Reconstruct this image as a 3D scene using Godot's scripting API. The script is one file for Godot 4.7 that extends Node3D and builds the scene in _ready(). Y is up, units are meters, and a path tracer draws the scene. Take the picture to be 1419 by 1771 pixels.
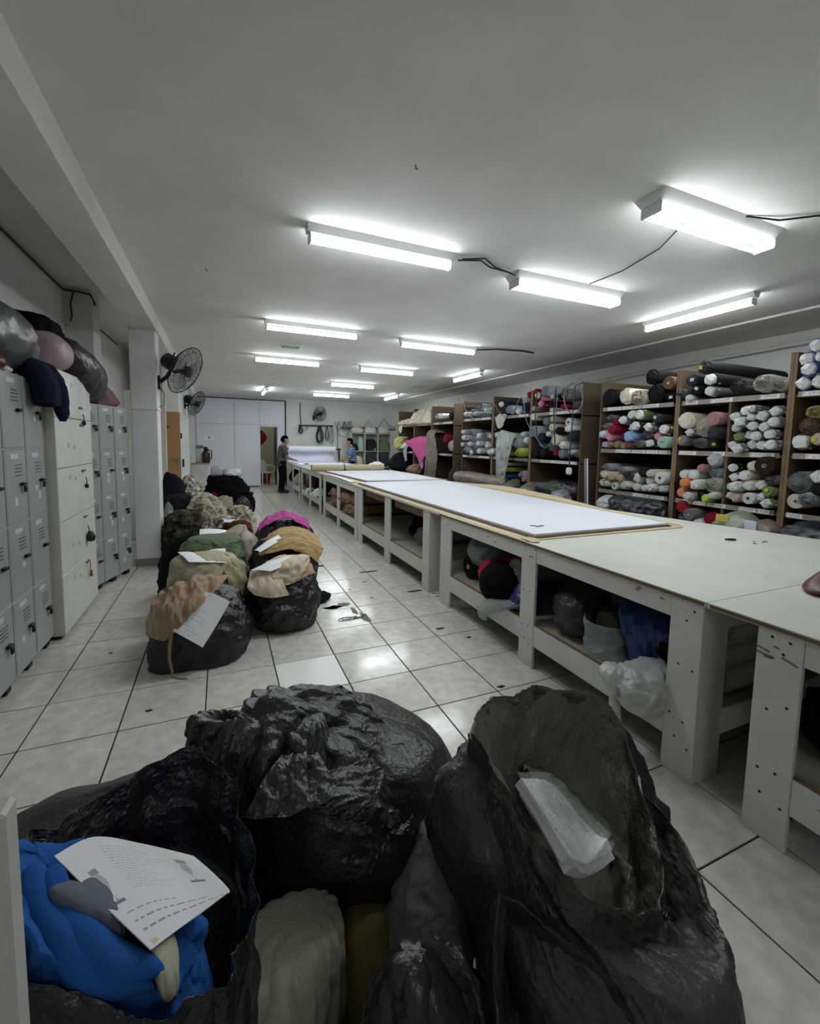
extends Node3D
# A cutting room: long white cutting tables, fabric rolls in particle-board shelving, steel lockers and black sacks of cut cloth. Metres; the camera looks along -z.
const CEIL := 2.97
const TOP := 0.87
const LAMP := 0.7
const GLOW := 18.0
const BEYOND := 0.5

func _ready() -> void:
	setup_camera_and_light()
	setup_materials()
	M.tube = mat(Color(0.95, 0.96, 0.96), 0.5)
	M.tube.emission_enabled = true
	M.tube.emission = Color(0.97, 0.99, 1.0)
	M.tube.emission_energy_multiplier = GLOW
	M.tube_twin = M.tube.duplicate()
	M.tube_twin.emission_energy_multiplier = GLOW * 0.5
	build_shell()
	build_lamps()
	build_tables()
	build_shelving()
	build_lockers()
	build_far_end()
	build_left_side()
	build_table_items()
	build_rolls()
	build_shelf_items()
	build_under_tables()
	build_floor_sacks()
	build_front_sacks()
	build_people()
	build_small()

func setup_camera_and_light() -> void:
	var cam := Camera3D.new()
	cam.name = "camera"
	var near := 0.05
	cam.projection = Camera3D.PROJECTION_FRUSTUM
	cam.near = near
	cam.far = 60.0
	var f := 759.2787   # focal length in pixels of the 1419 x 1771 frame
	cam.size = 1771.0 / f * near
	cam.frustum_offset = Vector2(0.0, (833.148 - 885.5) / f * near)
	var right := Vector3(0.9184131, 0.0183805, 0.3951955)
	var up := Vector3(0.0176464, 0.9960228, -0.0873340)
	var back := Vector3(-0.3952290, 0.0871825, 0.9144360)
	cam.transform = Transform3D(Basis(right, up, back), Vector3(0, 1.53986, 0))
	add_child(cam)
	cam.current = true
	var we := WorldEnvironment.new()
	we.name = "world_environment"
	var e := Environment.new()
	e.background_mode = Environment.BG_COLOR
	e.background_color = Color(0.02, 0.02, 0.022)
	e.tonemap_mode = Environment.TONE_MAPPER_LINEAR
	e.tonemap_exposure = 1.5
	e.sdfgi_enabled = true
	e.ssao_enabled = true
	e.ssil_enabled = true
	we.environment = e
	add_child(we)
# ---------------------------------------------------------------- mesh helpers
class MB:
	var v := PackedVector3Array()
	var n := PackedVector3Array()
	var t := PackedVector2Array()
	var ix := PackedInt32Array()

	func face(p: Array, ref: Vector3) -> void:   # a flat convex polygon whose outside looks away from ref
		var c := Vector3.ZERO
		for q in p:
			c += q
		c /= p.size()
		var nn: Vector3 = (p[2] - p[0]).cross(p[1] - p[0])
		if nn.length_squared() < 1e-16 and p.size() > 3:
			nn = (p[3] - p[0]).cross(p[2] - p[0])
		nn = nn.normalized()
		var pts := p
		if nn.dot(c - ref) < 0.0:
			pts = p.duplicate()
			pts.reverse()
			nn = -nn
		var b := v.size()
		var uvs := [Vector2(0, 1), Vector2(0, 0), Vector2(1, 0), Vector2(1, 1)]
		for i in pts.size():
			v.append(pts[i])
			n.append(nn)
			t.append(uvs[i % 4])
		for i in range(1, pts.size() - 1):
			ix.append_array([b, b + i, b + i + 1])

	func box(c: Vector3, s: Vector3, bev := 0.0, bas := Basis.IDENTITY) -> void:
		var h := s * 0.5
		var b: float = min(bev, min(h.x, min(h.y, h.z)) * 0.9)
		if b <= 0.0:
			for ax in 3:
				for sg in [-1.0, 1.0]:
					var u := Vector3.ZERO
					var w := Vector3.ZERO
					var d := Vector3.ZERO
					d[ax] = h[ax] * sg
					u[(ax + 1) % 3] = h[(ax + 1) % 3]
					w[(ax + 2) % 3] = h[(ax + 2) % 3]
					face([c + bas * (d - u - w), c + bas * (d + u - w), c + bas * (d + u + w), c + bas * (d - u + w)], c)
			return
		var P := {}
		for sx in [-1, 1]:
			for sy in [-1, 1]:
				for sz in [-1, 1]:
					P[[sx, sy, sz]] = [c + bas * Vector3(sx * h.x, sy * (h.y - b), sz * (h.z - b)), c + bas * Vector3(sx * (h.x - b), sy * h.y, sz * (h.z - b)), c + bas * Vector3(sx * (h.x - b), sy * (h.y - b), sz * h.z)]
		for s1 in [-1, 1]:
			face([P[[s1, -1, -1]][0], P[[s1, 1, -1]][0], P[[s1, 1, 1]][0], P[[s1, -1, 1]][0]], c)
			face([P[[-1, s1, -1]][1], P[[1, s1, -1]][1], P[[1, s1, 1]][1], P[[-1, s1, 1]][1]], c)
			face([P[[-1, -1, s1]][2], P[[1, -1, s1]][2], P[[1, 1, s1]][2], P[[-1, 1, s1]][2]], c)
			for s2 in [-1, 1]:
				face([P[[s1, s2, -1]][0], P[[s1, s2, 1]][0], P[[s1, s2, 1]][1], P[[s1, s2, -1]][1]], c)
				face([P[[s1, -1, s2]][0], P[[s1, 1, s2]][0], P[[s1, 1, s2]][2], P[[s1, -1, s2]][2]], c)
				face([P[[-1, s1, s2]][1], P[[1, s1, s2]][1], P[[1, s1, s2]][2], P[[-1, s1, s2]][2]], c)
				for s3 in [-1, 1]:
					face([P[[s1, s2, s3]][0], P[[s1, s2, s3]][1], P[[s1, s2, s3]][2]], c)

	func grid(p: PackedVector3Array, cols: int, rows: int, wrap: bool, flip := false) -> void:  # rows x cols points, smooth normals
		var b := v.size()
		var N := PackedVector3Array()
		N.resize(cols * rows)
		for r in rows:
			var r0: int = max(r - 1, 0)
			var r1: int = min(r + 1, rows - 1)
			for c in cols:
				var c0 := c - 1
				var c1 := c + 1
				if wrap:
					c0 = (c0 + cols) % cols
					c1 = c1 % cols
				else:
					c0 = max(c0, 0)
					c1 = min(c1, cols - 1)
				var q := (p[r1 * cols + c] - p[r0 * cols + c]).cross(p[r * cols + c1] - p[r * cols + c0])
				if q.length_squared() < 1e-18:
					var r2: int = clampi(r, 1, rows - 2)
					q = (p[(r2 + 1) * cols + c] - p[(r2 - 1) * cols + c]).cross(p[r2 * cols + c1] - p[r2 * cols + c0])
				q = q.normalized()
				N[r * cols + c] = -q if flip else q
		v.append_array(p)
		n.append_array(N)
		for r in rows:
			for c in cols:
				t.append(Vector2(float(c) / (cols - (0 if wrap else 1)), float(r) / (rows - 1)))
		for r in rows - 1:
			for c in (cols if wrap else cols - 1):
				var a := b + r * cols + c
				var a2 := b + r * cols + (c + 1) % cols
				if not flip:
					ix.append_array([a, a2, a + cols, a2, a2 + cols, a + cols])
				else:
					ix.append_array([a, a + cols, a2, a2, a + cols, a2 + cols])

	func disc(c: Vector3, ring: PackedVector3Array, out: Vector3) -> void:
		for i in ring.size():
			face([c, ring[i], ring[(i + 1) % ring.size()]], c - out)

	func tube(pts: Array, rad, sides := 8, caps := true) -> void:  # sweep; rad a number or one per point
		var P := PackedVector3Array()
		var up := Vector3(0.13, 0.97, 0.21)
		var first: PackedVector3Array
		var last: PackedVector3Array
		for i in pts.size():
			var d: Vector3 = (pts[min(i + 1, pts.size() - 1)] - pts[max(i - 1, 0)]).normalized()
			if abs(d.dot(up)) > 0.95:
				up = Vector3(0.9, 0.1, 0.42).normalized()
			var a := d.cross(up).normalized()
			var w := a.cross(d)
			up = w
			var r: float = rad[i] if rad is Array else rad
			var ring := PackedVector3Array()
			for k in sides:
				var th := TAU * k / sides
				ring.append(pts[i] + (a * cos(th) + w * sin(th)) * r)
			P.append_array(ring)
			if i == 0:
				first = ring
			last = ring
		grid(P, sides, pts.size(), true)
		if caps:
			disc(pts[0], first, pts[0] - pts[1])
			disc(pts[-1], last, pts[-1] - pts[-2])

	func lathe(prof: Array, at: Vector3, bas := Basis.IDENTITY, sides := 20) -> void:  # prof of Vector2(radius, height) along the local y
		var P := PackedVector3Array()
		for q in prof:
			for k in sides:
				var th := TAU * k / sides
				P.append(at + bas * Vector3(q.x * cos(th), q.y, q.x * sin(th)))
		grid(P, sides, prof.size(), true)

	func mesh() -> ArrayMesh:
		var a := []
		a.resize(Mesh.ARRAY_MAX)
		a[Mesh.ARRAY_VERTEX] = v
		a[Mesh.ARRAY_NORMAL] = n
		a[Mesh.ARRAY_TEX_UV] = t
		a[Mesh.ARRAY_INDEX] = ix
		var m := ArrayMesh.new()
		m.add_surface_from_arrays(Mesh.PRIMITIVE_TRIANGLES, a)
		return m


var used := {}
func numbered(called: String) -> String:
	var k: int = used.get(called, -1) + 1
	used[called] = k
	return called if k == 0 else "%s_%03d" % [called, k]

func obj(called: String, m, mat: Material, parent: Node = null) -> MeshInstance3D:
	var o := MeshInstance3D.new()
	o.mesh = m.mesh() if m is MB else m
	o.material_override = mat
	o.name = called if parent else numbered(called)
	if parent:
		var k := 0
		while parent.has_node(NodePath(o.name)):
			k += 1
			o.name = "%s_%03d" % [called, k]
		parent.add_child(o, true)
	else:
		add_child(o, true)
	return o

func tag(o: Node, label: String, category: String, group := "", kind := "") -> Node:
	o.set_meta("label", label)
	o.set_meta("category", category)
	if group:
		o.set_meta("group", group)
	if kind:
		o.set_meta("kind", kind)
	return o

func thing(called: String, label: String, category: String, at := Vector3.ZERO, group := "", turn := 0.0) -> Node3D:
	var o := Node3D.new()
	o.name = numbered(called)
	add_child(o)
	o.position = at
	o.rotation.y = turn
	tag(o, label, category, group)
	return o

func struct(called: String, m, mat: Material, label: String, category: String) -> MeshInstance3D:
	var o := obj(called, m, mat)
	tag(o, label, category, "", "structure")
	return o

func bx(c: Vector3, s: Vector3, bev := 0.0, bas := Basis.IDENTITY) -> MB:
	var m := MB.new()
	m.box(c, s, bev, bas)
	return m

func span(x0: float, x1: float, y0: float, y1: float, z0: float, z1: float, bev := 0.0) -> MB:
	return bx(Vector3((x0 + x1) / 2, (y0 + y1) / 2, (z0 + z1) / 2), Vector3(abs(x1 - x0), abs(y1 - y0), abs(z1 - z0)), bev)

func noise(sd: int, f: float, kind := 0) -> FastNoiseLite:  # 0 soft, 1 ridged, 2 cellular
	var q := FastNoiseLite.new()
	q.seed = sd
	q.frequency = f
	q.noise_type = FastNoiseLite.TYPE_SIMPLEX_SMOOTH
	q.fractal_type = FastNoiseLite.FRACTAL_FBM
	q.fractal_octaves = 3
	if kind == 1:
		q.fractal_type = FastNoiseLite.FRACTAL_RIDGED
		q.fractal_octaves = 2
		q.domain_warp_enabled = true
		q.domain_warp_amplitude = 0.35 / f
		q.domain_warp_frequency = f * 0.8
	elif kind == 2:
		q.noise_type = FastNoiseLite.TYPE_CELLULAR
		q.cellular_return_type = FastNoiseLite.RETURN_DISTANCE2_SUB
		q.fractal_octaves = 2
	return q

func cr(a: float, b: float, c: float, d: float, x: float) -> float:
	return b + 0.5 * x * (c - a + x * (2.0 * a - 5.0 * b + 4.0 * c - d + x * (3.0 * (b - c) + d - a)))

# Soft closed or open body lofted through rings [cx, cy, cz, rx, rz, tilt_x, tilt_z]; o: seed, a1 f1 ridged creases, a2 f2 soft swell, a3 f3 fine creases, pleat count/depth from ring pv on, e squareness, stretch, floor
func loft(rings: Array, nu: int, nv: int, o := {}) -> ArrayMesh:
	var sd: int = o.get("seed", 1)
	var n1 := noise(sd, o.get("f1", 5.0), 1)
	var n2 := noise(sd + 7, o.get("f2", 3.0))
	var n3 := noise(sd + 13, o.get("f3", 16.0), 1)
	var a1: float = o.get("a1", 0.0)
	var a2: float = o.get("a2", 0.0)
	var a3: float = o.get("a3", 0.0)
	var pk: float = o.get("pleats", 0.0)
	var pa: float = o.get("pleat", 0.0)
	var pv: float = o.get("pv", 0.5)
	var pe: float = o.get("pend", 2.0)
	var ex: float = o.get("e", 1.0)
	var tw: float = o.get("twist", 0.0)
	var st: Vector3 = o.get("stretch", Vector3.ONE)
	var fl: float = o.get("floor", -100.0)
	var R := []
	for q in rings:
		var w: Array = q.duplicate()
		while w.size() < 7:
			w.append(0.0)
		R.append(w)
	var P := PackedVector3Array()
	P.resize(nu * nv)
	for j in nv:
		var s := float(j) / (nv - 1) * (R.size() - 1)
		var i: int = min(int(s), R.size() - 2)
		var x := s - i
		var ra: Array = R[max(i - 1, 0)]
		var rb: Array = R[i]
		var rc: Array = R[i + 1]
		var rd: Array = R[min(i + 2, R.size() - 1)]
		var w := []
		for k in 7:
			w.append(cr(ra[k], rb[k], rc[k], rd[k], x))
		var vv := float(j) / (nv - 1)
		var edge: float = clampf(min(w[3], w[4]) * 6.0, 0.15, 1.0)
		for u in nu:
			var th := TAU * u / nu
			var cx := cos(th)
			var sx := sin(th)
			if ex != 1.0:
				cx = sign(cx) * pow(abs(cx), ex)
				sx = sign(sx) * pow(abs(sx), ex)
			var dir := Vector3(cos(th), 0, sin(th))
			var p := Vector3(w[0] + w[3] * cx, w[1] + w[5] * cx + w[6] * sx, w[2] + w[4] * sx)
			var q := p * st
			var d := a1 * n1.get_noise_3dv(q) * edge + a3 * n3.get_noise_3dv(q) * edge
			if pa > 0.0 and vv > pv and vv < pe:
				var pw: float = min((vv - pv) / max(0.12, 0.4 * (1.0 - pv)), 1.0)
				d += pa * pw * (abs(sin(pk * th * 0.5 + tw * vv + 2.2 * n2.get_noise_3dv(q * 1.7))) - 0.5) * clampf(min(w[3], w[4]) * 8.0, 0.25, 1.0)
			var off := dir * d
			off.y += d * 0.35
			if a2 > 0.0:
				off += Vector3(n2.get_noise_3d(p.x, p.y, p.z), 0.7 * n2.get_noise_3d(p.x + 31.0, p.y, p.z), n2.get_noise_3d(p.x, p.y + 17.0, p.z)) * a2 * edge
			p += off
			p.y = max(p.y, fl)
			P[j * nu + u] = p
	var m := MB.new()
	m.grid(P, nu, nv, true, R[0][1] > R[1][1])
	if o.get("cap0", true):
		_cap(m, P, 0, nu, P[nu])
	if o.get("cap1", true):
		_cap(m, P, (nv - 1) * nu, nu, P[(nv - 2) * nu])
	return m.mesh()

func _cap(m: MB, P: PackedVector3Array, at: int, nu: int, inner: Vector3) -> void:
	var c := Vector3.ZERO
	for u in nu:
		c += P[at + u]
	c /= nu
	for u in nu:
		m.face([c, P[at + u], P[at + (u + 1) % nu]], inner)

# A sheet through a net of control points (rows of Vector3), wrinkled along its normal, with thickness
func sheet(ctrl: Array, nu: int, nv: int, o := {}) -> ArrayMesh:
	var sd: int = o.get("seed", 3)
	var n1 := noise(sd, o.get("f1", 6.0), 1)
	var n2 := noise(sd + 5, o.get("f2", 4.0))
	var a1: float = o.get("a1", 0.0)
	var a2: float = o.get("a2", 0.0)
	var th: float = o.get("thick", 0.004)
	var st: Vector3 = o.get("stretch", Vector3.ONE)
	var rows := ctrl.size()
	var cols: int = ctrl[0].size()
	var P := PackedVector3Array()
	P.resize(nu * nv)
	for j in nv:
		var s := float(j) / (nv - 1) * (rows - 1)
		var i: int = min(int(s), rows - 2)
		var y := s - i
		for u in nu:
			var s2 := float(u) / (nu - 1) * (cols - 1)
			var k: int = min(int(s2), cols - 2)
			var x := s2 - k
			var q := []
			for dj in [-1, 0, 1, 2]:
				var row: Array = ctrl[clampi(i + dj, 0, rows - 1)]
				var a: Vector3 = row[max(k - 1, 0)]
				var b: Vector3 = row[k]
				var c: Vector3 = row[k + 1]
				var d: Vector3 = row[min(k + 2, cols - 1)]
				q.append(Vector3(cr(a.x, b.x, c.x, d.x, x), cr(a.y, b.y, c.y, d.y, x), cr(a.z, b.z, c.z, d.z, x)))
			P[j * nu + u] = Vector3(cr(q[0].x, q[1].x, q[2].x, q[3].x, y), cr(q[0].y, q[1].y, q[2].y, q[3].y, y), cr(q[0].z, q[1].z, q[2].z, q[3].z, y))
	var N := PackedVector3Array()
	N.resize(nu * nv)
	for j in nv:
		for u in nu:
			N[j * nu + u] = (P[min(j + 1, nv - 1) * nu + u] - P[max(j - 1, 0) * nu + u]).cross(P[j * nu + min(u + 1, nu - 1)] - P[j * nu + max(u - 1, 0)]).normalized()
	var T := PackedVector3Array()
	T.resize(nu * nv)
	var B := PackedVector3Array()
	B.resize(nu * nv)
	for i in nu * nv:
		var p := P[i] + N[i] * (a1 * n1.get_noise_3dv(P[i] * st) + a2 * n2.get_noise_3dv(P[i] * st))
		T[i] = p
		B[i] = p - N[i] * th
	var m := MB.new()
	m.grid(T, nu, nv, false)
	m.grid(B, nu, nv, false, true)
	var rim := PackedVector3Array()
	for u in nu:
		rim.append(T[u])
	for j in range(1, nv):
		rim.append(T[j * nu + nu - 1])
	for u in range(nu - 2, -1, -1):
		rim.append(T[(nv - 1) * nu + u])
	for j in range(nv - 2, 0, -1):
		rim.append(T[j * nu])
	var low := PackedVector3Array()
	for u in nu:
		low.append(B[u])
	for j in range(1, nv):
		low.append(B[j * nu + nu - 1])
	for u in range(nu - 2, -1, -1):
		low.append(B[(nv - 1) * nu + u])
	for j in range(nv - 2, 0, -1):
		low.append(B[j * nu])
	var k2 := rim.size()
	rim.append_array(low)
	m.grid(rim, k2, 2, true)
	return m.mesh()

func V(x: float, y: float, z: float) -> Vector3:
	return Vector3(x, y, z)

# ---------------------------------------------------------------- materials
func tex(sd: int, f: float, lo: Color, hi: Color, kind := 0, size := 256) -> NoiseTexture2D:
	var q := NoiseTexture2D.new()
	q.width = size
	q.height = size
	q.seamless = true
	q.noise = noise(sd, f, kind)
	q.noise.domain_warp_enabled = false
	q.noise.fractal_octaves = 5
	var g := Gradient.new()
	g.set_color(0, lo)
	g.set_color(1, hi)
	q.color_ramp = g
	return q

func bump(sd: int, f: float, strength: float, kind := 0, size := 512) -> NoiseTexture2D:
	var q := NoiseTexture2D.new()
	q.width = size
	q.height = size
	q.seamless = true
	q.as_normal_map = true
	q.bump_strength = strength
	q.noise = noise(sd, f, kind)
	q.noise.domain_warp_enabled = kind == 1
	q.noise.domain_warp_amplitude = 0.35 / f
	q.noise.domain_warp_frequency = f
	q.noise.fractal_octaves = 4
	return q

var T := {}
func mat(c: Color, rough := 0.8, spec := 0.5, o := {}) -> StandardMaterial3D:
	var m := StandardMaterial3D.new()
	m.albedo_color = c
	m.roughness = rough
	m.metallic_specular = spec
	m.metallic = o.get("metal", 0.0)
	if o.has("tex"):
		m.albedo_texture = T[o.tex]
	if o.has("rtex"):
		m.roughness_texture = T[o.rtex]
	if o.has("nrm"):
		m.normal_enabled = true
		m.normal_texture = T[o.nrm]
		m.normal_scale = o.get("ns", 1.0)
	if o.has("s"):
		m.uv1_triplanar = true
		m.uv1_world_triplanar = o.get("world", false)
		m.uv1_scale = Vector3.ONE * o.s
	if o.has("alpha"):
		m.transparency = BaseMaterial3D.TRANSPARENCY_ALPHA
		m.albedo_color.a = o.alpha
	if o.has("back"):
		m.backlight_enabled = true
		m.backlight = o.back
	if o.has("cull"):
		m.cull_mode = BaseMaterial3D.CULL_DISABLED
	return m
var M := {}
func setup_materials() -> void:
	T.smudge = tex(11, 0.012, Color(0.95, 0.95, 0.945), Color(1, 1, 1))
	T.marble = tex(12, 0.02, Color(0.87, 0.865, 0.855), Color(1, 1, 1), 0, 512)
	T.rough = tex(14, 0.015, Color(0.55, 0.55, 0.55), Color(1, 1, 1))
	T.fibre = tex(15, 0.05, Color(0.72, 0.72, 0.72), Color(1, 1, 1))
	T.chip = tex(16, 0.09, Color(0.78, 0.74, 0.7), Color(1, 1, 1), 0, 512)
	T.crinkle = bump(21, 0.022, 9.0, 1)
	T.weave = bump(22, 0.12, 3.0)
	T.soft = bump(23, 0.02, 6.0)
	T.camo = camo_texture([Color(0.72, 0.7, 0.65), Color(0.42, 0.41, 0.38), Color(0.17, 0.165, 0.15), Color(0.86, 0.85, 0.82)])
	T.camo_pale = camo_texture([Color(0.8, 0.78, 0.73), Color(0.6, 0.58, 0.53), Color(0.36, 0.35, 0.32), Color(0.87, 0.86, 0.82)])
	T.camo_dark = camo_texture([Color(0.24, 0.23, 0.19), Color(0.14, 0.13, 0.11), Color(0.36, 0.33, 0.28), Color(0.08, 0.08, 0.08)])
	M.wall = mat(Color(0.9, 0.905, 0.89), 0.7, 0.4, {"tex": "smudge", "s": 0.7, "world": true})
	M.ceiling = mat(Color(0.92, 0.92, 0.905), 0.75, 0.35, {"tex": "smudge", "s": 0.5, "world": true})
	M.panel = mat(Color(0.86, 0.87, 0.905), 0.45, 0.5)
	M.grout = mat(Color(0.2, 0.19, 0.17), 0.9, 0.3)
	M.tiles = []
	for k in 4:
		var c: Color = [Color(0.86, 0.85, 0.825), Color(0.87, 0.865, 0.84), Color(0.845, 0.835, 0.81), Color(0.86, 0.845, 0.82)][k]
		M.tiles.append(mat(c, 0.2, 0.5, {"tex": "marble", "rtex": "rough", "s": 0.9 + 0.07 * k, "world": true}))
	M.tile_new = mat(Color(0.91, 0.91, 0.895), 0.3, 0.55)
	M.mortar = mat(Color(0.56, 0.54, 0.49), 0.9, 0.3, {"tex": "fibre", "s": 2.0})
	M.white_wood = mat(Color(0.83, 0.83, 0.80), 0.5, 0.45, {"tex": "smudge", "s": 1.1})
	M.table_top = mat(Color(0.80, 0.81, 0.77), 0.38, 0.5, {"tex": "smudge", "s": 0.6})
	M.raw_edge = mat(Color(0.42, 0.34, 0.25), 0.8)
	M.kraft = mat(Color(0.74, 0.675, 0.56), 0.75, 0.4, {"tex": "smudge", "s": 1.4})
	M.kraft_dark = mat(Color(0.52, 0.44, 0.35), 0.8, 0.3, {"tex": "smudge", "s": 1.0})
	M.board = mat(Color(0.43, 0.37, 0.305), 0.75, 0.35, {"tex": "chip", "s": 1.2})
	M.board_edge = mat(Color(0.54, 0.47, 0.385), 0.8, 0.3, {"tex": "chip", "s": 2.0})
	M.board_dark = mat(Color(0.34, 0.29, 0.24), 0.8, 0.3, {"tex": "chip", "s": 1.2})
	M.paper = mat(Color(0.81, 0.82, 0.855), 0.6, 0.4)
	M.paper_old = mat(Color(0.86, 0.86, 0.85), 0.65, 0.4)
	M.sack_lining = mat(Color(0.40, 0.405, 0.365), 0.42, 0.55, {"nrm": "crinkle", "ns": 0.5, "s": 2.4})
	M.sack_mid = mat(Color(0.095, 0.096, 0.1), 0.4, 0.5, {"nrm": "crinkle", "ns": 0.25, "s": 2.2})
	M.packet = mat(Color(0.96, 0.96, 0.97), 0.5, 0.4)
	M.locker_grey = mat(Color(0.62, 0.635, 0.635), 0.35, 0.5)
	M.locker_white = mat(Color(0.86, 0.87, 0.84), 0.4, 0.5, {"tex": "smudge", "s": 1.0})
	M.black = mat(Color(0.035, 0.035, 0.04), 0.5)
	M.black_metal = mat(Color(0.05, 0.05, 0.055), 0.4, 0.5)
	M.steel = mat(Color(0.6, 0.6, 0.62), 0.35, 0.5, {"metal": 0.8})
	M.wire = mat(Color(0.12, 0.12, 0.13), 0.5)
	M.grey_cable = mat(Color(0.42, 0.43, 0.45), 0.5)
	M.screw = mat(Color(0.09, 0.08, 0.08), 0.6)
	M.lamp_body = mat(Color(0.82, 0.83, 0.82), 0.4, 0.5)
	M.sack = mat(Color(0.15, 0.153, 0.16), 0.38, 0.55, {"nrm": "crinkle", "ns": 0.4, "s": 1.9})
	M.sack_green = mat(Color(0.245, 0.248, 0.23), 0.44, 0.55, {"nrm": "crinkle", "ns": 0.5, "s": 2.0, "back": Color(0.3, 0.31, 0.26)})
	M.sack_grey = mat(Color(0.52, 0.525, 0.5), 0.45, 0.5, {"nrm": "crinkle", "ns": 0.3, "s": 2.0})
	M.clear = mat(Color(0.9, 0.92, 0.92), 0.12, 0.5, {"alpha": 0.1, "nrm": "crinkle", "ns": 0.8, "s": 5.0, "cull": 1})
	M.haze_plastic = mat(Color(0.72, 0.75, 0.76), 0.3, 0.5, {"alpha": 0.45, "nrm": "crinkle", "ns": 0.8, "s": 5.0, "cull": 1})
	M.door = mat(Color(0.66, 0.50, 0.33), 0.5, 0.45, {"tex": "smudge", "s": 0.8})
	M.fan_blade = mat(Color(0.6, 0.62, 0.64), 0.2, 0.5, {"alpha": 0.45, "cull": 1})

# A colour for fabric, cached; kind "" cloth, "p" plastic film over cloth
func cloth(c: Color, kind := "") -> StandardMaterial3D:
	var key := c.to_html() + kind
	if not M.has(key):
		if kind == "p":
			M[key] = mat(c, 0.28, 0.6, {"nrm": "crinkle", "ns": 0.9, "s": 5.0})
		elif kind == "l":
			M[key] = mat(c, 0.38, 0.5, {"nrm": "soft", "ns": 0.4, "s": 4.0})
		else:
			M[key] = mat(c, 0.9, 0.25, {"nrm": "soft", "ns": 0.5, "s": 5.0})
	return M[key]

func camo_texture(cols: Array) -> ImageTexture:
	var im := Image.create(256, 256, false, Image.FORMAT_RGB8)
	var a := noise(41, 0.03)
	var b := noise(47, 0.035)
	for y in 256:
		for x in 256:
			var p := a.get_noise_2d(x, y)
			var q := b.get_noise_2d(x + 300, y)
			var c: Color = cols[0]
			if p > 0.16:
				c = cols[1]
			elif q > 0.2:
				c = cols[3]
			if p < -0.24:
				c = cols[2]
			im.set_pixel(x, y, c)
	return ImageTexture.create_from_image(im)

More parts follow.
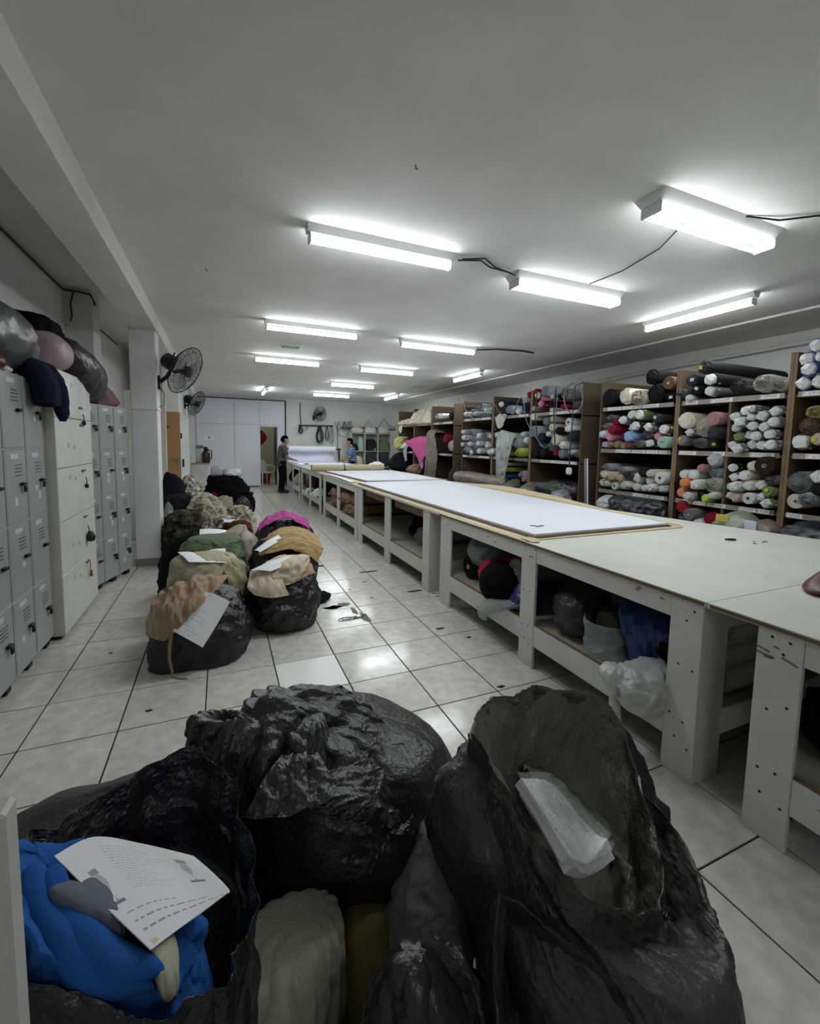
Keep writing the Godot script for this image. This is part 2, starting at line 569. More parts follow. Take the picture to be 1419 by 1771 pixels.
func build_shell() -> void:
	# floor: a bed of grout with tiles; far tiles are joined
	var fl := struct("floor", span(-1.8, 6.6, -0.2, -0.004, -19.4, 7.4), M.grout, "grey mottled ceramic tile floor with dark joints running the length of the room", "floor")
	var tl := 0.42
	var ox := 0.31435
	var oz := -3.0313
	var shapes := [bx(Vector3.ZERO, V(tl - 0.007, 0.012, tl - 0.007), 0.002).mesh()]
	var far := MB.new()
	var rng := RandomNumberGenerator.new()
	rng.seed = 5
	for j in range(-24, 39):
		for i in range(-5, 16):
			var c := V(ox + (i + 0.5) * tl, -0.006 + rng.randf_range(-0.0008, 0.0006), oz - (j + 0.5) * tl)
			var pick := rng.randi() % 4
			if c.z > 7.2 or c.x > 6.4:
				continue
			if c.z < -7.2 or c.x > 3.2 or c.z > 0.2:
				far.box(c, V(tl - 0.007, 0.012, tl - 0.007))
				continue
			var m: Material = M.tiles[pick]
			if i == 0 and j == -1:
				m = M.tile_new
			var o := obj("floor_tile", shapes[0], m, fl)
			o.position = c
	var ft := obj("far_floor_tiles", far, M.tiles[0], fl)
	ft.set_meta("kind", "stuff")
	# bare mortar where tiles have broken away
	var mo := MB.new()
	for q in [[-0.1, -3.905, 0.98, 0.05], [0.85, -3.93, 0.36, 0.085], [1.1, -3.78, 0.05, 0.18], [1.15, -3.6, 0.07, 0.24], [0.4, -3.9, 0.7, 0.06], [1.05, -3.97, 0.14, 0.09]]:
		var pts := []
		for k in 9:
			var th := TAU * k / 9
			var rr := 0.5 * (1.0 + 0.25 * sin(k * 2.7 + q[0] * 9.0))
			pts.append(V(q[0] + cos(th) * q[2] * rr * (0.5 if q[2] > 0.3 else 1.0) + (q[2] * 0.25 if q[2] > 0.3 else 0.0), 0.0012, q[1] + sin(th) * q[3] * rr))
		mo.face(pts, V(q[0], -1, q[1]))
	obj("mortar_patch", mo, M.mortar, fl)
	# ceiling, beams
	struct("ceiling", span(-0.7, 6.7, CEIL, CEIL + 0.3, -19.4, 7.4), M.ceiling, "plain white painted ceiling slab over the whole room", "ceiling")
	struct("ceiling", span(-1.9, -0.9, 3.22, 3.4, -19.4, 7.4), M.ceiling, "narrow strip of ceiling over the lockers behind the long beam", "ceiling")
	struct("trim_1", span(-0.93, -0.66, 2.8, 3.4, -19.4, 7.4, 0.004), M.ceiling, "long white ceiling beam running along the locker side", "beam")
	struct("trim_2", span(5.44, 6.7, 2.948, CEIL + 0.05, -19.4, 7.4, 0.004), M.ceiling, "shallow lowered ceiling band above the fabric shelving", "beam")
	# walls
	struct("wall_left", span(-1.9, -1.6, -0.2, 3.4, -19.4, 7.4), M.wall, "white wall behind the lockers", "wall")
	struct("wall_right", span(6.36, 6.7, -0.2, 3.2, -19.4, 7.4), M.wall, "pale wall showing above the fabric shelving", "wall")
	struct("wall_back", span(-1.9, 6.7, -0.2, 3.4, 7.4, 7.7), M.wall, "white wall closing the near end of the room", "wall")
	# far wall with the doorway, and the small room behind it
	var dz := -15.5
	var fw := MB.new()
	for q in [[-1.9, 1.21, -0.2, 3.2], [1.78, 6.7, -0.2, 3.2], [1.21, 1.78, 2.0, 3.2]]:
		fw.box(V((q[0] + q[1]) / 2, (q[2] + q[3]) / 2, dz - 0.1), V(q[1] - q[0], q[3] - q[2], 0.2))
	struct("wall_far", fw, M.wall, "white end wall of the room with the doorway and the cable rack", "wall")
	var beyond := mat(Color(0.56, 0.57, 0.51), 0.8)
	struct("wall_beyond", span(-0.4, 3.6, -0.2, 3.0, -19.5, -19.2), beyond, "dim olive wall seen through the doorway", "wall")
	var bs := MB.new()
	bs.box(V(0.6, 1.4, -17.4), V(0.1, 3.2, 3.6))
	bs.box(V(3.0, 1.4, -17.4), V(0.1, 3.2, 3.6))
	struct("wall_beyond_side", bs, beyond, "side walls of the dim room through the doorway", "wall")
	# partition panels on the left of the far wall
	var pn := struct("wall_partition", span(-0.69, 2.02, 0.0, 2.88, dz, dz + 0.02), M.wall, "backing of the pale blue panel partition at the far end", "wall")
	pn.mesh = _partition_back(dz)
	for q in [[-0.69, 0.42, 2.06, 2.86], [0.43, 1.19, 2.06, 2.86], [1.2, 2.0, 2.06, 2.86], [-0.69, 0.42, 0.03, 2.05], [0.43, 1.19, 0.03, 2.05], [1.8, 2.0, 0.03, 2.05]]:
		obj("panel", span(q[0], q[1], q[2], q[3], dz + 0.02, dz + 0.045, 0.003), M.panel, pn)
	struct("trim_3", _l_trim(dz), M.wire, "dark trim along the top and right edge of the far partition", "trim")
	var df := struct("door_frame", _door_frame(dz), M.panel, "white frame round the far doorway", "door frame")
	# columns
	struct("column", span(-0.955, -0.685, 0.06, 2.85, -6.36, -6.05, 0.006), M.wall, "square white column beside the lockers carrying the nearer fan", "column")
	struct("baseboard_column", span(-0.965, -0.675, 0.0, 0.09, -6.37, -6.04, 0.003), mat(Color(0.52, 0.52, 0.5), 0.6), "grey tile plinth round the foot of the near column", "baseboard")
	struct("trim_4", span(-0.965, -0.675, 1.88, 1.9, -6.37, -6.04, 0.003), M.wall, "thin ledge moulding round the near column", "trim")
	struct("column", span(-0.955, -0.69, 0.0, 2.85, -9.5, -9.2, 0.006), M.wall, "farther white column with the switches and the second fan", "column")
	struct("wall_stub", span(-0.95, -0.7, 0.0, 2.85, -11.9, -9.5), M.wall, "short white wall running on behind the far column", "wall")
	struct("column", span(-1.62, -1.33, 0.0, 3.25, -6.6, -6.25, 0.006), M.wall, "white pilaster on the locker wall with a cable at its top", "column")
	struct("trim_5", span(-1.3, -0.76, 0.0, 2.25, -7.75, -7.7, 0.004), M.white_wood, "narrow white board standing behind the near column", "panel")

func _partition_back(dz: float) -> ArrayMesh:
	var m := MB.new()
	for q in [[-0.69, 1.2, 0.0, 2.88], [1.79, 2.02, 0.0, 2.88], [1.2, 1.79, 2.02, 2.88]]:
		m.box(V((q[0] + q[1]) / 2, (q[2] + q[3]) / 2, dz + 0.01), V(q[1] - q[0], q[3] - q[2], 0.02))
	return m.mesh()

func _l_trim(dz: float) -> MB:
	var m := span(-0.69, 2.06, 2.87, 2.895, dz, dz + 0.06)
	m.box(V(2.045, 1.45, dz + 0.03), V(0.03, 2.87, 0.06))
	m.box(V(0.25, 0.015, dz + 0.05), V(1.9, 0.03, 0.012))
	return m

func _door_frame(dz: float) -> MB:
	var m := span(1.18, 1.22, 0, 2.03, dz - 0.2, dz + 0.06)
	m.box(V(1.79, 1.015, dz - 0.07), V(0.03, 2.03, 0.26))
	m.box(V(1.5, 2.02, dz - 0.07), V(0.6, 0.03, 0.26))
	return m

# ---------------------------------------------------------------- lamps
func build_lamps() -> void:
	# [x, z, along x?, length, tubes, label]
	var L := [[1.1, -3.08, true, 1.1, 1, "slim batten lamp left of the nearest two, wire at its right end"],
		[2.82, -1.88, true, 1.12, 2, "nearest and largest lamp, a wide white tray with two bare tubes"],
		[2.87, -3.17, true, 1.2, 2, "tray lamp second nearest over the tables with wires at both ends"],
		[4.5, -3.12, false, 1.15, 1, "lamp turned lengthwise above the nearest shelving"],
		[1.08, -5.6, true, 1.15, 1, "batten lamp on the aisle side in the second row"],
		[2.88, -5.72, true, 1.2, 1, "lamp over the tables in the second row with a loose black cable"],
		[1.09, -7.9, true, 1.1, 1, "batten lamp on the aisle side beside the ceiling vent"],
		[2.95, -8.02, true, 1.1, 1, "lamp over the tables in the third row"],
		[2.95, -10.42, true, 1.1, 1, "lamp over the tables in the fourth row"],
		[3.02, -12.92, true, 1.1, 1, "lamp over the tables nearest the end wall"],
		[4.63, -7.88, false, 1.1, 1, "lengthwise lamp above the middle shelving"],
		[4.74, -12.5, false, 1.15, 1, "lengthwise lamp above the far end of the shelving"],
		[1.155, -13.0, false, 1.3, 1, "lengthwise lamp in front of the far doorway"],
		[0.5, 2.4, true, 1.2, 1, "batten lamp behind the camera on the locker side"]]
	for q in L:
		var n := thing("tube_lamp", "white fluorescent ceiling " + q[5] if not "lamp" in q[5].substr(0, 4) else "white fluorescent " + q[5], "ceiling light", V(q[0], CEIL, q[1]), "fluorescent ceiling lamps", 0.0 if q[2] else PI / 2)
		var ln: float = q[3]
		var two: bool = q[4] == 2
		var w := 0.1 if two else 0.052
		# tray with slanting sides
		var tr := MB.new()
		var h0 := -0.058 if two else -0.05
		var prof := [V(0, -0.001, -w), V(0, -0.001, w), V(0, h0, w * 0.55), V(0, h0, -w * 0.55)]
		var hx := ln / 2
		var ref := V(0, -0.025, 0)
		for i in 4:
			var a: Vector3 = prof[i]
			var b: Vector3 = prof[(i + 1) % 4]
			tr.face([a + V(-hx, 0, 0), b + V(-hx, 0, 0), b + V(hx, 0, 0), a + V(hx, 0, 0)], ref)
		tr.face([prof[0] + V(hx, 0, 0), prof[1] + V(hx, 0, 0), prof[2] + V(hx, 0, 0), prof[3] + V(hx, 0, 0)], ref)
		tr.face([prof[0] - V(hx, 0, 0), prof[1] - V(hx, 0, 0), prof[2] - V(hx, 0, 0), prof[3] - V(hx, 0, 0)], ref)
		obj("tray", tr, M.lamp_body, n)
		for s in [-1, 1]:
			obj("end_holder", bx(V(s * (hx - 0.02), -0.083, 0), V(0.016, 0.06, w * 1.3), 0.004), M.lamp_body, n)
		for s in ([-1, 1] if two else [0]):
			var tu := MB.new()
			var tx := hx - 0.03
			var zz: float = s * 0.045
			tu.tube([V(-tx, -0.093, zz), V(-tx * 0.33, -0.093, zz), V(tx * 0.33, -0.093, zz), V(tx, -0.093, zz)], 0.017 if two else 0.02, 12)
			obj("tube", tu, M.tube_twin if two else M.tube, n)
		var li := AreaLight3D.new()
		li.name = "lamp_light"
		li.area_size = Vector2(ln - 0.12, 0.025)
		li.light_color = Color(0.96, 0.99, 1.0)
		li.light_energy = LAMP
		li.shadow_enabled = true
		li.area_range = 30.0
		li.area_attenuation = 2.0
		n.add_child(li)
		li.position = V(0, -0.1145, 0)
		li.rotation = V(-PI / 2, 0, 0)
# ---------------------------------------------------------------- cutting tables
func leg_screws(m: MB, x: float, z0: float, z1: float, sd: int) -> void:
	var r := RandomNumberGenerator.new()
	r.seed = sd
	for q in [[0.8, 0.2], [0.83, 0.75], [0.77, 0.5], [0.55, 0.25], [0.53, 0.7], [0.28, 0.3], [0.27, 0.75], [0.2, 0.55], [0.17, 0.25]]:
		var c := V(x, q[0] + r.randf_range(-0.02, 0.02), lerpf(z0, z1, q[1] + r.randf_range(-0.1, 0.1)))
		var pts := []
		for k in 8:
			pts.append(c + V(0, cos(TAU * k / 8), sin(TAU * k / 8)) * 0.006)
		m.face(pts, c + V(1, 0, 0))

func cutting_table(label: String, z0: float, z1: float, legs: Array, o := {}) -> Node3D:   # z0 near end, z1 far end; legs [near z, far z] at the front
	var t := thing("cutting_table", label, "table", V(0, 0, 0), "long white cutting tables")
	var x0 := 1.95
	var x1: float = o.get("x1", 3.76)
	var x2: float = o.get("x2", x1)
	var top := MB.new()
	var ref := V(2.8, TOP - 0.012, (z0 + z1) / 2)
	var A := [V(x0 - 0.006, TOP, z0), V(x1, TOP, z0), V(x2, TOP, z1), V(x0 - 0.006, TOP, z1)]
	var d := V(0, -0.024, 0)
	top.face(A, ref)
	top.face([A[0] + d, A[1] + d, A[2] + d, A[3] + d], ref)
	for k in 4:
		top.face([A[k], A[(k + 1) % 4], A[(k + 1) % 4] + d, A[k] + d], ref)
	obj("table_top", top, M.table_top, t)
	obj("top_edge", span(x0 - 0.0075, x0 - 0.0062, TOP - 0.02, TOP - 0.005, z1 + 0.01, z0 - 0.01), M.raw_edge if o.get("worn", false) else M.white_wood, t)
	var sd := int(-z0 * 100)
	if z0 > -4.0:
		var wr := RandomNumberGenerator.new()
		wr.seed = sd + 5
		var chips := MB.new()
		for k in 16:
			var cz := wr.randf_range(z1, z0 - 0.05)
			var cy := wr.randf_range(0.78, 0.845) if k % 3 else wr.randf_range(0.18, 0.3)
			var pts := []
			var cw := wr.randf_range(0.004, 0.018)
			for i in 7:
				pts.append(V(x0 - 0.0006, cy + sin(TAU * i / 7) * cw * wr.randf_range(0.2, 0.5), cz + cos(TAU * i / 7) * cw))
			chips.face(pts, V(3, cy, cz))
		obj("worn_chips", chips, mat(Color(0.5, 0.48, 0.42), 0.8), t).set_meta("kind", "stuff")
	for q in legs:
		var a: float = q[0]
		var b: float = q[1]
		var lg := obj("leg", span(x0, x0 + 0.022, 0.0, TOP - 0.024, a, b, 0.003), M.white_wood, t)
		var sc := MB.new()
		leg_screws(sc, x0 - 0.0007, a, b, sd)
		sd += 3
		obj("screws", sc, M.screw, lg)
		obj("leg", span(min(x1, x2) - 0.12, min(x1, x2) - 0.1, 0.0, TOP - 0.024, a, b, 0.003), M.white_wood, t)
	for z in o.get("ends", []):
		var e := obj("end_board", span(x0 + 0.022, x0 + 0.19, 0.0, TOP - 0.024, z - 0.011, z + 0.011, 0.003), M.white_wood, t)
		obj("end_rail", span(x0 + 0.19, x1 - 0.1, 0.2, 0.31, z - 0.011, z + 0.011, 0.003), M.white_wood, t)
		obj("end_rail", span(x0 + 0.19, x1 - 0.1, 0.72, TOP - 0.024, z - 0.011, z + 0.011, 0.003), M.white_wood, t)
	var zs := []
	for q in legs:
		zs.append_array([q[0], q[1]])
	var rl: Array = o.get("rails", [])
	if rl.is_empty():
		for k in legs.size() - 1:
			rl.append([legs[k][1], legs[k + 1][0]])
	for q in rl:
		if o.get("kraft", false):
			obj("top_rail", span(x0 + 0.06, x0 + 0.08, 0.74, TOP - 0.024, q[1], q[0], 0.003), M.kraft_dark, t)
		else:
			obj("top_rail", span(x0 + 0.003, x0 + 0.024, 0.745, TOP - 0.024, q[1], q[0], 0.003), M.white_wood, t)
		var lr := obj("low_rail", span(x0 + 0.003, x0 + 0.024, 0.16, 0.31, q[1], q[0], 0.003), M.white_wood, t)
		obj("raw_edge", span(x0 + 0.002, x0 + 0.025, 0.3102, 0.314, q[1] + 0.003, q[0] - 0.003), M.raw_edge, lr)
		obj("top_rail", span(min(x1, x2) - 0.12, min(x1, x2) - 0.1, 0.745, TOP - 0.024, q[1], q[0], 0.003), M.white_wood, t)
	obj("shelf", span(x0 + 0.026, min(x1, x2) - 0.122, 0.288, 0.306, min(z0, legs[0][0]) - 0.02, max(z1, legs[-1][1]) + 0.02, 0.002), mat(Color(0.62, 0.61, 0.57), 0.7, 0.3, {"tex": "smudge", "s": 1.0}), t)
	return t

func build_tables() -> void:
	var sb := MB.new()
	for q in [[0.762, -0.975, 0.05, 0.2], [0.742, -0.965, 0.06, 0.05], [0.735, -0.955, 0.03, -0.1], [0.746, -0.885, 0.055, 0.25]]:
		sb.box(V(1.9488, q[0], q[1]), V(0.0012, 0.007, q[2]), 0.0, Basis(Vector3.RIGHT, q[3]))
	var ta := cutting_table("nearest white cutting table running out of the frame, the red pouch lying on it", 1.2, -1.193, [[0.3, 0.15], [-0.845, -0.997]], {"x1": 4.2, "rails": [[0.15, -0.845]], "worn": true})
	var sg := obj("pencil_marks", sb, cloth(Color(0.42, 0.42, 0.5), "l"), ta)
	sg.set_meta("kind", "stuff")
	cutting_table("bare white cutting table with a broad corner leg, second from the front", -1.197, -3.775, [[-1.21, -1.363], [-2.335, -2.488], [-3.535, -3.74]], {"x1": 4.28, "x2": 3.76, "ends": [-1.222], "worn": true})
	cutting_table("white cutting table with a brown rail under its edge and an open lower shelf", -3.8, -6.56, [[-3.99, -4.147], [-5.13, -5.33], [-6.335, -6.54]], {"ends": [-4.0], "kraft": true})
	cutting_table("white cutting table whose lower shelf holds brown wrapped rolls", -6.565, -9.1, [[-6.58, -6.735], [-7.715, -7.88], [-8.9, -9.06]], {})
	cutting_table("white cutting table under the long cardboard tube", -9.105, -11.8, [[-9.33, -9.48], [-10.47, -10.64], [-11.62, -11.77]], {})
	cutting_table("farthest white cutting table where the two men stand", -11.805, -14.45, [[-12.02, -12.18], [-13.18, -13.38], [-14.27, -14.43]], {})

# ---------------------------------------------------------------- shelving
func shelving(label: String, z0: float, z1: float, bays: Array, ys: Array, mids: Array, top: float, spec := {}) -> void:  # z0 near, z1 far; bays = z of inner uprights
	var x0 := 4.5
	var x1 := 5.95
	var t := thing("shelving_unit", label, "shelving", V(0, 0, 0), "particle board shelving")
	var edge := 0.022
	obj("side_panel", span(x0, x1, 0, top, z0 - 0.02, z0, 0.002), M.board, t)
	obj("side_panel", span(x0, x1, 0, top, z1, z1 + 0.02, 0.002), M.board, t)
	obj("back_panel", span(x1, x1 + 0.02, 0, top - 0.16, z1, z0, 0.002), M.board_dark, t)
	for z in bays:
		obj("upright", span(x0, x1, 0, top, z - 0.025, z + 0.025, 0.002), M.board, t)
		obj("upright_edge", span(x0 - 0.004, x0 - 0.0005, 0, top, z - 0.026, z - 0.001, 0.001), M.board_edge, t)
		obj("upright_edge", span(x0 - 0.004, x0 - 0.0005, 0, top, z + 0.001, z + 0.026, 0.001), M.board_edge, t)
	for q in mids:
		obj("divider", span(x0, x1, q[1], q[2], q[0] - 0.012, q[0] + 0.012, 0.002), M.board, t)
	var walls := [z0]
	walls.append_array(bays)
	walls.append(z1)
	for y in ys:
		for k in walls.size() - 1:
			var a: float = walls[k] - 0.028
			var b: float = walls[k + 1] + 0.028
			var s := obj("shelf", span(x0 + 0.004, x1, y - 0.05, y - 0.024, b, a, 0.002), M.board_dark, t)
			# the price rail: a pale strip with paper tickets on the shelf's front edge
			obj("ticket_rail", span(x0 - 0.003, x0 + 0.003, y - 0.052, y - 0.004, b + 0.02, a - 0.02, 0.001), M.ticket_rail, s)
			var r := RandomNumberGenerator.new()
			r.seed = int(y * 1000 - a * 100)
			var z := a - 0.05
			while z > b + 0.15:
				var w := r.randf_range(0.1, 0.24)
				if r.randf() < 0.75:
					obj("ticket", bx(V(x0 - 0.0045, y - 0.027, z - w / 2), V(0.002, 0.036, min(w - 0.012, z - b - 0.05))), M.ticket, s)
				z -= w
	for q in spec.get("joints", []):
		obj("joint_strip", span(x0 - 0.001, x1, q - 0.008, q + 0.008, z0 - 0.019, z0 + 0.003, 0.001), M.black, t)

func build_shelving() -> void:
	var im := Image.create(256, 32, false, Image.FORMAT_RGB8)
	im.fill(Color(0.83, 0.83, 0.81))
	var r := RandomNumberGenerator.new()
	r.seed = 77
	for k in 46:   # rows of small print
		var x := r.randi_range(4, 236)
		im.fill_rect(Rect2i(x, 7 + 9 * (k % 2), r.randi_range(3, 12), 6), Color(0.45, 0.45, 0.46))
	T.ticket = ImageTexture.create_from_image(im)
	M.ticket = mat(Color(1, 1, 1), 0.5, 0.5, {"tex": "ticket"})
	M.ticket_rail = mat(Color(0.52, 0.49, 0.46), 0.5)
	shelving("nearest brown particle board shelving with white ticket rails", -1.0, -4.28, [-2.21, -3.23], [2.04, 1.52, 1.01, 0.78], [[-2.7, 1.0, 1.985], [-2.7, 0.0, 0.96]], 2.37)
	shelving("middle brown particle board shelving crammed with hanging rolls and wrappers", -4.58, -7.8, [-5.65, -6.71], [2.045, 1.335, 0.76], [], 2.4, {"joints": [1.96, 1.3]})
	shelving("farthest brown particle board shelving with the pink cloth draped over it", -8.14, -11.27, [-9.2, -10.21], [2.02, 1.335, 0.78], [], 2.4, {"joints": [1.93, 1.33]})
# ---------------------------------------------------------------- lockers
func door_text(w: int, h: int, sd: int) -> ImageTexture:
	var im := Image.create(w, h, false, Image.FORMAT_RGB8)
	im.fill(Color(0.93, 0.93, 0.92))
	var r := RandomNumberGenerator.new()
	r.seed = sd
	var y := 14
	while y < h - 30:
		var x := 14
		var stop := w - r.randi_range(14, 70)
		while x < stop:
			var k := r.randi_range(5, 16)
			im.fill_rect(Rect2i(x, y, min(k, stop - x), 4), Color(0.5, 0.5, 0.52))
			x += k + 4
		y += 11
	return ImageTexture.create_from_image(im)

func sheet_print(w: int, h: int, sd: int, base := Color(0.93, 0.93, 0.94), ink := Color(0.55, 0.55, 0.58)) -> ImageTexture:  # a work sheet: margin column of words, a few lines, a framed sketch
	var im := Image.create(w, h, false, Image.FORMAT_RGB8)
	im.fill(base)
	var r := RandomNumberGenerator.new()
	r.seed = sd
	for k in 14:
		var y := 8 + k * (h - 20) / 14
		im.fill_rect(Rect2i(8, y, r.randi_range(10, w / 6), 3), ink)
		if r.randf() < 0.6:
			im.fill_rect(Rect2i(w / 4, y, r.randi_range(w / 8, w / 2), 2), base.lerp(ink, 0.55))
	return ImageTexture.create_from_image(im)

func locker_door(n: Node3D, x: float, y0: float, y1: float, z0: float, z1: float, m: Material, k: int, o := {}) -> void:
	var r := RandomNumberGenerator.new()
	r.seed = 900 + k
	var d := obj("door", span(x - 0.018, x, y0 + 0.006, y1 - 0.006, z0 + 0.006, z1 - 0.006, 0.003), m, n)   # z0 far, z1 near
	var w := z1 - z0
	if o.get("vents", true):
		var vm := MB.new()
		for i in 4:
			vm.box(V(x + 0.0015, y1 - 0.1 - i * 0.022, (z0 + z1) / 2 - 0.03), V(0.005, 0.006, w * 0.3), 0.001)
		obj("vents", vm, M.locker_dark, d)
	obj("lock", bx(V(x + 0.012, y0 + (y1 - y0) * 0.52, z0 + w * o.get("lock_at", 0.3)), V(0.024, 0.02, 0.05), 0.004), M.black, d)
	if r.randf() < 0.6:
		obj("padlock", bx(V(x + 0.018, y0 + (y1 - y0) * 0.52 - 0.032, z0 + w * o.get("lock_at", 0.3) - 0.01), V(0.014, 0.04, 0.028), 0.004), M.black, d)
	obj("sticker", bx(V(x + 0.0008, y1 - 0.045, (z0 + z1) / 2 + 0.02), V(0.0016, 0.03, w * 0.35)), M.sticker, d)
	if r.randf() < 0.7:
		obj("sticker", bx(V(x + 0.0008, y0 + (y1 - y0) * 0.42, (z0 + z1) / 2 + r.randf_range(-0.03, 0.04)), V(0.0016, 0.035, 0.05), 0.0, Basis(Vector3.RIGHT, r.randf_range(-0.3, 0.3))), M.sticker, d)
	if r.randf() < 0.5:
		obj("sticker", bx(V(x + 0.0008, y0 + (y1 - y0) * 0.3, (z0 + z1) / 2 + r.randf_range(-0.05, 0.05)), V(0.0016, 0.05, 0.04), 0.0, Basis(Vector3.RIGHT, r.randf_range(-0.2, 0.2))), M.sticker, d)
	var hg := MB.new()
	for yy in [y0 + 0.07, y1 - 0.07]:
		hg.box(V(x - 0.004, yy, z1 + 0.002), V(0.012, 0.07, 0.008), 0.002)
	obj("hinges", hg, M.locker_dark, d)

func locker_bank(label: String, at: Vector3, turn: float, cols: int, w: float, h: float, foot: float, rows: int, depth: float) -> Node3D:   # front plane x = 0, far end z = 0, columns towards +z
	var n := thing("locker", label, "locker", at, "", turn)
	obj("body", span(-depth, -0.019, foot, h, 0, cols * w, 0.004), M.locker_grey, n)
	var fr := MB.new()
	for k in cols + 1:
		fr.box(V(-0.008, (foot + h) / 2, clampf(k * w, 0.006, cols * w - 0.006)), V(0.02, h - foot, 0.012), 0.002)
	for j in rows + 1:
		fr.box(V(-0.0085, clampf(foot + (h - foot) * j / rows, foot + 0.006, h - 0.006), cols * w / 2), V(0.019, 0.012, cols * w - 0.002), 0.002)
	obj("frame", fr, M.locker_grey, n)
	for k in cols:
		for j in rows:
			locker_door(n, 0.0, foot + (h - foot) * j / rows, foot + (h - foot) * (j + 1) / rows, k * w + 0.006, (k + 1) * w - 0.006, M.locker_grey, k * 10 + j + int(at.z * 7), {})
		for q in [[-0.05, k * w + 0.06], [-depth + 0.05, k * w + 0.06]]:
			obj("foot", span(q[0] - 0.03, q[0] + 0.03, 0, foot, q[1] - 0.035, q[1] + 0.035, 0.006), M.black, n)
	return n

func build_lockers() -> void:
	M.locker_dark = mat(Color(0.33, 0.34, 0.36), 0.5)
	M.sticker = mat(Color(0.8, 0.81, 0.82), 0.5)
	locker_bank("grey steel locker bank nearest the camera with black locks and peeling stickers", V(-1.17, 0, -3.962), 0, 4, 0.327, 1.925, 0.065, 4, 0.42)
	var b := locker_bank("grey steel locker bank standing askew between the white cabinet and the column", V(-0.955, 0, -5.815), -0.3, 3, 0.27, 1.87, 0.06, 4, 0.4)
	# white cabinet with five wide doors
	var n := thing("cabinet", "white cabinet of five wide stacked doors with two notices on the top door", "cabinet", V(-1.11, 0, -4.98))
	var w := 0.98
	obj("body", span(-0.45, -0.02, 0.03, 2.05, 0, w, 0.004), M.locker_white, n)
	obj("side_strip", span(-0.07, -0.0005, 0.03, 2.05, w, w + 0.006, 0.002), M.white_wood, n)
	obj("plinth", span(-0.42, -0.03, 0, 0.03, 0.02, w - 0.02), M.black, n)
	var ys := [0.03, 0.49, 0.895, 1.3, 1.69, 2.05]
	for j in 5:
		var d := obj("door", span(-0.02, 0, ys[j] + 0.003, ys[j + 1] - 0.003, 0.003, w - 0.003, 0.003), M.locker_white, n)
		obj("latch", bx(V(0.006, ys[j + 1] - 0.05 if j < 4 else ys[j] + 0.1, 0.33), V(0.012, 0.016, 0.09), 0.003), M.locker_dark, d)
		for q in [[0.7, 0.8], [0.55, 0.75]]:
			obj("sticker", bx(V(0.0008, lerpf(ys[j], ys[j + 1], q[1] - 0.35 * (j % 2)), w * q[0]), V(0.0016, 0.035, 0.05)), cloth(Color(0.72, 0.73, 0.71), "l"), d)
		if j == 4:
			T.notice = door_text(200, 260, 5)
			for q in [[0.72, 0.2, 0.26], [0.26, 0.18, 0.24]]:
				var pm := MB.new()
				pm.face([V(0.0018, 1.74, w * q[0] + q[1] / 2), V(0.0018, 1.74 + q[2], w * q[0] + q[1] / 2), V(0.0018, 1.74 + q[2], w * q[0] - q[1] / 2), V(0.0018, 1.74, w * q[0] - q[1] / 2)], V(-1, 1.9, w * q[0]))
				pm.box(V(0.0009, 1.74 + q[2] / 2, w * q[0]), V(0.0016, q[2], q[1]))
				obj("notice", pm, mat(Color(1, 1, 1), 0.3, 0.5, {"tex": "notice"}), d)
		var kx := MB.new()
		if j in [4, 2, 1, 0]:
			var y0: float = [0.42, 0.74, 1.17, 0.0, 1.72][j]
			kx.tube([V(0.012, y0 + 0.02, 0.3), V(0.02, y0 - 0.01, 0.305), V(0.014, y0 - 0.06, 0.3)], 0.004, 6)
			if j == 1:
				kx.lathe([Vector2(0.0, -0.05), Vector2(0.03, -0.04), Vector2(0.036, 0), Vector2(0.02, 0.04), Vector2(0, 0.05)], V(0.03, y0 - 0.08, 0.3), Basis.IDENTITY, 10)
			elif j == 0:
				kx.lathe([Vector2(0.0, -0.04), Vector2(0.014, -0.03), Vector2(0.01, 0.02), Vector2(0, 0.03)], V(0.02, y0 - 0.09, 0.3), Basis.IDENTITY, 8)
			else:
				kx.lathe([Vector2(0.0, -0.02), Vector2(0.016, -0.008), Vector2(0.012, 0.02), Vector2(0, 0.025)], V(0.018, y0 - 0.06, 0.3), Basis.IDENTITY, 8)
			obj("key_fob", kx, mat(Color(0.55, 0.35, 0.08) if j == 0 else Color(0.07, 0.08, 0.1), 0.5), d)

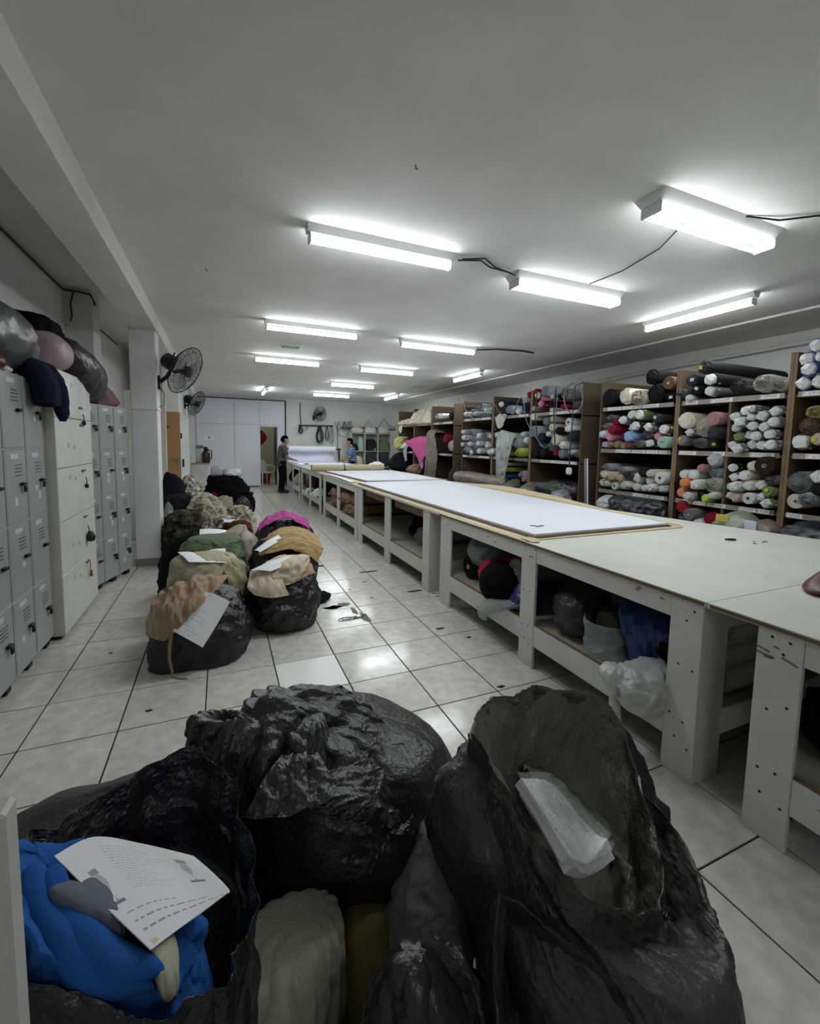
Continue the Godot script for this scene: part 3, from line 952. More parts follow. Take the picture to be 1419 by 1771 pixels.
# ---------------------------------------------------------------- fans
func wall_fan(label: String, at: Vector3, wall_to: Vector3, face: Vector3, r: float) -> void:   # at: hub centre; wall_to: foot of the bracket
	var n := thing("wall_fan", label, "fan", at, "black wall fans")
	var z := face.normalized()
	var x := Vector3.UP.cross(z).normalized()
	var B := Basis(x, z.cross(x), z)
	var cage := MB.new()
	for side in [-1.0, 1.0]:
		for q in [[1.0, 0.0], [0.86, 0.55], [0.62, 0.85], [0.36, 1.0]]:
			var pts := []
			for k in 33:
				pts.append(B * V(cos(TAU * k / 32) * r * q[0], sin(TAU * k / 32) * r * q[0], side * r * 0.24 * q[1]))
			cage.tube(pts, 0.006 if q[0] == 1.0 else 0.003, 5, false)
		for k in 36:
			var th := TAU * k / 36
			var d := V(cos(th), sin(th), 0)
			cage.tube([B * (d * r), B * (d * r * 0.86 + V(0, 0, side * r * 0.13)), B * (d * r * 0.6 + V(0, 0, side * r * 0.2)), B * (d * r * 0.22 + V(0, 0, side * r * 0.24))], 0.0022, 4, false)
	obj("cage", cage, M.wire, n)
	var hub := MB.new()
	hub.lathe([Vector2(0, r * 0.26), Vector2(r * 0.2, r * 0.25), Vector2(r * 0.22, r * 0.2), Vector2(r * 0.2, -r * 0.1), Vector2(0, -r * 0.1)], Vector3.ZERO, B * Basis(Vector3.RIGHT, PI / 2), 18)
	obj("hub", hub, M.black_metal, n)
	for k in 3:
		var th := TAU * k / 3 + 0.5
		var rows := []
		for j in 4:
			var f := 0.2 + 0.68 * j / 3.0
			var row := []
			for i in 3:
				var a := th + (i - 1) * (0.42 + 0.1 * j)
				row.append(B * (V(cos(a), sin(a), 0) * r * f + V(0, 0, (i - 1) * 0.05 * r)))
			rows.append(row)
		obj("blade", sheet(rows, 8, 8, {"thick": 0.003}), M.fan_blade, n)
	var mo := MB.new()
	mo.lathe([Vector2(0, -r * 1.0), Vector2(r * 0.22, -r * 0.99), Vector2(r * 0.31, -r * 0.9), Vector2(r * 0.33, -r * 0.36), Vector2(r * 0.26, -r * 0.26), Vector2(0, -r * 0.25)], Vector3.ZERO, B * Basis(Vector3.RIGHT, PI / 2), 20)
	mo.tube([B * V(0, r * 0.32, -r * 0.7), B * V(0, r * 0.44, -r * 0.7)], 0.008, 8)
	obj("motor", mo, M.black_metal, n)
	var w := wall_to - at
	var j0 := B * V(0, -r * 0.33, -r * 0.55)
	var ar := MB.new()
	ar.tube([j0, j0 + (w - j0) * 0.3 + V(0, -0.025, 0), w], [0.02, 0.024, 0.022], 10)
	obj("arm", ar, M.black_metal, n)
	var away := (w * V(1, 0, 1)).normalized()
	obj("bracket", bx(w, V(0.03, 0.17, 0.08), 0.008) if abs(away.x) > abs(away.z) else bx(w, V(0.08, 0.17, 0.03), 0.008), M.black_metal, n)
	var cord := MB.new()
	cord.tube([w + V(0, -0.05, 0), w + V(0.06, -0.14, 0.03), w + V(0.05, -0.27, 0.02), w + V(-0.005, -0.3, 0.03)], 0.004, 6)
	obj("cord", cord, M.wire, n)

func build_left_side() -> void:
	wall_fan("large black wall fan tipped upward on the near column", V(-0.376, 2.373, -6.1), V(-0.672, 2.22, -6.2), V(0.8, -0.46, 0.38), 0.3)
	wall_fan("smaller looking black fan on the wall past the far column, below and behind the first", V(-0.459, 2.307, -10.6), V(-0.686, 2.28, -10.72), V(0.82, -0.42, 0.38), 0.28)
	wall_fan("fan on the far wall over the hanging cables", V(3.15, 2.49, -15.14), V(3.0, 2.36, -15.485), V(0.45, -0.08, 0.9), 0.26)
	# orange door leaf
	var d := struct("door_1", span(-1.42, -0.667, 0.01, 2.025, -9.04, -9.0, 0.003), M.door, "plain orange-brown wooden door leaf standing open behind the near column", "door")
	var hn := MB.new()
	hn.tube([V(-0.71, 1.19, -9.0), V(-0.71, 1.19, -8.95), V(-0.73, 1.19, -8.94), V(-0.82, 1.185, -8.94)], 0.009, 8)
	hn.box(V(-0.71, 1.17, -8.997), V(0.035, 0.16, 0.006), 0.002)
	obj("door_handle", hn, M.steel, d)
	var hk := tag(obj("hanger_rod", bx(V(-0.93, 1.78, -8.985), V(0.2, 0.025, 0.02), 0.005, Basis(Vector3.BACK, -0.35)), mat(Color(0.25, 0.14, 0.06), 0.6)), "short dark brown rod fixed slantwise across the orange door", "rod")
	# switches on the far column
	for q in [[-0.68, 1.95, -9.42, 0.07, 0.12, "pale wall switch high on the far column"], [-0.68, 1.6, -9.38, 0.06, 0.1, "small dark wall box on the far column beside the orange door"], [-0.68, 1.07, -9.75, 0.06, 0.16, "dark box low on the white wall above the counter"]]:
		tag(obj("wall_switch", bx(V(q[0], q[1], q[2]), V(0.03, q[4], q[3]), 0.006), M.black if "dark" in q[5] else M.white_wood), q[5], "switch")
	# counter and what is on it
	var c := thing("counter", "low white cabinet with a stone top standing before the far partition", "cabinet", V(-0.55, 0, -12.3))
	obj("body", span(-0.14, 0.27, 0.0, 0.925, -0.4, 0.1, 0.004), M.white_wood, c)
	obj("counter_top", span(-0.14, 0.3, 0.925, 0.955, -0.42, 0.13, 0.004), mat(Color(0.6, 0.58, 0.54), 0.4), c)
	obj("door", span(-0.13, 0.265, 0.06, 0.9, 0.1, 0.116, 0.003), M.white_wood, c)
	var bo := thing("flask", "dark maroon flask on the counter", "flask", V(-0.34, 0.955, -12.25))
	var bm := MB.new()
	bm.lathe([Vector2(0.0, 0), Vector2(0.085, 0), Vector2(0.095, 0.03), Vector2(0.095, 0.24), Vector2(0.06, 0.3), Vector2(0, 0.3)], Vector3.ZERO)
	obj("body", bm, mat(Color(0.2, 0.06, 0.08), 0.3), bo)
	var bl := MB.new()
	bl.lathe([Vector2(0.0, 0.3), Vector2(0.05, 0.3), Vector2(0.055, 0.37), Vector2(0.03, 0.4), Vector2(0, 0.4)], Vector3.ZERO)
	bl.tube([V(0.05, 0.33, 0), V(0.13, 0.3, 0), V(0.13, 0.12, 0), V(0.09, 0.08, 0)], 0.014, 8)
	obj("lid_and_handle", bl, M.black, bo)
	var cm := thing("coffee_maker", "white coffee maker with a grey lid behind the dark flask", "coffee maker", V(-0.5, 0.955, -12.4))
	obj("body", span(-0.08, 0.07, 0, 0.36, -0.08, 0.08, 0.02), M.white_wood, cm)
	obj("lid", bx(V(0.02, 0.4, 0), V(0.2, 0.08, 0.16), 0.03), mat(Color(0.5, 0.48, 0.5), 0.4), cm)
	var mg := thing("crockery_box", "small pale box on the counter left of the coffee maker", "box", V(-0.625, 0.955, -12.22))
	obj("body", span(-0.055, 0.04, 0, 0.2, -0.08, 0.08, 0.006), M.paper_old, mg)
	obj("lid", span(-0.06, 0.045, 0.2, 0.22, -0.085, 0.085, 0.004), M.white_wood, mg)
	# things on top of the lockers
	var gb := thing("clothes_sack", "big grey plastic sack of dark blue clothes spilling off the near lockers", "sack", V(-1.31, 1.925, -3.5))
	obj("plastic_sack", _turned([[0.0, 0, -0.05, 0.02, 0.02], [0, 0.04, 0.02, 0.16, 0.13], [0.0, 0.1, 0.25, 0.22, 0.19], [0, 0.11, 0.6, 0.22, 0.19], [0.02, 0.06, 0.85, 0.16, 0.12], [0.02, 0.06, 0.9, 0.02, 0.02]], 90, 70, {"a1": 0.01, "f1": 2.5, "a2": 0.02, "seed": 31}, V(0, 0.13, -0.4)), mat(Color(0.3, 0.32, 0.33), 0.34, 0.5), gb)
	for q in [[0.13, -0.3, 0.32, 0.1, 51], [0.19, -0.38, 0.5, 0.06, 52], [0.16, -0.2, 0.28, 0.08, 53]]:
		obj("cloth_end", loft([[q[0] - 0.04, 0.14, q[1], 0.02, 0.02], [q[0], 0.1, q[1], q[3], q[3] * 0.8], [q[0] + 0.06, -0.02, q[1] - 0.02, q[3] * 0.9, q[3] * 0.8], [q[0] + 0.08, -0.1 - q[2] * 0.2, q[1] - 0.03, q[3] * 0.7, q[3] * 0.7], [q[0] + 0.08, -q[2] * 0.55, q[1] - 0.04, q[3] * 0.3, q[3] * 0.3]], 40, 30, {"a1": 0.02, "f1": 12.0, "seed": q[4]}), cloth(Color(0.12, 0.14, 0.22)), gb)
	var rb := tag(obj("red_pouch", loft([[-1.3, 1.93, -3.32, 0.01, 0.01], [-1.26, 1.935, -3.3, 0.1, 0.12], [-1.25, 1.98, -3.3, 0.11, 0.13], [-1.26, 2.02, -3.3, 0.08, 0.09], [-1.26, 2.03, -3.3, 0.01, 0.01]], 30, 20, {"a1": 0.012, "f1": 9.0, "seed": 8, "floor": 1.927}), cloth(Color(0.35, 0.07, 0.05), "l")), "small dark red pouch under the grey sack on the near lockers", "pouch")
	tag(obj("white_case", bx(V(-1.215, 1.95, -3.52), V(0.06, 0.04, 0.1), 0.015), M.paper_old), "small white case lying on the locker edge under the grey sack", "case")
	var pk := tag(obj("pink_bundle", _turned([[0, 0, -0.16, 0.02, 0.02], [0, 0, -0.14, 0.12, 0.1], [0, 0, 0, 0.155, 0.135], [0, 0, 0.2, 0.155, 0.135], [0, 0, 0.27, 0.1, 0.09], [0, 0, 0.28, 0.01, 0.01]], 48, 30, {"a1": 0.008, "f1": 7.0, "a2": 0.01, "seed": 61}, V(-1.22, 2.19, -4.35)), cloth(Color(0.72, 0.6, 0.63), "p")), "rounded pale pink plastic bundle on top of the white cabinet", "bundle")
	tag(obj("black_garment_bag", loft([[-1.35, 2.3, -4.42, 0.02, 0.03], [-1.35, 2.31, -4.42, 0.17, 0.3], [-1.36, 2.42, -4.42, 0.17, 0.27], [-1.38, 2.47, -4.44, 0.14, 0.2], [-1.38, 2.48, -4.44, 0.02, 0.02]], 60, 30, {"a1": 0.02, "f1": 7.0, "seed": 71, "e": 0.7}), cloth(Color(0.02, 0.02, 0.022))), "flat black cloth bag lying over the pink bundle", "bag")
	tag(obj("black_sack", _turned([[0, 0, -0.5, 0.02, 0.02], [0, 0, -0.45, 0.16, 0.14], [0, 0, -0.2, 0.24, 0.2], [0, 0.03, 0.2, 0.25, 0.2], [0, 0.06, 0.55, 0.18, 0.14], [0, 0.1, 0.62, 0.03, 0.03]], 90, 80, {"a1": 0.014, "f1": 2.5, "a2": 0.02, "seed": 81}, V(-1.25, 2.1, -5.0), -0.12), mat(Color(0.09, 0.09, 0.095), 0.36, 0.5)), "shiny black sack slumped over the askew lockers behind the white cabinet", "sack")
	tag(obj("pink_bundle", loft([[-1.15, 1.878, -5.7, 0.1, 0.24], [-1.15, 1.93, -5.72, 0.13, 0.25], [-1.17, 2.05, -5.6, 0.1, 0.18], [-1.18, 2.16, -5.5, 0.04, 0.06], [-1.18, 2.17, -5.5, 0.01, 0.01]], 40, 24, {"a1": 0.02, "f1": 6.0, "seed": 91, "floor": 1.873}), cloth(Color(0.5, 0.4, 0.43))), "dusky pink folded cloth on the askew lockers right of the black sack", "cloth")

# a loft whose rings run along z instead of y, moved to at, optionally pitched
func _turned(rings: Array, nu: int, nv: int, o: Dictionary, at: Vector3, pitch := 0.0, yaw := 0.0) -> ArrayMesh:
	var rr := []
	for q in rings:
		rr.append([q[0], q[2], -q[1], q[3], q[4]])
	var o2 := o.duplicate()
	o2.erase("floor")
	var m := loft(rr, nu, nv, o2)
	var st := SurfaceTool.new()
	st.append_from(m, 0, Transform3D(Basis(Vector3.UP, yaw) * Basis(Vector3.RIGHT, PI / 2 + pitch), at))
	return st.commit()
# ---------------------------------------------------------------- fabric rolls
const COL := {"black": Color(0.045, 0.045, 0.05), "charcoal": Color(0.16, 0.165, 0.175), "grey": Color(0.45, 0.455, 0.46), "silver": Color(0.68, 0.7, 0.73), "steel": Color(0.4, 0.45, 0.5), "white": Color(0.87, 0.88, 0.88), "cream": Color(0.84, 0.81, 0.72), "beige": Color(0.72, 0.65, 0.55), "brown": Color(0.42, 0.29, 0.2), "darkbrown": Color(0.13, 0.075, 0.06), "crimson": Color(0.55, 0.04, 0.13), "red": Color(0.62, 0.1, 0.09), "rust": Color(0.45, 0.24, 0.17), "magenta": Color(0.5, 0.1, 0.32), "pink": Color(0.86, 0.52, 0.63), "rose": Color(0.68, 0.46, 0.47), "blush": Color(0.85, 0.74, 0.71), "peach": Color(0.9, 0.58, 0.42), "orange": Color(0.92, 0.5, 0.22), "yellow": Color(0.8, 0.75, 0.3), "lime": Color(0.72, 0.83, 0.2), "green": Color(0.3, 0.42, 0.25), "olive": Color(0.45, 0.52, 0.27), "palegreen": Color(0.74, 0.8, 0.68), "mint": Color(0.58, 0.75, 0.67), "ice": Color(0.72, 0.82, 0.86), "skyblue": Color(0.52, 0.66, 0.83), "blue": Color(0.22, 0.32, 0.58), "navy": Color(0.1, 0.12, 0.22)}
const NAMES := {"darkbrown": "dark brown", "ice": "ice blue", "skyblue": "sky blue", "steel": "steel blue", "palegreen": "pale green"}
var U := {}

func unit_shapes() -> void:
	for k in 3:
		var rr := []
		for i in 5:
			rr.append([0.03 * sin(k + i), i * 0.3375, 0.03 * cos(2.0 * k + i), 1.0 + 0.02 * sin(i * 2.0 + k), 0.97 + 0.02 * cos(i + k)])
		U["solid%d" % k] = along_x(loft(rr, 18, 9, {"seed": 200 + k, "a2": 0.035, "f2": 1.2}))
	var hol := MB.new()
	hol.lathe([Vector2(0.2, 0.3), Vector2(0.2, 0.012), Vector2(0.23, 0.0), Vector2(0.93, 0.0), Vector2(0.99, 0.008), Vector2(1.0, 0.03), Vector2(1.0, 1.35), Vector2(0.0, 1.35)], Vector3.ZERO, Basis.IDENTITY, 20)
	U.hollow = along_x(hol.mesh())
	var core := MB.new()
	core.lathe([Vector2(0.17, 0.29), Vector2(0.17, -0.006), Vector2(0.215, -0.006), Vector2(0.215, 0.002)], Vector3.ZERO, Basis.IDENTITY, 16)
	U.core = along_x(core.mesh())
	var hole := MB.new()
	hole.lathe([Vector2(0.168, 0.2), Vector2(0.0, 0.2)], Vector3.ZERO, Basis.IDENTITY, 16)
	U.hole = along_x(hole.mesh())
	for k in 4:   # folded white wrapping over the end: a puckered, faceted cap
		var m := MB.new()
		var nseg := 7 + k % 2
		var rim := []
		var mid := []
		for i in nseg:
			var th := TAU * i / nseg + 0.4 * k
			var w := 1.0 + 0.1 * sin(i * 3.1 + k * 1.7)
			rim.append(V(cos(th) * 1.04 * w, 0.05 + 0.02 * (i % 2), sin(th) * 1.03 * w))
			mid.append(V(cos(th + 0.25) * 0.8 * w, -0.028 - 0.012 * (i % 2), sin(th + 0.25) * 0.8 * w))
		for i in nseg:
			var j := (i + 1) % nseg
			var ref := V(0, 0.5, 0)
			m.face([rim[i], rim[j], mid[i]], ref)
			m.face([rim[j], mid[j], mid[i]], ref)
			m.face([mid[i], mid[j], V(0.06 * sin(k), -0.044, 0.05)], ref)
		U["cap%d" % k] = along_x(m.mesh())
	for k in 3:   # gathered film, ruffled towards a loose tail
		U["film%d" % k] = along_x(loft([[0, 0.22, 0, 1.05, 1.05], [0, 0.05, 0, 1.07, 1.06], [0.05, -0.01, 0.1, 0.85, 0.8], [0.1 * k - 0.1, -0.03, -0.1, 0.45, 0.5], [0.1, -0.05, -0.15, 0.25, 0.2], [0.15, -0.06, -0.3, 0.06, 0.06]], 26, 16, {"seed": 300 + k, "a1": 0.09, "f1": 1.6, "pleats": 9.0, "pleat": 0.09, "pv": 0.2, "stretch": V(1, 4, 1)}))
		U["tie%d" % k] = along_x(loft([[0, 0.16, 0, 1.03, 1.03], [0, 0.02, 0, 1.0, 1.0], [0, -0.03, -0.05, 0.7, 0.7], [0, -0.05, -0.1, 0.22, 0.2], [0, -0.065, -0.13, 0.1, 0.1], [0.02, -0.085, -0.3, 0.3, 0.16], [0.02, -0.085, -0.42, 0.22, 0.05]], 26, 22, {"seed": 320 + k, "pleats": 12.0, "pleat": 0.09, "pv": 0.25, "stretch": V(1, 4, 1)}))
	var tg := MB.new()
	tg.box(V(0, -0.03, 0), V(0.62, 0.006, 0.5), 0.0)
	U.tag = along_x(tg.mesh())

func faded(c: Color) -> Color:   # dusty, undyed look
	var g := c.get_luminance()
	return c.lerp(Color(g, g, g), 0.16).lerp(Color(0.9, 0.9, 0.88), 0.07)

func along_x(m: ArrayMesh) -> ArrayMesh:   # local y becomes +x (into the shelf), local x becomes z, local z becomes y
	var st := SurfaceTool.new()
	st.append_from(m, 0, Transform3D(Basis(V(0, 0, 1), V(1, 0, 0), V(0, 1, 0)), Vector3.ZERO))
	return st.commit()

func unit(called: String, key: String, m: Material, parent: Node, r: float, ln := 1.0, turn := 0.0) -> MeshInstance3D:
	var o := obj(called, U[key], m, parent)
	o.transform = Transform3D(Basis(Vector3.RIGHT, turn) * Basis.from_scale(V(ln, r, r)), Vector3.ZERO)
	return o

func roll(at: Vector3, r: float, body: String, cap: String, flag: String, k: int, ln := 1.0) -> Node3D:
	var n := thing("fabric_roll", "", "fabric roll", at)
	var bc: Color = faded(COL[body])
	var cc: Color = faded(COL[cap])
	var turn := k * 1.3
	if flag == "c":
		unit("fabric", "hollow", cloth(bc), n, r, ln)
		unit("core", "core", cloth(Color(0.8, 0.78, 0.74) if body != "white" else Color(0.3, 0.29, 0.28), "l"), n, r)
		unit("core_hole", "hole", M.black, n, r)
	else:
		unit("fabric", "solid%d" % (k % 3), cloth(bc, "p" if flag == "p" else ""), n, r, ln, turn)
		if flag == "p":
			unit("film_end", "film%d" % (k % 3), cloth(cc.lerp(Color(0.75, 0.78, 0.8), 0.3), "p"), n, r, 1.0, turn * 0.3)
		elif flag == "k":
			unit("tied_end", "tie%d" % (k % 3), cloth(cc, "p"), n, r)
		elif cap != body or body in ["white", "cream", "silver", "ice"]:
			unit("end_wrap", "cap%d" % (k % 4), cloth(cc, "l"), n, r, 1.0, turn)
		else:
			unit("end_wrap", "cap%d" % (k % 4), cloth(cc), n, r, 0.6, turn)
	if flag in ["y", "w", "o"]:
		var tgc := {"y": Color(0.85, 0.82, 0.2), "w": Color(0.85, 0.86, 0.86), "o": Color(0.85, 0.36, 0.12)}
		var t := unit("tag", "tag", cloth(tgc[flag], "l"), n, r, 1.0, turn * 0.4)
		t.position = V(0, r * 0.3 * sin(k * 2.0) - r * (0.45 if flag == "o" else 0.0), r * 0.35 * cos(k * 1.1))
	return n

func roll_cell(where: String, floor_y: float, rows: Array) -> void:
	var by := {}
	var i := 0
	for q in rows:
		var jut := 0.05 * sin(i * 2.4) + 0.02 * cos(i * 5.1)
		var n := roll(V(4.47 + jut * 0.9, q[1], q[0]), q[2], q[3], q[4], q[5], i, 0.98 - 0.06 * (i % 3))
		var c: String = NAMES.get(q[3], q[3])
		var what := c + " roll"
		if q[5] == "y":
			what = "yellow-tagged " + c + " roll"
		elif q[5] == "w":
			what = "white-tagged " + c + " roll"
		elif q[5] == "o":
			what = "orange-tagged " + c + " roll"
		elif q[5] == "c":
			what = "open-cored " + c + " roll"
		elif q[5] == "p":
			what = "film-wrapped " + c + " roll"
		elif q[5] == "k":
			what = "tied " + c + " roll"
		elif q[3] != q[4]:
			what = "%s-ended %s roll" % [q[4] if not NAMES.has(q[4]) else "pale", c]
		if not by.has(what):
			by[what] = []
		by[what].append([n, q[0], q[1], q[2]])
		i += 1
	var nth := ["leftmost", "second", "third", "fourth", "fifth", "sixth", "seventh", "eighth", "ninth", "tenth", "eleventh", "twelfth"]
	for what in by:
		var a: Array = by[what]
		a.sort_custom(func(p, q): return p[1] < q[1])
		if a.size() == 1:
			set_label(a[0][0], what + ", " + where)
		elif a.size() <= 4 or a.size() > 12:
			# split in lower and upper layers when there are many
			if a.size() > 12:
				for low in [true, false]:
					var part := []
					var layers := []
					for e in a:
						layers.append(e[2])
					layers.sort()
					var cut: float = layers[layers.size() / 2]
					for e in a:
						if (e[2] < cut) == low:
							part.append(e)
					for k in part.size():
						set_label(part[k][0], "%s of %s %ss from left, %s" % [nth[k], "lower" if low else "upper", plural(what), where])
			else:
				for k in a.size():
					set_label(a[k][0], "%s of the %ss from left, %s" % [nth[k] if k else "first", plural(what), where])
		else:
			for k in a.size():
				set_label(a[k][0], "%s of the %ss from left, %s" % [nth[k] if k else "first", plural(what), where])
	for what in by:
		for e in by[what]:
			e[0].set_meta("group", "rolls in " + where)

func plural(what: String) -> String:
	return what.replace(" roll with", " rolls with") + ("|" if " with " in what else "")

func set_label(n: Node, s: String) -> void:
	n.set_meta("label", s.replace("|s", "").replace("|", "").replace("  ", " "))

func build_rolls() -> void:
	unit_shapes()
	roll_cell("top row, left bay of nearest shelving", 2.016, [
		[-4.130, 2.160, 0.103, "black", "black", "-"], [-3.890, 2.156, 0.099, "cream", "cream", "o"], [-3.664, 2.114, 0.079, "beige", "beige", "p"],
		[-3.489, 2.152, 0.103, "black", "black", "-"], [-3.534, 2.329, 0.082, "black", "black", "-"], [-3.329, 2.243, 0.069, "brown", "brown", "c"],
		[-3.336, 2.100, 0.058, "black", "black", "w"]])
	roll_cell("second row, left bay of nearest shelving", 1.496, [
		[-4.111, 1.904, 0.039, "grey", "grey", "p"], [-4.027, 1.852, 0.048, "crimson", "crimson", "-"], [-3.990, 1.755, 0.057, "crimson", "crimson", "-"],
		[-4.150, 1.802, 0.044, "silver", "silver", "p"], [-4.173, 1.698, 0.050, "ice", "ice", "-"], [-4.069, 1.673, 0.058, "pink", "pink", "-"],
		[-3.897, 1.671, 0.049, "magenta", "magenta", "-"], [-3.757, 1.669, 0.065, "skyblue", "skyblue", "-"], [-3.882, 1.864, 0.054, "grey", "white", "y"],
		[-3.770, 1.923, 0.055, "olive", "white", "-"], [-3.638, 1.916, 0.062, "olive", "white", "-"], [-3.789, 1.776, 0.048, "silver", "white", "-"],
		[-3.684, 1.789, 0.059, "charcoal", "white", "y"], [-3.423, 1.862, 0.054, "charcoal", "charcoal", "w"], [-3.583, 1.697, 0.055, "grey", "grey", "p"],
		[-3.508, 1.772, 0.049, "grey", "white", "y"], [-3.445, 1.668, 0.050, "pink", "pink", "-"], [-3.344, 1.742, 0.058, "brown", "white", "y"],
		[-3.326, 1.603, 0.066, "mint", "mint", "c"], [-3.525, 1.591, 0.051, "charcoal", "white", "-"], [-3.646, 1.584, 0.043, "grey", "grey", "p"],
		[-3.980, 1.570, 0.048, "olive", "olive", "-"], [-3.889, 1.559, 0.042, "rose", "rose", "-"], [-4.080, 1.569, 0.039, "rose", "silver", "-"],
		[-4.164, 1.568, 0.039, "red", "red", "-"], [-3.768, 1.565, 0.042, "rust", "rust", "-"]])
	roll_cell("third row, left bay of nearest shelving", 0.986, [
		[-4.129, 1.290, 0.041, "silver", "silver", "p"], [-4.162, 1.201, 0.045, "white", "white", "-"], [-4.063, 1.189, 0.044, "cream", "cream", "-"],
		[-4.146, 1.089, 0.049, "white", "white", "-"], [-4.047, 1.087, 0.044, "cream", "cream", "-"], [-3.959, 1.062, 0.049, "white", "white", "c"],
		[-3.917, 1.254, 0.045, "blush", "blush", "p"], [-3.976, 1.165, 0.041, "beige", "beige", "y"], [-3.878, 1.161, 0.045, "beige", "beige", "y"],
		[-3.812, 1.084, 0.054, "white", "blush", "-"], [-3.780, 1.216, 0.040, "charcoal", "charcoal", "p"], [-3.669, 1.184, 0.063, "cream", "white", "-"],
		[-3.558, 1.260, 0.058, "darkbrown", "darkbrown", "-"], [-3.451, 1.251, 0.046, "cream", "cream", "y"], [-3.488, 1.165, 0.046, "cream", "white", "y"],
		[-3.334, 1.210, 0.067, "white", "white", "c"], [-3.675, 1.073, 0.050, "cream", "white", "-"], [-3.531, 1.076, 0.042, "beige", "white", "-"],
		[-3.427, 1.093, 0.046, "white", "white", "-"], [-3.331, 1.091, 0.045, "white", "white", "-"]])
	roll_cell("top row, middle bay of nearest shelving", 2.016, [
		[-3.088, 2.243, 0.062, "charcoal", "charcoal", "w"], [-3.038, 2.136, 0.058, "black", "black", "w"], [-3.149, 2.117, 0.039, "charcoal", "charcoal", "p"],
		[-2.968, 2.361, 0.065, "charcoal", "charcoal", "y"], [-2.876, 2.222, 0.063, "charcoal", "white", "-"], [-2.868, 2.108, 0.053, "grey", "white", "y"],
		[-2.664, 2.136, 0.068, "black", "black", "p"], [-2.399, 2.131, 0.073, "cream", "cream", "p"], [-2.287, 2.097, 0.046, "cream", "cream", "p"],
		[-3.089, 2.057, 0.039, "silver", "white", "-"]])
	roll_cell("second row, middle bay of nearest shelving", 1.496, [
		[-3.112, 1.829, 0.088, "cream", "cream", "s"], [-2.932, 1.754, 0.092, "cream", "cream", "k"], [-2.798, 1.834, 0.067, "rose", "rose", "c"],
		[-3.064, 1.706, 0.041, "grey", "white", "-"], [-3.127, 1.621, 0.056, "grey", "grey", "y"], [-2.958, 1.598, 0.050, "grey", "grey", "p"],
		[-2.839, 1.595, 0.053, "charcoal", "charcoal", "y"], [-2.784, 1.697, 0.064, "charcoal", "charcoal", "-"]])
	roll_cell("second row, split bay of nearest shelving", 1.496, [
		[-2.634, 1.847, 0.046, "grey", "white", "-"], [-2.548, 1.898, 0.054, "grey", "white", "-"], [-2.456, 1.907, 0.036, "grey", "white", "-"],
		[-2.305, 1.879, 0.049, "grey", "white", "-"], [-2.478, 1.837, 0.039, "grey", "white", "-"], [-2.393, 1.841, 0.048, "grey", "white", "-"],
		[-2.634, 1.743, 0.046, "grey", "white", "-"], [-2.554, 1.795, 0.050, "grey", "white", "y"], [-2.468, 1.754, 0.046, "grey", "white", "-"],
		[-2.376, 1.744, 0.048, "grey", "white", "-"], [-2.289, 1.784, 0.049, "grey", "white", "-"], [-2.510, 1.674, 0.046, "grey", "white", "-"],
		[-2.421, 1.663, 0.046, "grey", "white", "-"], [-2.310, 1.677, 0.047, "grey", "white", "-"], [-2.640, 1.583, 0.040, "grey", "white", "-"],
		[-2.562, 1.546, 0.048, "grey", "white", "-"], [-2.476, 1.587, 0.049, "grey", "white", "-"], [-2.382, 1.580, 0.046, "grey", "white", "-"],
		[-2.289, 1.585, 0.049, "grey", "white", "-"], [-2.600, 1.658, 0.046, "olive", "olive", "-"]])
	roll_cell("third row, middle bay of nearest shelving", 0.986, [
		[-2.794, 1.434, 0.070, "silver", "silver", "s"], [-3.097, 1.267, 0.054, "silver", "white", "y"], [-3.032, 1.186, 0.051, "orange", "orange", "-"],
		[-3.151, 1.167, 0.049, "black", "black", "-"], [-2.970, 1.272, 0.055, "silver", "white", "-"], [-2.903, 1.341, 0.043, "rose", "rose", "-"],
		[-2.807, 1.307, 0.060, "ice", "ice", "p"], [-2.919, 1.177, 0.055, "cream", "white", "-"], [-2.793, 1.180, 0.069, "palegreen", "palegreen", "p"],
		[-3.101, 1.078, 0.054, "peach", "peach", "-"], [-3.007, 1.047, 0.046, "white", "white", "-"], [-2.917, 1.074, 0.050, "charcoal", "charcoal", "p"],
		[-2.828, 1.047, 0.044, "lime", "lime", "-"], [-2.757, 1.083, 0.037, "cream", "white", "-"]])
	roll_cell("third row, split bay of nearest shelving", 0.986, [
		[-2.615, 1.366, 0.044, "black", "white", "-"], [-2.455, 1.389, 0.051, "cream", "cream", "-"], [-2.323, 1.400, 0.083, "darkbrown", "darkbrown", "c"],
		[-2.598, 1.278, 0.042, "charcoal", "white", "-"], [-2.498, 1.298, 0.050, "cream", "white", "-"], [-2.289, 1.276, 0.047, "grey", "grey", "p"],
		[-2.640, 1.183, 0.040, "grey", "white", "-"], [-2.551, 1.192, 0.051, "cream", "white", "-"], [-2.455, 1.210, 0.049, "cream", "white", "-"],
		[-2.363, 1.224, 0.045, "silver", "white", "-"], [-2.288, 1.173, 0.048, "olive", "olive", "y"], [-2.639, 1.094, 0.040, "grey", "white", "-"],
		[-2.550, 1.093, 0.050, "beige", "beige", "-"], [-2.447, 1.093, 0.054, "white", "white", "c"], [-2.356, 1.117, 0.042, "silver", "white", "-"],
		[-2.286, 1.067, 0.045, "olive", "white", "-"]])
	roll_cell("bottom row, middle bay of nearest shelving", 0.526, [
		[-3.087, 0.920, 0.072, "red", "red", "-"], [-3.101, 0.803, 0.047, "blue", "silver", "c"], [-2.968, 0.863, 0.063, "grey", "grey", "c"],
		[-2.789, 0.846, 0.066, "crimson", "crimson", "-"], [-2.888, 0.778, 0.055, "silver", "white", "-"]])
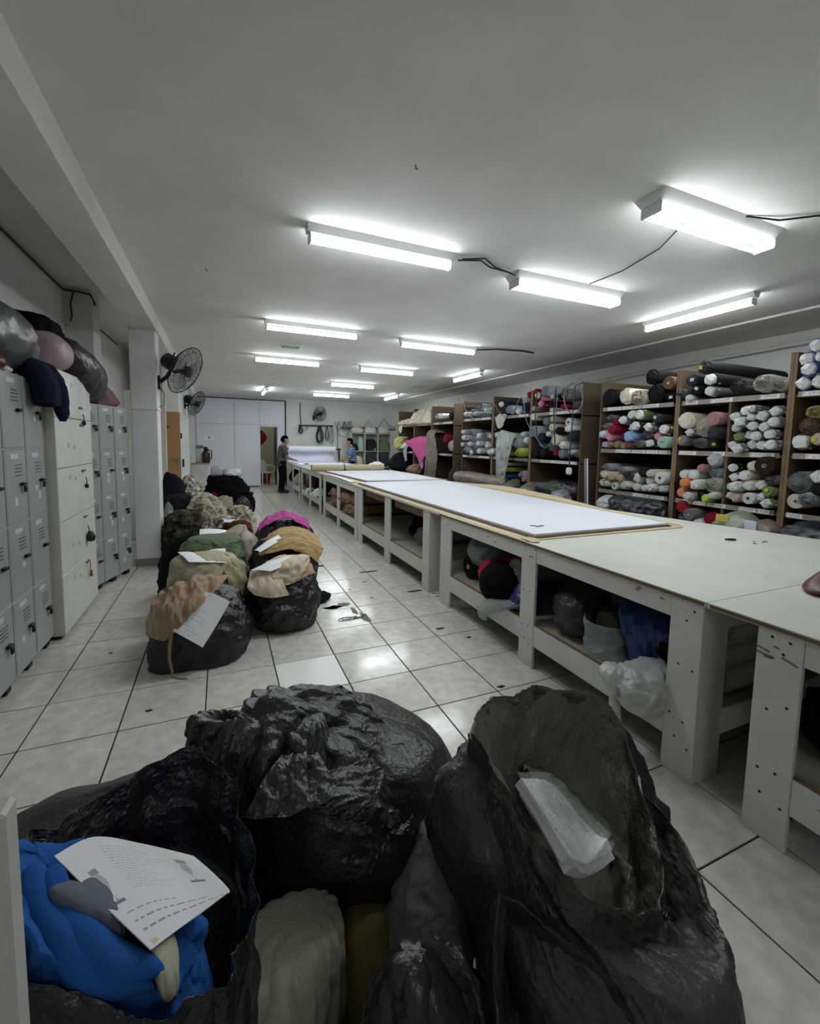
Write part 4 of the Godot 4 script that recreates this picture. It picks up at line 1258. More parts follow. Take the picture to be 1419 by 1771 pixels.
	roll_cell("top row, right bay of nearest shelving", 2.016, [
		[-2.052, 2.394, 0.059, "blue", "white", "-"], [-2.120, 2.299, 0.060, "blue", "white", "-"], [-2.057, 2.200, 0.059, "blue", "white", "-"],
		[-2.120, 2.101, 0.060, "blue", "white", "-"], [-1.999, 2.295, 0.053, "blue", "white", "-"], [-2.001, 2.099, 0.058, "olive", "white", "-"]])
	roll_cell("second row, right bay of nearest shelving", 1.496, [
		[-2.061, 1.744, 0.070, "brown", "brown", "p"], [-2.111, 1.613, 0.069, "brown", "white", "-"], [-2.007, 1.856, 0.047, "yellow", "yellow", "p"],
		[-1.990, 1.637, 0.052, "beige", "beige", "y"]])
	roll_cell("third row, right bay of nearest shelving", 0.986, [
		[-2.091, 1.269, 0.089, "grey", "grey", "p"], [-2.114, 1.107, 0.066, "cream", "cream", "c"], [-2.001, 1.139, 0.053, "silver", "silver", "p"],
		[-1.960, 1.330, 0.057, "silver", "white", "-"], [-1.947, 1.225, 0.049, "black", "black", "-"]])
	roll_cell("top row, right bay of middle shelving", 2.021, [
		[-5.479, 2.302, 0.058, "green", "cream", "-"], [-5.574, 2.364, 0.056, "crimson", "crimson", "-"], [-5.244, 2.351, 0.072, "silver", "silver", "p"],
		[-5.401, 2.170, 0.059, "crimson", "pink", "-"], [-5.340, 2.247, 0.035, "pink", "pink", "-"], [-5.545, 2.109, 0.040, "beige", "beige", "-"],
		[-5.229, 2.126, 0.060, "black", "black", "-"], [-5.075, 2.249, 0.046, "black", "silver", "-"], [-4.889, 2.268, 0.074, "grey", "grey", "p"],
		[-5.152, 2.066, 0.032, "white", "white", "-"], [-4.894, 2.097, 0.038, "crimson", "crimson", "-"], [-4.715, 2.108, 0.060, "grey", "grey", "p"]])
	roll_cell("second row, right bay of middle shelving", 1.311, [
		[-5.566, 1.985, 0.063, "cream", "white", "-"], [-5.574, 1.868, 0.055, "black", "black", "-"], [-5.482, 1.756, 0.083, "silver", "silver", "p"],
		[-5.279, 1.904, 0.066, "steel", "steel", "-"], [-5.116, 1.929, 0.047, "beige", "beige", "-"], [-5.135, 1.812, 0.054, "cream", "cream", "c"],
		[-4.862, 1.876, 0.067, "white", "white", "c"], [-4.748, 1.782, 0.049, "white", "white", "-"], [-5.348, 1.658, 0.072, "navy", "navy", "-"],
		[-5.201, 1.714, 0.040, "silver", "white", "-"], [-4.964, 1.759, 0.055, "black", "black", "-"], [-4.815, 1.668, 0.061, "grey", "grey", "p"],
		[-4.674, 1.687, 0.074, "navy", "navy", "-"], [-5.022, 1.629, 0.081, "cream", "white", "c"], [-5.142, 1.534, 0.075, "grey", "grey", "p"],
		[-4.846, 1.551, 0.055, "white", "white", "-"], [-5.419, 1.555, 0.041, "steel", "steel", "p"], [-5.461, 1.437, 0.078, "black", "black", "-"],
		[-5.242, 1.433, 0.070, "black", "black", "-"], [-5.056, 1.442, 0.052, "crimson", "crimson", "-"], [-4.867, 1.433, 0.066, "steel", "steel", "-"],
		[-4.735, 1.456, 0.037, "white", "white", "-"], [-4.646, 1.435, 0.046, "beige", "beige", "p"]])
	roll_cell("top row, middle bay of middle shelving", 2.021, [
		[-6.428, 2.239, 0.058, "navy", "white", "-"], [-6.284, 2.100, 0.049, "navy", "navy", "-"], [-6.120, 2.132, 0.065, "ice", "ice", "p"],
		[-5.946, 2.094, 0.052, "ice", "white", "-"], [-5.764, 2.144, 0.062, "navy", "navy", "-"], [-5.793, 2.258, 0.051, "silver", "white", "c"],
		[-5.745, 2.343, 0.048, "crimson", "crimson", "-"]])
	roll_cell("second row, middle bay of middle shelving", 1.311, [
		[-5.801, 1.721, 0.043, "silver", "white", "-"], [-5.736, 1.626, 0.056, "silver", "white", "-"], [-5.804, 1.428, 0.071, "lime", "lime", "k"],
		[-6.183, 1.640, 0.086, "palegreen", "palegreen", "p"], [-5.969, 1.570, 0.083, "silver", "silver", "p"], [-6.253, 1.409, 0.060, "lime", "lime", "-"],
		[-6.383, 1.366, 0.053, "white", "white", "-"], [-6.434, 1.714, 0.053, "ice", "ice", "-"]])
	roll_cell("second row, middle bay corner of middle shelving", 1.311, [
		[-6.615, 1.818, 0.060, "black", "white", "c"], [-6.491, 1.604, 0.072, "red", "red", "-"], [-6.563, 1.422, 0.060, "silver", "white", "-"]])
	roll_cell("bottom row, middle bay of middle shelving", 0.626, [
		[-6.427, 1.197, 0.059, "red", "red", "-"], [-6.271, 1.118, 0.041, "lime", "lime", "-"], [-6.364, 0.994, 0.047, "blue", "blue", "-"],
		[-5.824, 1.063, 0.063, "silver", "silver", "p"], [-5.723, 0.996, 0.044, "rose", "rose", "-"], [-6.253, 1.221, 0.035, "white", "white", "-"]])
	roll_cell("top row, left bay of middle shelving", 2.021, [
		[-7.637, 2.254, 0.042, "charcoal", "charcoal", "-"], [-7.664, 2.115, 0.042, "silver", "silver", "p"], [-7.510, 2.125, 0.048, "silver", "white", "-"],
		[-7.396, 2.187, 0.034, "grey", "grey", "-"], [-7.111, 2.236, 0.063, "charcoal", "silver", "p"], [-7.230, 2.127, 0.034, "silver", "white", "-"],
		[-6.920, 2.102, 0.075, "silver", "silver", "p"], [-6.797, 2.151, 0.057, "silver", "white", "-"]])
	roll_cell("second row, left bay of middle shelving", 1.311, [
		[-7.716, 1.788, 0.050, "silver", "white", "-"], [-7.507, 1.785, 0.056, "grey", "silver", "p"], [-7.552, 1.671, 0.056, "silver", "white", "-"],
		[-7.348, 1.645, 0.058, "silver", "silver", "p"], [-7.095, 1.703, 0.057, "silver", "white", "-"], [-6.912, 1.710, 0.052, "steel", "silver", "p"],
		[-6.785, 1.692, 0.045, "silver", "white", "-"], [-7.614, 1.539, 0.046, "steel", "white", "-"], [-7.426, 1.549, 0.052, "silver", "white", "-"],
		[-7.208, 1.475, 0.057, "silver", "silver", "p"], [-7.071, 1.561, 0.050, "silver", "white", "-"], [-6.873, 1.562, 0.046, "steel", "white", "-"],
		[-6.782, 1.515, 0.042, "silver", "white", "-"], [-7.555, 1.433, 0.056, "silver", "silver", "p"], [-7.383, 1.385, 0.052, "steel", "white", "-"],
		[-7.016, 1.419, 0.053, "silver", "white", "-"], [-6.799, 1.409, 0.058, "white", "white", "-"]])
	roll_cell("top row, right bay of farthest shelving", 1.996, [
		[-8.914, 2.149, 0.069, "silver", "silver", "p"], [-8.673, 2.147, 0.054, "silver", "white", "-"], [-8.464, 2.156, 0.038, "white", "white", "-"],
		[-8.261, 2.136, 0.079, "black", "black", "-"]])
	roll_cell("second row, right bay of farthest shelving", 1.311, [
		[-8.478, 1.656, 0.093, "crimson", "crimson", "-"], [-8.276, 1.504, 0.106, "white", "white", "p"]])
# ---------------------------------------------------------------- far end
func build_far_end() -> void:
	# paper signs on the partition
	for q in [[-0.33, 1.6, 0.3, 0.13, "white paper sign with one dark word on the pale partition", 3], [0.72, 1.55, 0.12, 0.18, "faint small paper sheet on the partition left of the doorway", 9], [1.52, 2.16, 0.16, 0.09, "small white sign above the far doorway", 4]]:
		var im := Image.create(64, 32, false, Image.FORMAT_RGB8)
		im.fill(Color(0.93, 0.93, 0.95))
		if q[5] == 9:
			im.fill(Color(0.86, 0.87, 0.9))
		else:
			var x := 16
			for w in [5, 4, 6, 4, 5]:
				im.fill_rect(Rect2i(x, 13, w, 6), Color(0.3, 0.3, 0.33))
				x += w + 1
		var m := mat(Color(1, 1, 1), 0.5)
		m.albedo_texture = ImageTexture.create_from_image(im)
		var s := span(q[0] - q[2] / 2, q[0] + q[2] / 2, q[1] - q[3] / 2, q[1] + q[3] / 2, -15.455, -15.45)
		tag(obj("paper_sign", s, m), q[4], "sign")
	# the room beyond: lamp out of sight, plastic chair, red basket, dark red garment, door edge
	var bl := thing("tube_lamp", "small round ceiling lamp in the room beyond the doorway", "ceiling light", V(1.0, 2.9, -17.6))
	var bm := MB.new()
	bm.lathe([Vector2(0, -0.12), Vector2(0.1, -0.1), Vector2(0.13, -0.03), Vector2(0.13, 0.02), Vector2(0, 0.03)], Vector3.ZERO)
	var gm := mat(Color(0.9, 0.9, 0.88), 0.5)
	gm.emission_enabled = true
	gm.emission = Color(1, 0.98, 0.93)
	gm.emission_energy_multiplier = 1.5
	obj("lamp_bulb", bm, gm, bl)
	var ol := OmniLight3D.new()
	ol.name = "beyond_light"
	ol.light_color = Color(1, 0.98, 0.93)
	ol.light_energy = BEYOND
	ol.shadow_enabled = true
	ol.omni_range = 20.0
	ol.omni_attenuation = 2.0
	bl.add_child(ol)
	ol.position = V(0, -0.04, 0)
	struct("ceiling_beyond", span(0.55, 3.05, 2.95, 3.1, -19.3, -15.6), M.ceiling, "ceiling of the room through the doorway", "ceiling")
	struct("door_2", span(1.78, 1.84, 0.0, 2.0, -16.6, -15.85), mat(Color(0.16, 0.17, 0.14), 0.6), "dark door standing open inside the far doorway", "door")
	var ch := thing("plastic_chair", "white moulded plastic armchair seen through the far doorway", "chair", V(1.42, 0, -16.25), "", 0.5)
	obj("seat", sheet([[V(-0.23, 0.43, 0.22), V(0, 0.42, 0.24), V(0.23, 0.43, 0.22)], [V(-0.22, 0.42, 0), V(0, 0.4, 0), V(0.22, 0.42, 0)], [V(-0.2, 0.43, -0.22), V(0, 0.42, -0.22), V(0.2, 0.43, -0.22)]], 8, 8, {"thick": 0.015}), M.white_wood, ch)
	obj("backrest", sheet([[V(-0.2, 0.44, -0.21), V(0, 0.44, -0.23), V(0.2, 0.44, -0.21)], [V(-0.24, 0.66, -0.25), V(0, 0.66, -0.29), V(0.24, 0.66, -0.25)], [V(-0.18, 0.84, -0.3), V(0, 0.87, -0.33), V(0.18, 0.84, -0.3)]], 8, 8, {"thick": 0.015}), M.white_wood, ch)
	for sx in [-1, 1]:
		for sz in [-1, 1]:
			var lg := MB.new()
			lg.tube([V(sx * 0.22, 0.44, sz * 0.2), V(sx * 0.26, 0.0, sz * 0.25)], [0.03, 0.022], 8)
			obj("leg", lg, M.white_wood, ch)
		var am := MB.new()
		am.tube([V(sx * 0.24, 0.66, -0.26), V(sx * 0.29, 0.66, 0.0), V(sx * 0.28, 0.64, 0.2), V(sx * 0.24, 0.44, 0.22)], 0.022, 8)
		obj("armrest", am, M.white_wood, ch)
	tag(obj("red_basket", loft([[1.45, 0.0, -16.9, 0.16, 0.14], [1.45, 0.02, -16.9, 0.2, 0.17], [1.45, 0.3, -16.9, 0.24, 0.2], [1.45, 0.31, -16.9, 0.25, 0.21], [1.45, 0.3, -16.9, 0.22, 0.18], [1.45, 0.05, -16.9, 0.18, 0.15]], 28, 20, {}), cloth(Color(0.5, 0.08, 0.12), "l")), "dark red basket on the floor behind the plastic chair", "basket")
	tag(obj("hanging_garment", loft([[1.22, 1.38, -15.75, 0.04, 0.03], [1.24, 1.45, -15.75, 0.1, 0.06], [1.3, 1.62, -15.75, 0.15, 0.08], [1.26, 1.8, -15.75, 0.12, 0.07], [1.22, 1.9, -15.75, 0.03, 0.03]], 36, 28, {"a1": 0.03, "f1": 6.0, "seed": 15}), cloth(Color(0.38, 0.06, 0.07))), "dark red garment hanging inside the far doorway", "garment")
	# cable rack: two bars with cables
	var rk := thing("cable_rack", "dark wall bar with loops of cable hanging below the far fan", "rack", V(2.47, 2.08, -15.44))
	var bar := MB.new()
	bar.tube([V(0, 0, 0), V(0.6, 0.01, 0), V(1.2, 0.02, 0)], 0.022, 8)
	obj("bar", bar, M.black, rk)
	for x in [0.1, 1.1]:
		obj("bracket", span(x - 0.015, x + 0.015, -0.02, 0.04, -0.06, 0.0, 0.003), M.black, rk)
	var r := RandomNumberGenerator.new()
	r.seed = 19
	for q in [[0.05, 0.3, 0.1, 5, 0.013], [0.25, 0.18, 0.07, 2, 0.006], [0.72, 0.62, 0.15, 6, 0.014], [0.95, 0.5, 0.1, 3, 0.01], [1.15, 0.62, 0.08, 2, 0.008], [1.4, 0.32, 0.09, 2, 0.008], [1.62, 0.36, 0.1, 4, 0.01], [1.78, 0.3, 0.1, 3, 0.009]]:
		var lm := MB.new()
		for j in q[3]:
			var pts := []
			var dx: float = r.randf_range(-0.04, 0.04)
			var ww: float = q[2] * r.randf_range(0.6, 1.1)
			var dy: float = q[1] * r.randf_range(0.85, 1.05)
			var up: float = 0.18 if q[0] > 1.3 else 0.0
			for k in 17:
				var th := TAU * k / 16
				pts.append(V(q[0] + dx + sin(th) * ww * (0.55 - 0.45 * cos(th)), 0.02 + up - dy * 0.5 * (1 - cos(th)), 0.03 + 0.008 * j))
			lm.tube(pts, q[4] * 0.75, 5, false)
		tag(obj("cable_coil", lm, M.wire if q[0] < 1.2 else M.grey_cable), "coil of %s cable hanging %s" % ["dark" if q[0] < 1.2 else "grey", {0.05: "at the left end of the wall bar", 0.25: "second on the wall bar, small and loose", 0.72: "in the thickest bundle under the fan", 0.95: "just right of the thickest bundle", 1.15: "at the right end of the dark bar", 1.4: "between the dark bar and the blue rail, shortest", 1.62: "beside the blue rail, in four loops", 1.78: "nearest the blue rail's left end"}[q[0]]], "cable", "cables on the far wall")
		get_child(-1).position = rk.position
	var rl := thing("wall_rail", "pale blue wall rail above the white clothes shelves", "rail", V(3.94, 2.06, -15.45))
	obj("bar", span(0, 2.1, -0.03, 0.03, 0, 0.03, 0.004), mat(Color(0.5, 0.52, 0.68), 0.5), rl)
	obj("edge", span(0, 2.1, -0.045, -0.03, 0, 0.035, 0.002), M.black, rl)
	var zg := MB.new()
	var zp := []
	for q in [[3.7, 2.28], [3.9, 1.75], [4.15, 1.75], [4.3, 2.3], [4.4, 2.05], [4.8, 2.1], [4.95, 2.35], [5.1, 2.08], [5.35, 2.1], [5.55, 2.45], [5.75, 2.18], [6.0, 2.12], [6.15, 2.3]]:
		zp.append(V(q[0], q[1], -15.38))
	zg.tube(zp, 0.012, 6)
	tag(obj("cable", zg, M.grey_cable), "grey cable swagged in peaks along the blue rail on the far wall", "cable")
	var dr := MB.new()
	dr.tube([V(2.53, 2.85, -15.47), V(2.53, 2.5, -15.47), V(2.56, 2.1, -15.46)], 0.014, 6)
	tag(obj("cable_drop", dr, M.wire), "thin dark cable running down the far wall left of the fan", "cable")
	var d2 := MB.new()
	d2.tube([V(3.82, 2.0, -15.47), V(3.84, 1.6, -15.47), V(3.83, 1.1, -15.47)], 0.01, 6)
	tag(obj("cable_drop", d2, M.grey_cable), "thin grey cable down the far wall behind the man in stripes", "cable")
	# roll stand
	var st := thing("roll_stand", "dark metal stand carrying the wide white fabric roll", "stand", V(2.75, 0, -14.62))
	for sx in [-0.93, 0.93]:
		obj("post", span(sx - 0.025, sx + 0.025, 0, 1.33, -0.03, 0.03, 0.004), M.black_metal, st)
		obj("foot", span(sx - 0.03, sx + 0.03, 0, 0.04, -0.25, 0.25, 0.004), M.black_metal, st)
	var ax := MB.new()
	ax.tube([V(-1.0, 1.29, 0), V(1.0, 1.29, 0)], 0.015, 8)
	obj("axle", ax, M.black_metal, st)
	var fr := thing("wide_fabric_roll", "wide white fabric roll on the stand, its cloth running down onto the table", "fabric roll", V(2.78, 1.29, -14.62))
	var fm := MB.new()
	fm.tube([V(-0.77, 0, 0), V(0, 0.003, 0), V(0.77, 0, 0)], 0.095, 28)
	obj("fabric", fm, cloth(Color(0.9, 0.91, 0.94)), fr)
	var rows := []
	for q in [[0.0, -0.097], [-0.12, -0.1], [-0.3, -0.06], [-0.405, 0.1], [-0.408, 0.9], [-0.408, 2.2]]:
		var row := []
		for x in [-0.75, -0.35, 0.1, 0.45, 0.75]:
			row.append(V(x, q[0], q[1] + 0.03 * sin(x * 5.0)))
		rows.append(row)
	obj("unrolled_cloth", sheet(rows, 30, 40, {"a1": 0.008, "f1": 3.0, "thick": 0.004}), cloth(Color(0.86, 0.87, 0.93)), fr)
	# white cubby shelves with folded clothes
	var cu := thing("clothes_shelf", "white open shelves stuffed with folded clothes against the far wall", "shelf", V(4.2, 0, -14.9))
	var wd := 0.49
	for k in 4:
		obj("side_panel", span(k * wd - 0.012, k * wd + 0.012, 0, 1.88, -0.42, 0, 0.002), M.white_wood, cu)
	for y in [0.1, 0.68, 1.24, 1.86]:
		for k in 3:
			obj("shelf", span(k * wd + 0.013, (k + 1) * wd - 0.013, y - 0.018, y, -0.42, -0.003, 0.002), M.white_wood, cu)
	obj("back_panel", span(0, 3 * wd, 0, 1.88, -0.44, -0.425), M.white_wood, cu)
	var cs := [[0, 1.24, 0.26, "black", "black clothes heaped left"], [0, 1.24, 0.5, "mint", "pale mint cloth"], [1, 1.24, 0.42, "black", "black clothes"], [1, 1.24, 0.2, "grey", "grey folded clothes"], [2, 1.24, 0.4, "green", "dark green clothes"], [2, 1.24, 0.18, "steel", "blue-grey clothes"], [0, 0.68, 0.38, "cream", "cream cloth"], [1, 0.68, 0.44, "charcoal", "charcoal clothes"], [1, 0.68, 0.25, "white", "white cloth"], [2, 0.68, 0.4, "navy", "dark navy clothes"], [0, 1.86, 0.2, "cream", "cream cloth with a dark stripe"], [1, 1.86, 0.22, "white", "white cloth hanging over"], [2, 1.86, 0.24, "palegreen", "pale greenish cloth"], [0, 0.1, 0.4, "beige", "beige cloth"], [1, 0.1, 0.4, "grey", "dull grey cloth"], [2, 0.1, 0.4, "black", "black cloth"]]
	var i := 0
	for q in cs:
		var x: float = q[0] * wd + wd / 2
		var small: bool = q[2] < 0.3 and q[1] == 1.24 or q[1] == 0.68 and q[2] == 0.25
		var off: float = 0.1 if small else 0.0
		var hh: float = q[2]
		if q[1] == 1.24 and q[0] == 0:
			off = 0.11 if q[2] > 0.4 else -0.1
			small = true
		var w: float = 0.11 if small else 0.2
		var base: float = q[1] + 0.005
		var m := loft([[x + off, base, -15.07, w * 0.9, 0.14], [x + off, base + 0.03, -15.06, w, 0.16], [x + off, base + hh * 0.55, -15.06, w * 0.98, 0.15], [x + off * 1.1, base + hh * 0.92, -15.08, w * 0.7, 0.11], [x + off, base + hh, -15.09, 0.02, 0.02]], 30, 20, {"a1": 0.04, "f1": 7.0, "seed": 400 + i, "floor": base})
		var o := obj("folded_clothes", m, cloth(faded(faded(COL[q[3]]))))
		o.position.x = 4.2
		tag(o, "%s in the %s of the white clothes shelves" % [q[4], ["left column", "middle column", "right column"][q[0]] + (", upper compartment" if q[1] == 1.24 else ", middle compartment" if q[1] == 0.68 else ", top" if q[1] > 1.5 else ", lowest compartment")], "clothes", "clothes in the far white shelves")
		i += 1

# ---------------------------------------------------------------- on the tables
func build_table_items() -> void:
	# kraft sheet with a stack of white paper, near
	var k1 := thing("kraft_sheet", "large brown kraft sheet under the long white paper stack, its far edge curled up", "paper", V(0, TOP, 0))
	var rows := []
	for z in [-2.45, -3.3, -4.2, -5.2, -6.2, -7.05]:
		var up: float = 0.004
		var f: float = (-2.45 - z) / 4.6
		rows.append([V(1.955 + 0.02 * sin(z * 3.0), 0.001, z), V(2.3, up, z), V(2.9, up, z), V(3.52, up, z), V(3.62, 0.02 + 0.03 * sin(z), z - 0.03), V(3.72 - 0.1 * (1.0 - f) * (1.0 - f), 0.05 + 0.04 * sin(z * 1.4 + 2.0), z - 0.05)])
	obj("sheet", sheet(rows, 40, 60, {"a1": 0.003, "f1": 3.0, "thick": 0.003}), M.kraft, k1)
	obj("folded_corner", sheet([[V(1.96, 0.004, -2.4), V(2.0, 0.006, -2.385), V(2.03, 0.004, -2.4)], [V(1.96, 0.008, -2.44), V(2.01, 0.02, -2.44), V(2.06, 0.006, -2.44)], [V(1.965, 0.006, -2.53), V(2.03, 0.01, -2.53), V(2.08, 0.006, -2.49)]], 10, 10, {"thick": 0.002}), M.kraft, k1)
	paper_stack("long stack of white paper sheets on the brown kraft sheet, nearest", [V(2.06, 0, -2.5), V(3.5, 0, -2.52), V(3.6, 0, -6.9), V(2.02, 0, -6.75)], TOP + 0.006, 0.028)
	paper_stack("second stack of white paper sheets, beyond the long one", [V(2.25, 0, -7.05), V(3.66, 0, -7.05), V(3.7, 0, -9.62), V(2.1, 0, -9.55)], TOP + 0.006, 0.026)
	var k2 := thing("kraft_sheet", "brown kraft sheet under the second paper stack", "paper", V(0, TOP, 0))
	obj("sheet", sheet([[V(1.98, 0.001, -7.08), V(2.8, 0.003, -7.08), V(3.74, 0.02, -7.08)], [V(1.97, 0.001, -8.4), V(2.8, 0.003, -8.4), V(3.75, 0.03, -8.4)], [V(1.97, 0.001, -9.66), V(2.8, 0.003, -9.66), V(3.75, 0.02, -9.66)]], 24, 30, {"a1": 0.003, "thick": 0.003}), M.kraft, k2)
	# strips of white paper on the table edge
	tag(obj("paper_strip", sheet([[V(1.955, TOP + 0.012, -7.0), V(2.05, TOP + 0.016, -7.0)], [V(1.96, TOP + 0.02, -7.9), V(2.08, TOP + 0.014, -7.9)], [V(1.96, TOP + 0.012, -8.8), V(2.07, TOP + 0.016, -8.8)]], 6, 20, {"thick": 0.002}), M.paper), "loose white paper strip along the aisle edge of the tables", "paper")
	# cardboard tube with black strap
	var tb := thing("cardboard_tube", "long beige cardboard tube lying across the tables with a black strap", "tube", V(2.68, TOP, -9.85))
	var tm := MB.new()
	tm.lathe([Vector2(0.058, 0.3), Vector2(0.058, 0.0), Vector2(0.075, 0.0), Vector2(0.076, 0.01), Vector2(0.076, 1.66), Vector2(0.06, 1.67), Vector2(0.0, 1.66)], V(-0.83, 0.08, 0), Basis(V(0, 0, 1), V(1, 0, 0), V(0, 1, 0)), 24)
	obj("tube", tm, mat(Color(0.70, 0.66, 0.53), 0.7), tb)
	var sm := MB.new()
	sm.lathe([Vector2(0.0775, -0.012), Vector2(0.079, 0.0), Vector2(0.0775, 0.012)], V(-0.08, 0.08, 0), Basis(V(0, 0, 1), V(1, 0, 0), V(0, 1, 0)), 24)
	sm.tube([V(-0.08, 0.15, 0.04), V(-0.1, 0.21, 0.02), V(-0.13, 0.25, 0.0)], 0.006, 6)
	sm.box(V(-0.08, 0.02, 0.076), V(0.05, 0.04, 0.02), 0.005)
	obj("strap", sm, M.black, tb)
	# small things on the near table top
	var pen := MB.new()
	pen.tube([V(3.40, TOP + 0.009, -2.0), V(3.435, TOP + 0.01, -1.98), V(3.465, TOP + 0.009, -1.965)], [0.006, 0.009, 0.007], 8)
	tag(obj("marker_cap", pen, M.black), "small black marker cap on the bare white table top", "cap")
	for q in [[3.5, -1.86, 0.014], [3.57, -1.9, 0.01], [3.6, -1.86, 0.009], [3.65, -1.87, 0.016]]:
		var cm := MB.new()
		cm.lathe([Vector2(0.0, 0), Vector2(q[2], 0.001), Vector2(q[2] * 0.6, 0.004), Vector2(0, 0.005)], V(q[0], TOP, q[1]), Basis.IDENTITY, 6)
		tag(obj("crumb", cm, M.wire), ["lone dark crumb on the bare table top nearest the marker cap", "second dark crumb from the marker cap on the table top", "smallest dark crumb between two others on the table top", "rightmost and largest dark crumb on the bare table top"][int(q[0] > 3.52) + int(q[0] > 3.58) + int(q[0] > 3.62)], "crumb", "crumbs by the marker cap")
	var sq := MB.new()
	sq.box(V(2.31, TOP + 0.037, -2.74), V(0.09, 0.004, 0.018), 0.001, Basis(Vector3.UP, 0.25))
	sq.box(V(2.27, TOP + 0.0372, -2.77), V(0.05, 0.004, 0.016), 0.001, Basis(Vector3.UP, -0.6))
	tag(obj("tailor_square", sq, mat(Color(0.35, 0.36, 0.4), 0.5)), "small dark angled marking tool on the near end of the long paper stack", "tool")
	# red pouch
	var rp := thing("red_pouch", "dark red leather pouch lying on the nearest table at the frame's edge", "pouch", V(2.9, TOP, -1.06))
	obj("body", loft([[0, 0, 0, 0.3, 0.1], [0, 0.012, 0, 0.4, 0.125], [0.02, 0.045, 0, 0.39, 0.125], [0.06, 0.08, -0.02, 0.3, 0.085], [0.1, 0.105, -0.03, 0.16, 0.04], [0.1, 0.107, -0.03, 0.02, 0.02]], 60, 30, {"a2": 0.012, "f2": 5.0, "floor": 0.001, "seed": 33, "e": 0.8}), mat(Color(0.3, 0.085, 0.075), 0.42, 0.5, {"nrm": "soft", "ns": 0.3, "s": 8.0}), rp)
	var sw := MB.new()
	var pts := []
	for k in 25:
		var th := PI * 0.08 + PI * 0.84 * k / 24
		pts.append(V(0.02 - cos(th) * 0.41, 0.032 + 0.004 * sin(k * 0.9), sin(th) * 0.128))
	sw.tube(pts, 0.004, 6)
	obj("seam_piping", sw, mat(Color(0.2, 0.04, 0.04), 0.45), rp)
	# scissors and small tools by the first man
	var sc := thing("scissors", "pair of scissors with orange handles by the man in grey", "scissors", V(2.12, TOP, -13.3))
	for s in [-1, 1]:
		var bm := MB.new()
		bm.box(V(0.1, 0.006, s * 0.008), V(0.2, 0.004, 0.02), 0.001, Basis(Vector3.UP, s * 0.06))
		obj("blade", bm, M.steel, sc)
		var hm := MB.new()
		var hp := []
		for k in 13:
			hp.append(V(-0.05 + cos(TAU * k / 12) * 0.045, 0.008, s * 0.03 + sin(TAU * k / 12) * 0.026))
		hm.tube(hp, 0.007, 6, false)
		obj("handle", hm, cloth(Color(0.75, 0.2, 0.06), "l"), sc)
	tag(obj("black_tool", bx(V(2.25, TOP + 0.02, -12.7), V(0.13, 0.04, 0.05), 0.01), M.black), "small black tool on the table near the man in grey", "tool")
	tag(obj("white_bundle", loft([[3.55, TOP, -9.05 - 1.35, 0.16, 0.14], [3.55, TOP + 0.03, -10.4, 0.2, 0.18], [3.58, TOP + 0.13, -10.4, 0.17, 0.14], [3.6, TOP + 0.2, -10.4, 0.03, 0.03]], 36, 20, {"a1": 0.04, "f1": 7.0, "seed": 55, "floor": TOP + 0.002}), cloth(COL.white)), "crumpled white cloth at the shelving edge of the tables behind the cardboard tube", "cloth")

func paper_stack(label: String, q: Array, y: float, h: float) -> void:
	var n := thing("paper_stack", label, "paper stack", V(0, 0, 0))
	for k in 3:
		var m := MB.new()
		var o := 0.006 * (k % 2) - 0.003 * k
		var a := []
		var b := []
		for i in 4:
			var p: Vector3 = q[i] + V(0.01 * sin(i * 2.0 + k), 0, 0.008 * cos(i + k * 2.0))
			if k < 2:
				p += (p - V(2.8, 0, q[0].z * 0.5 + q[2].z * 0.5)) * V(0.016 - k * 0.006, 0, 0.004)
			a.append(p + V(0, y + [0.0, 0.009, h * 0.5][k], 0))
			b.append(p + V(0, y + [0.0085, h * 0.49, h][k], 0))
		var ref: Vector3 = (a[0] + b[2]) * 0.5
		m.face(b, ref)
		m.face(a, ref)
		for i in 4:
			m.face([a[i], a[(i + 1) % 4], b[(i + 1) % 4], b[i]], ref)
		obj("sheets", m, [M.raw_edge, M.kraft_dark, M.paper][k], n)
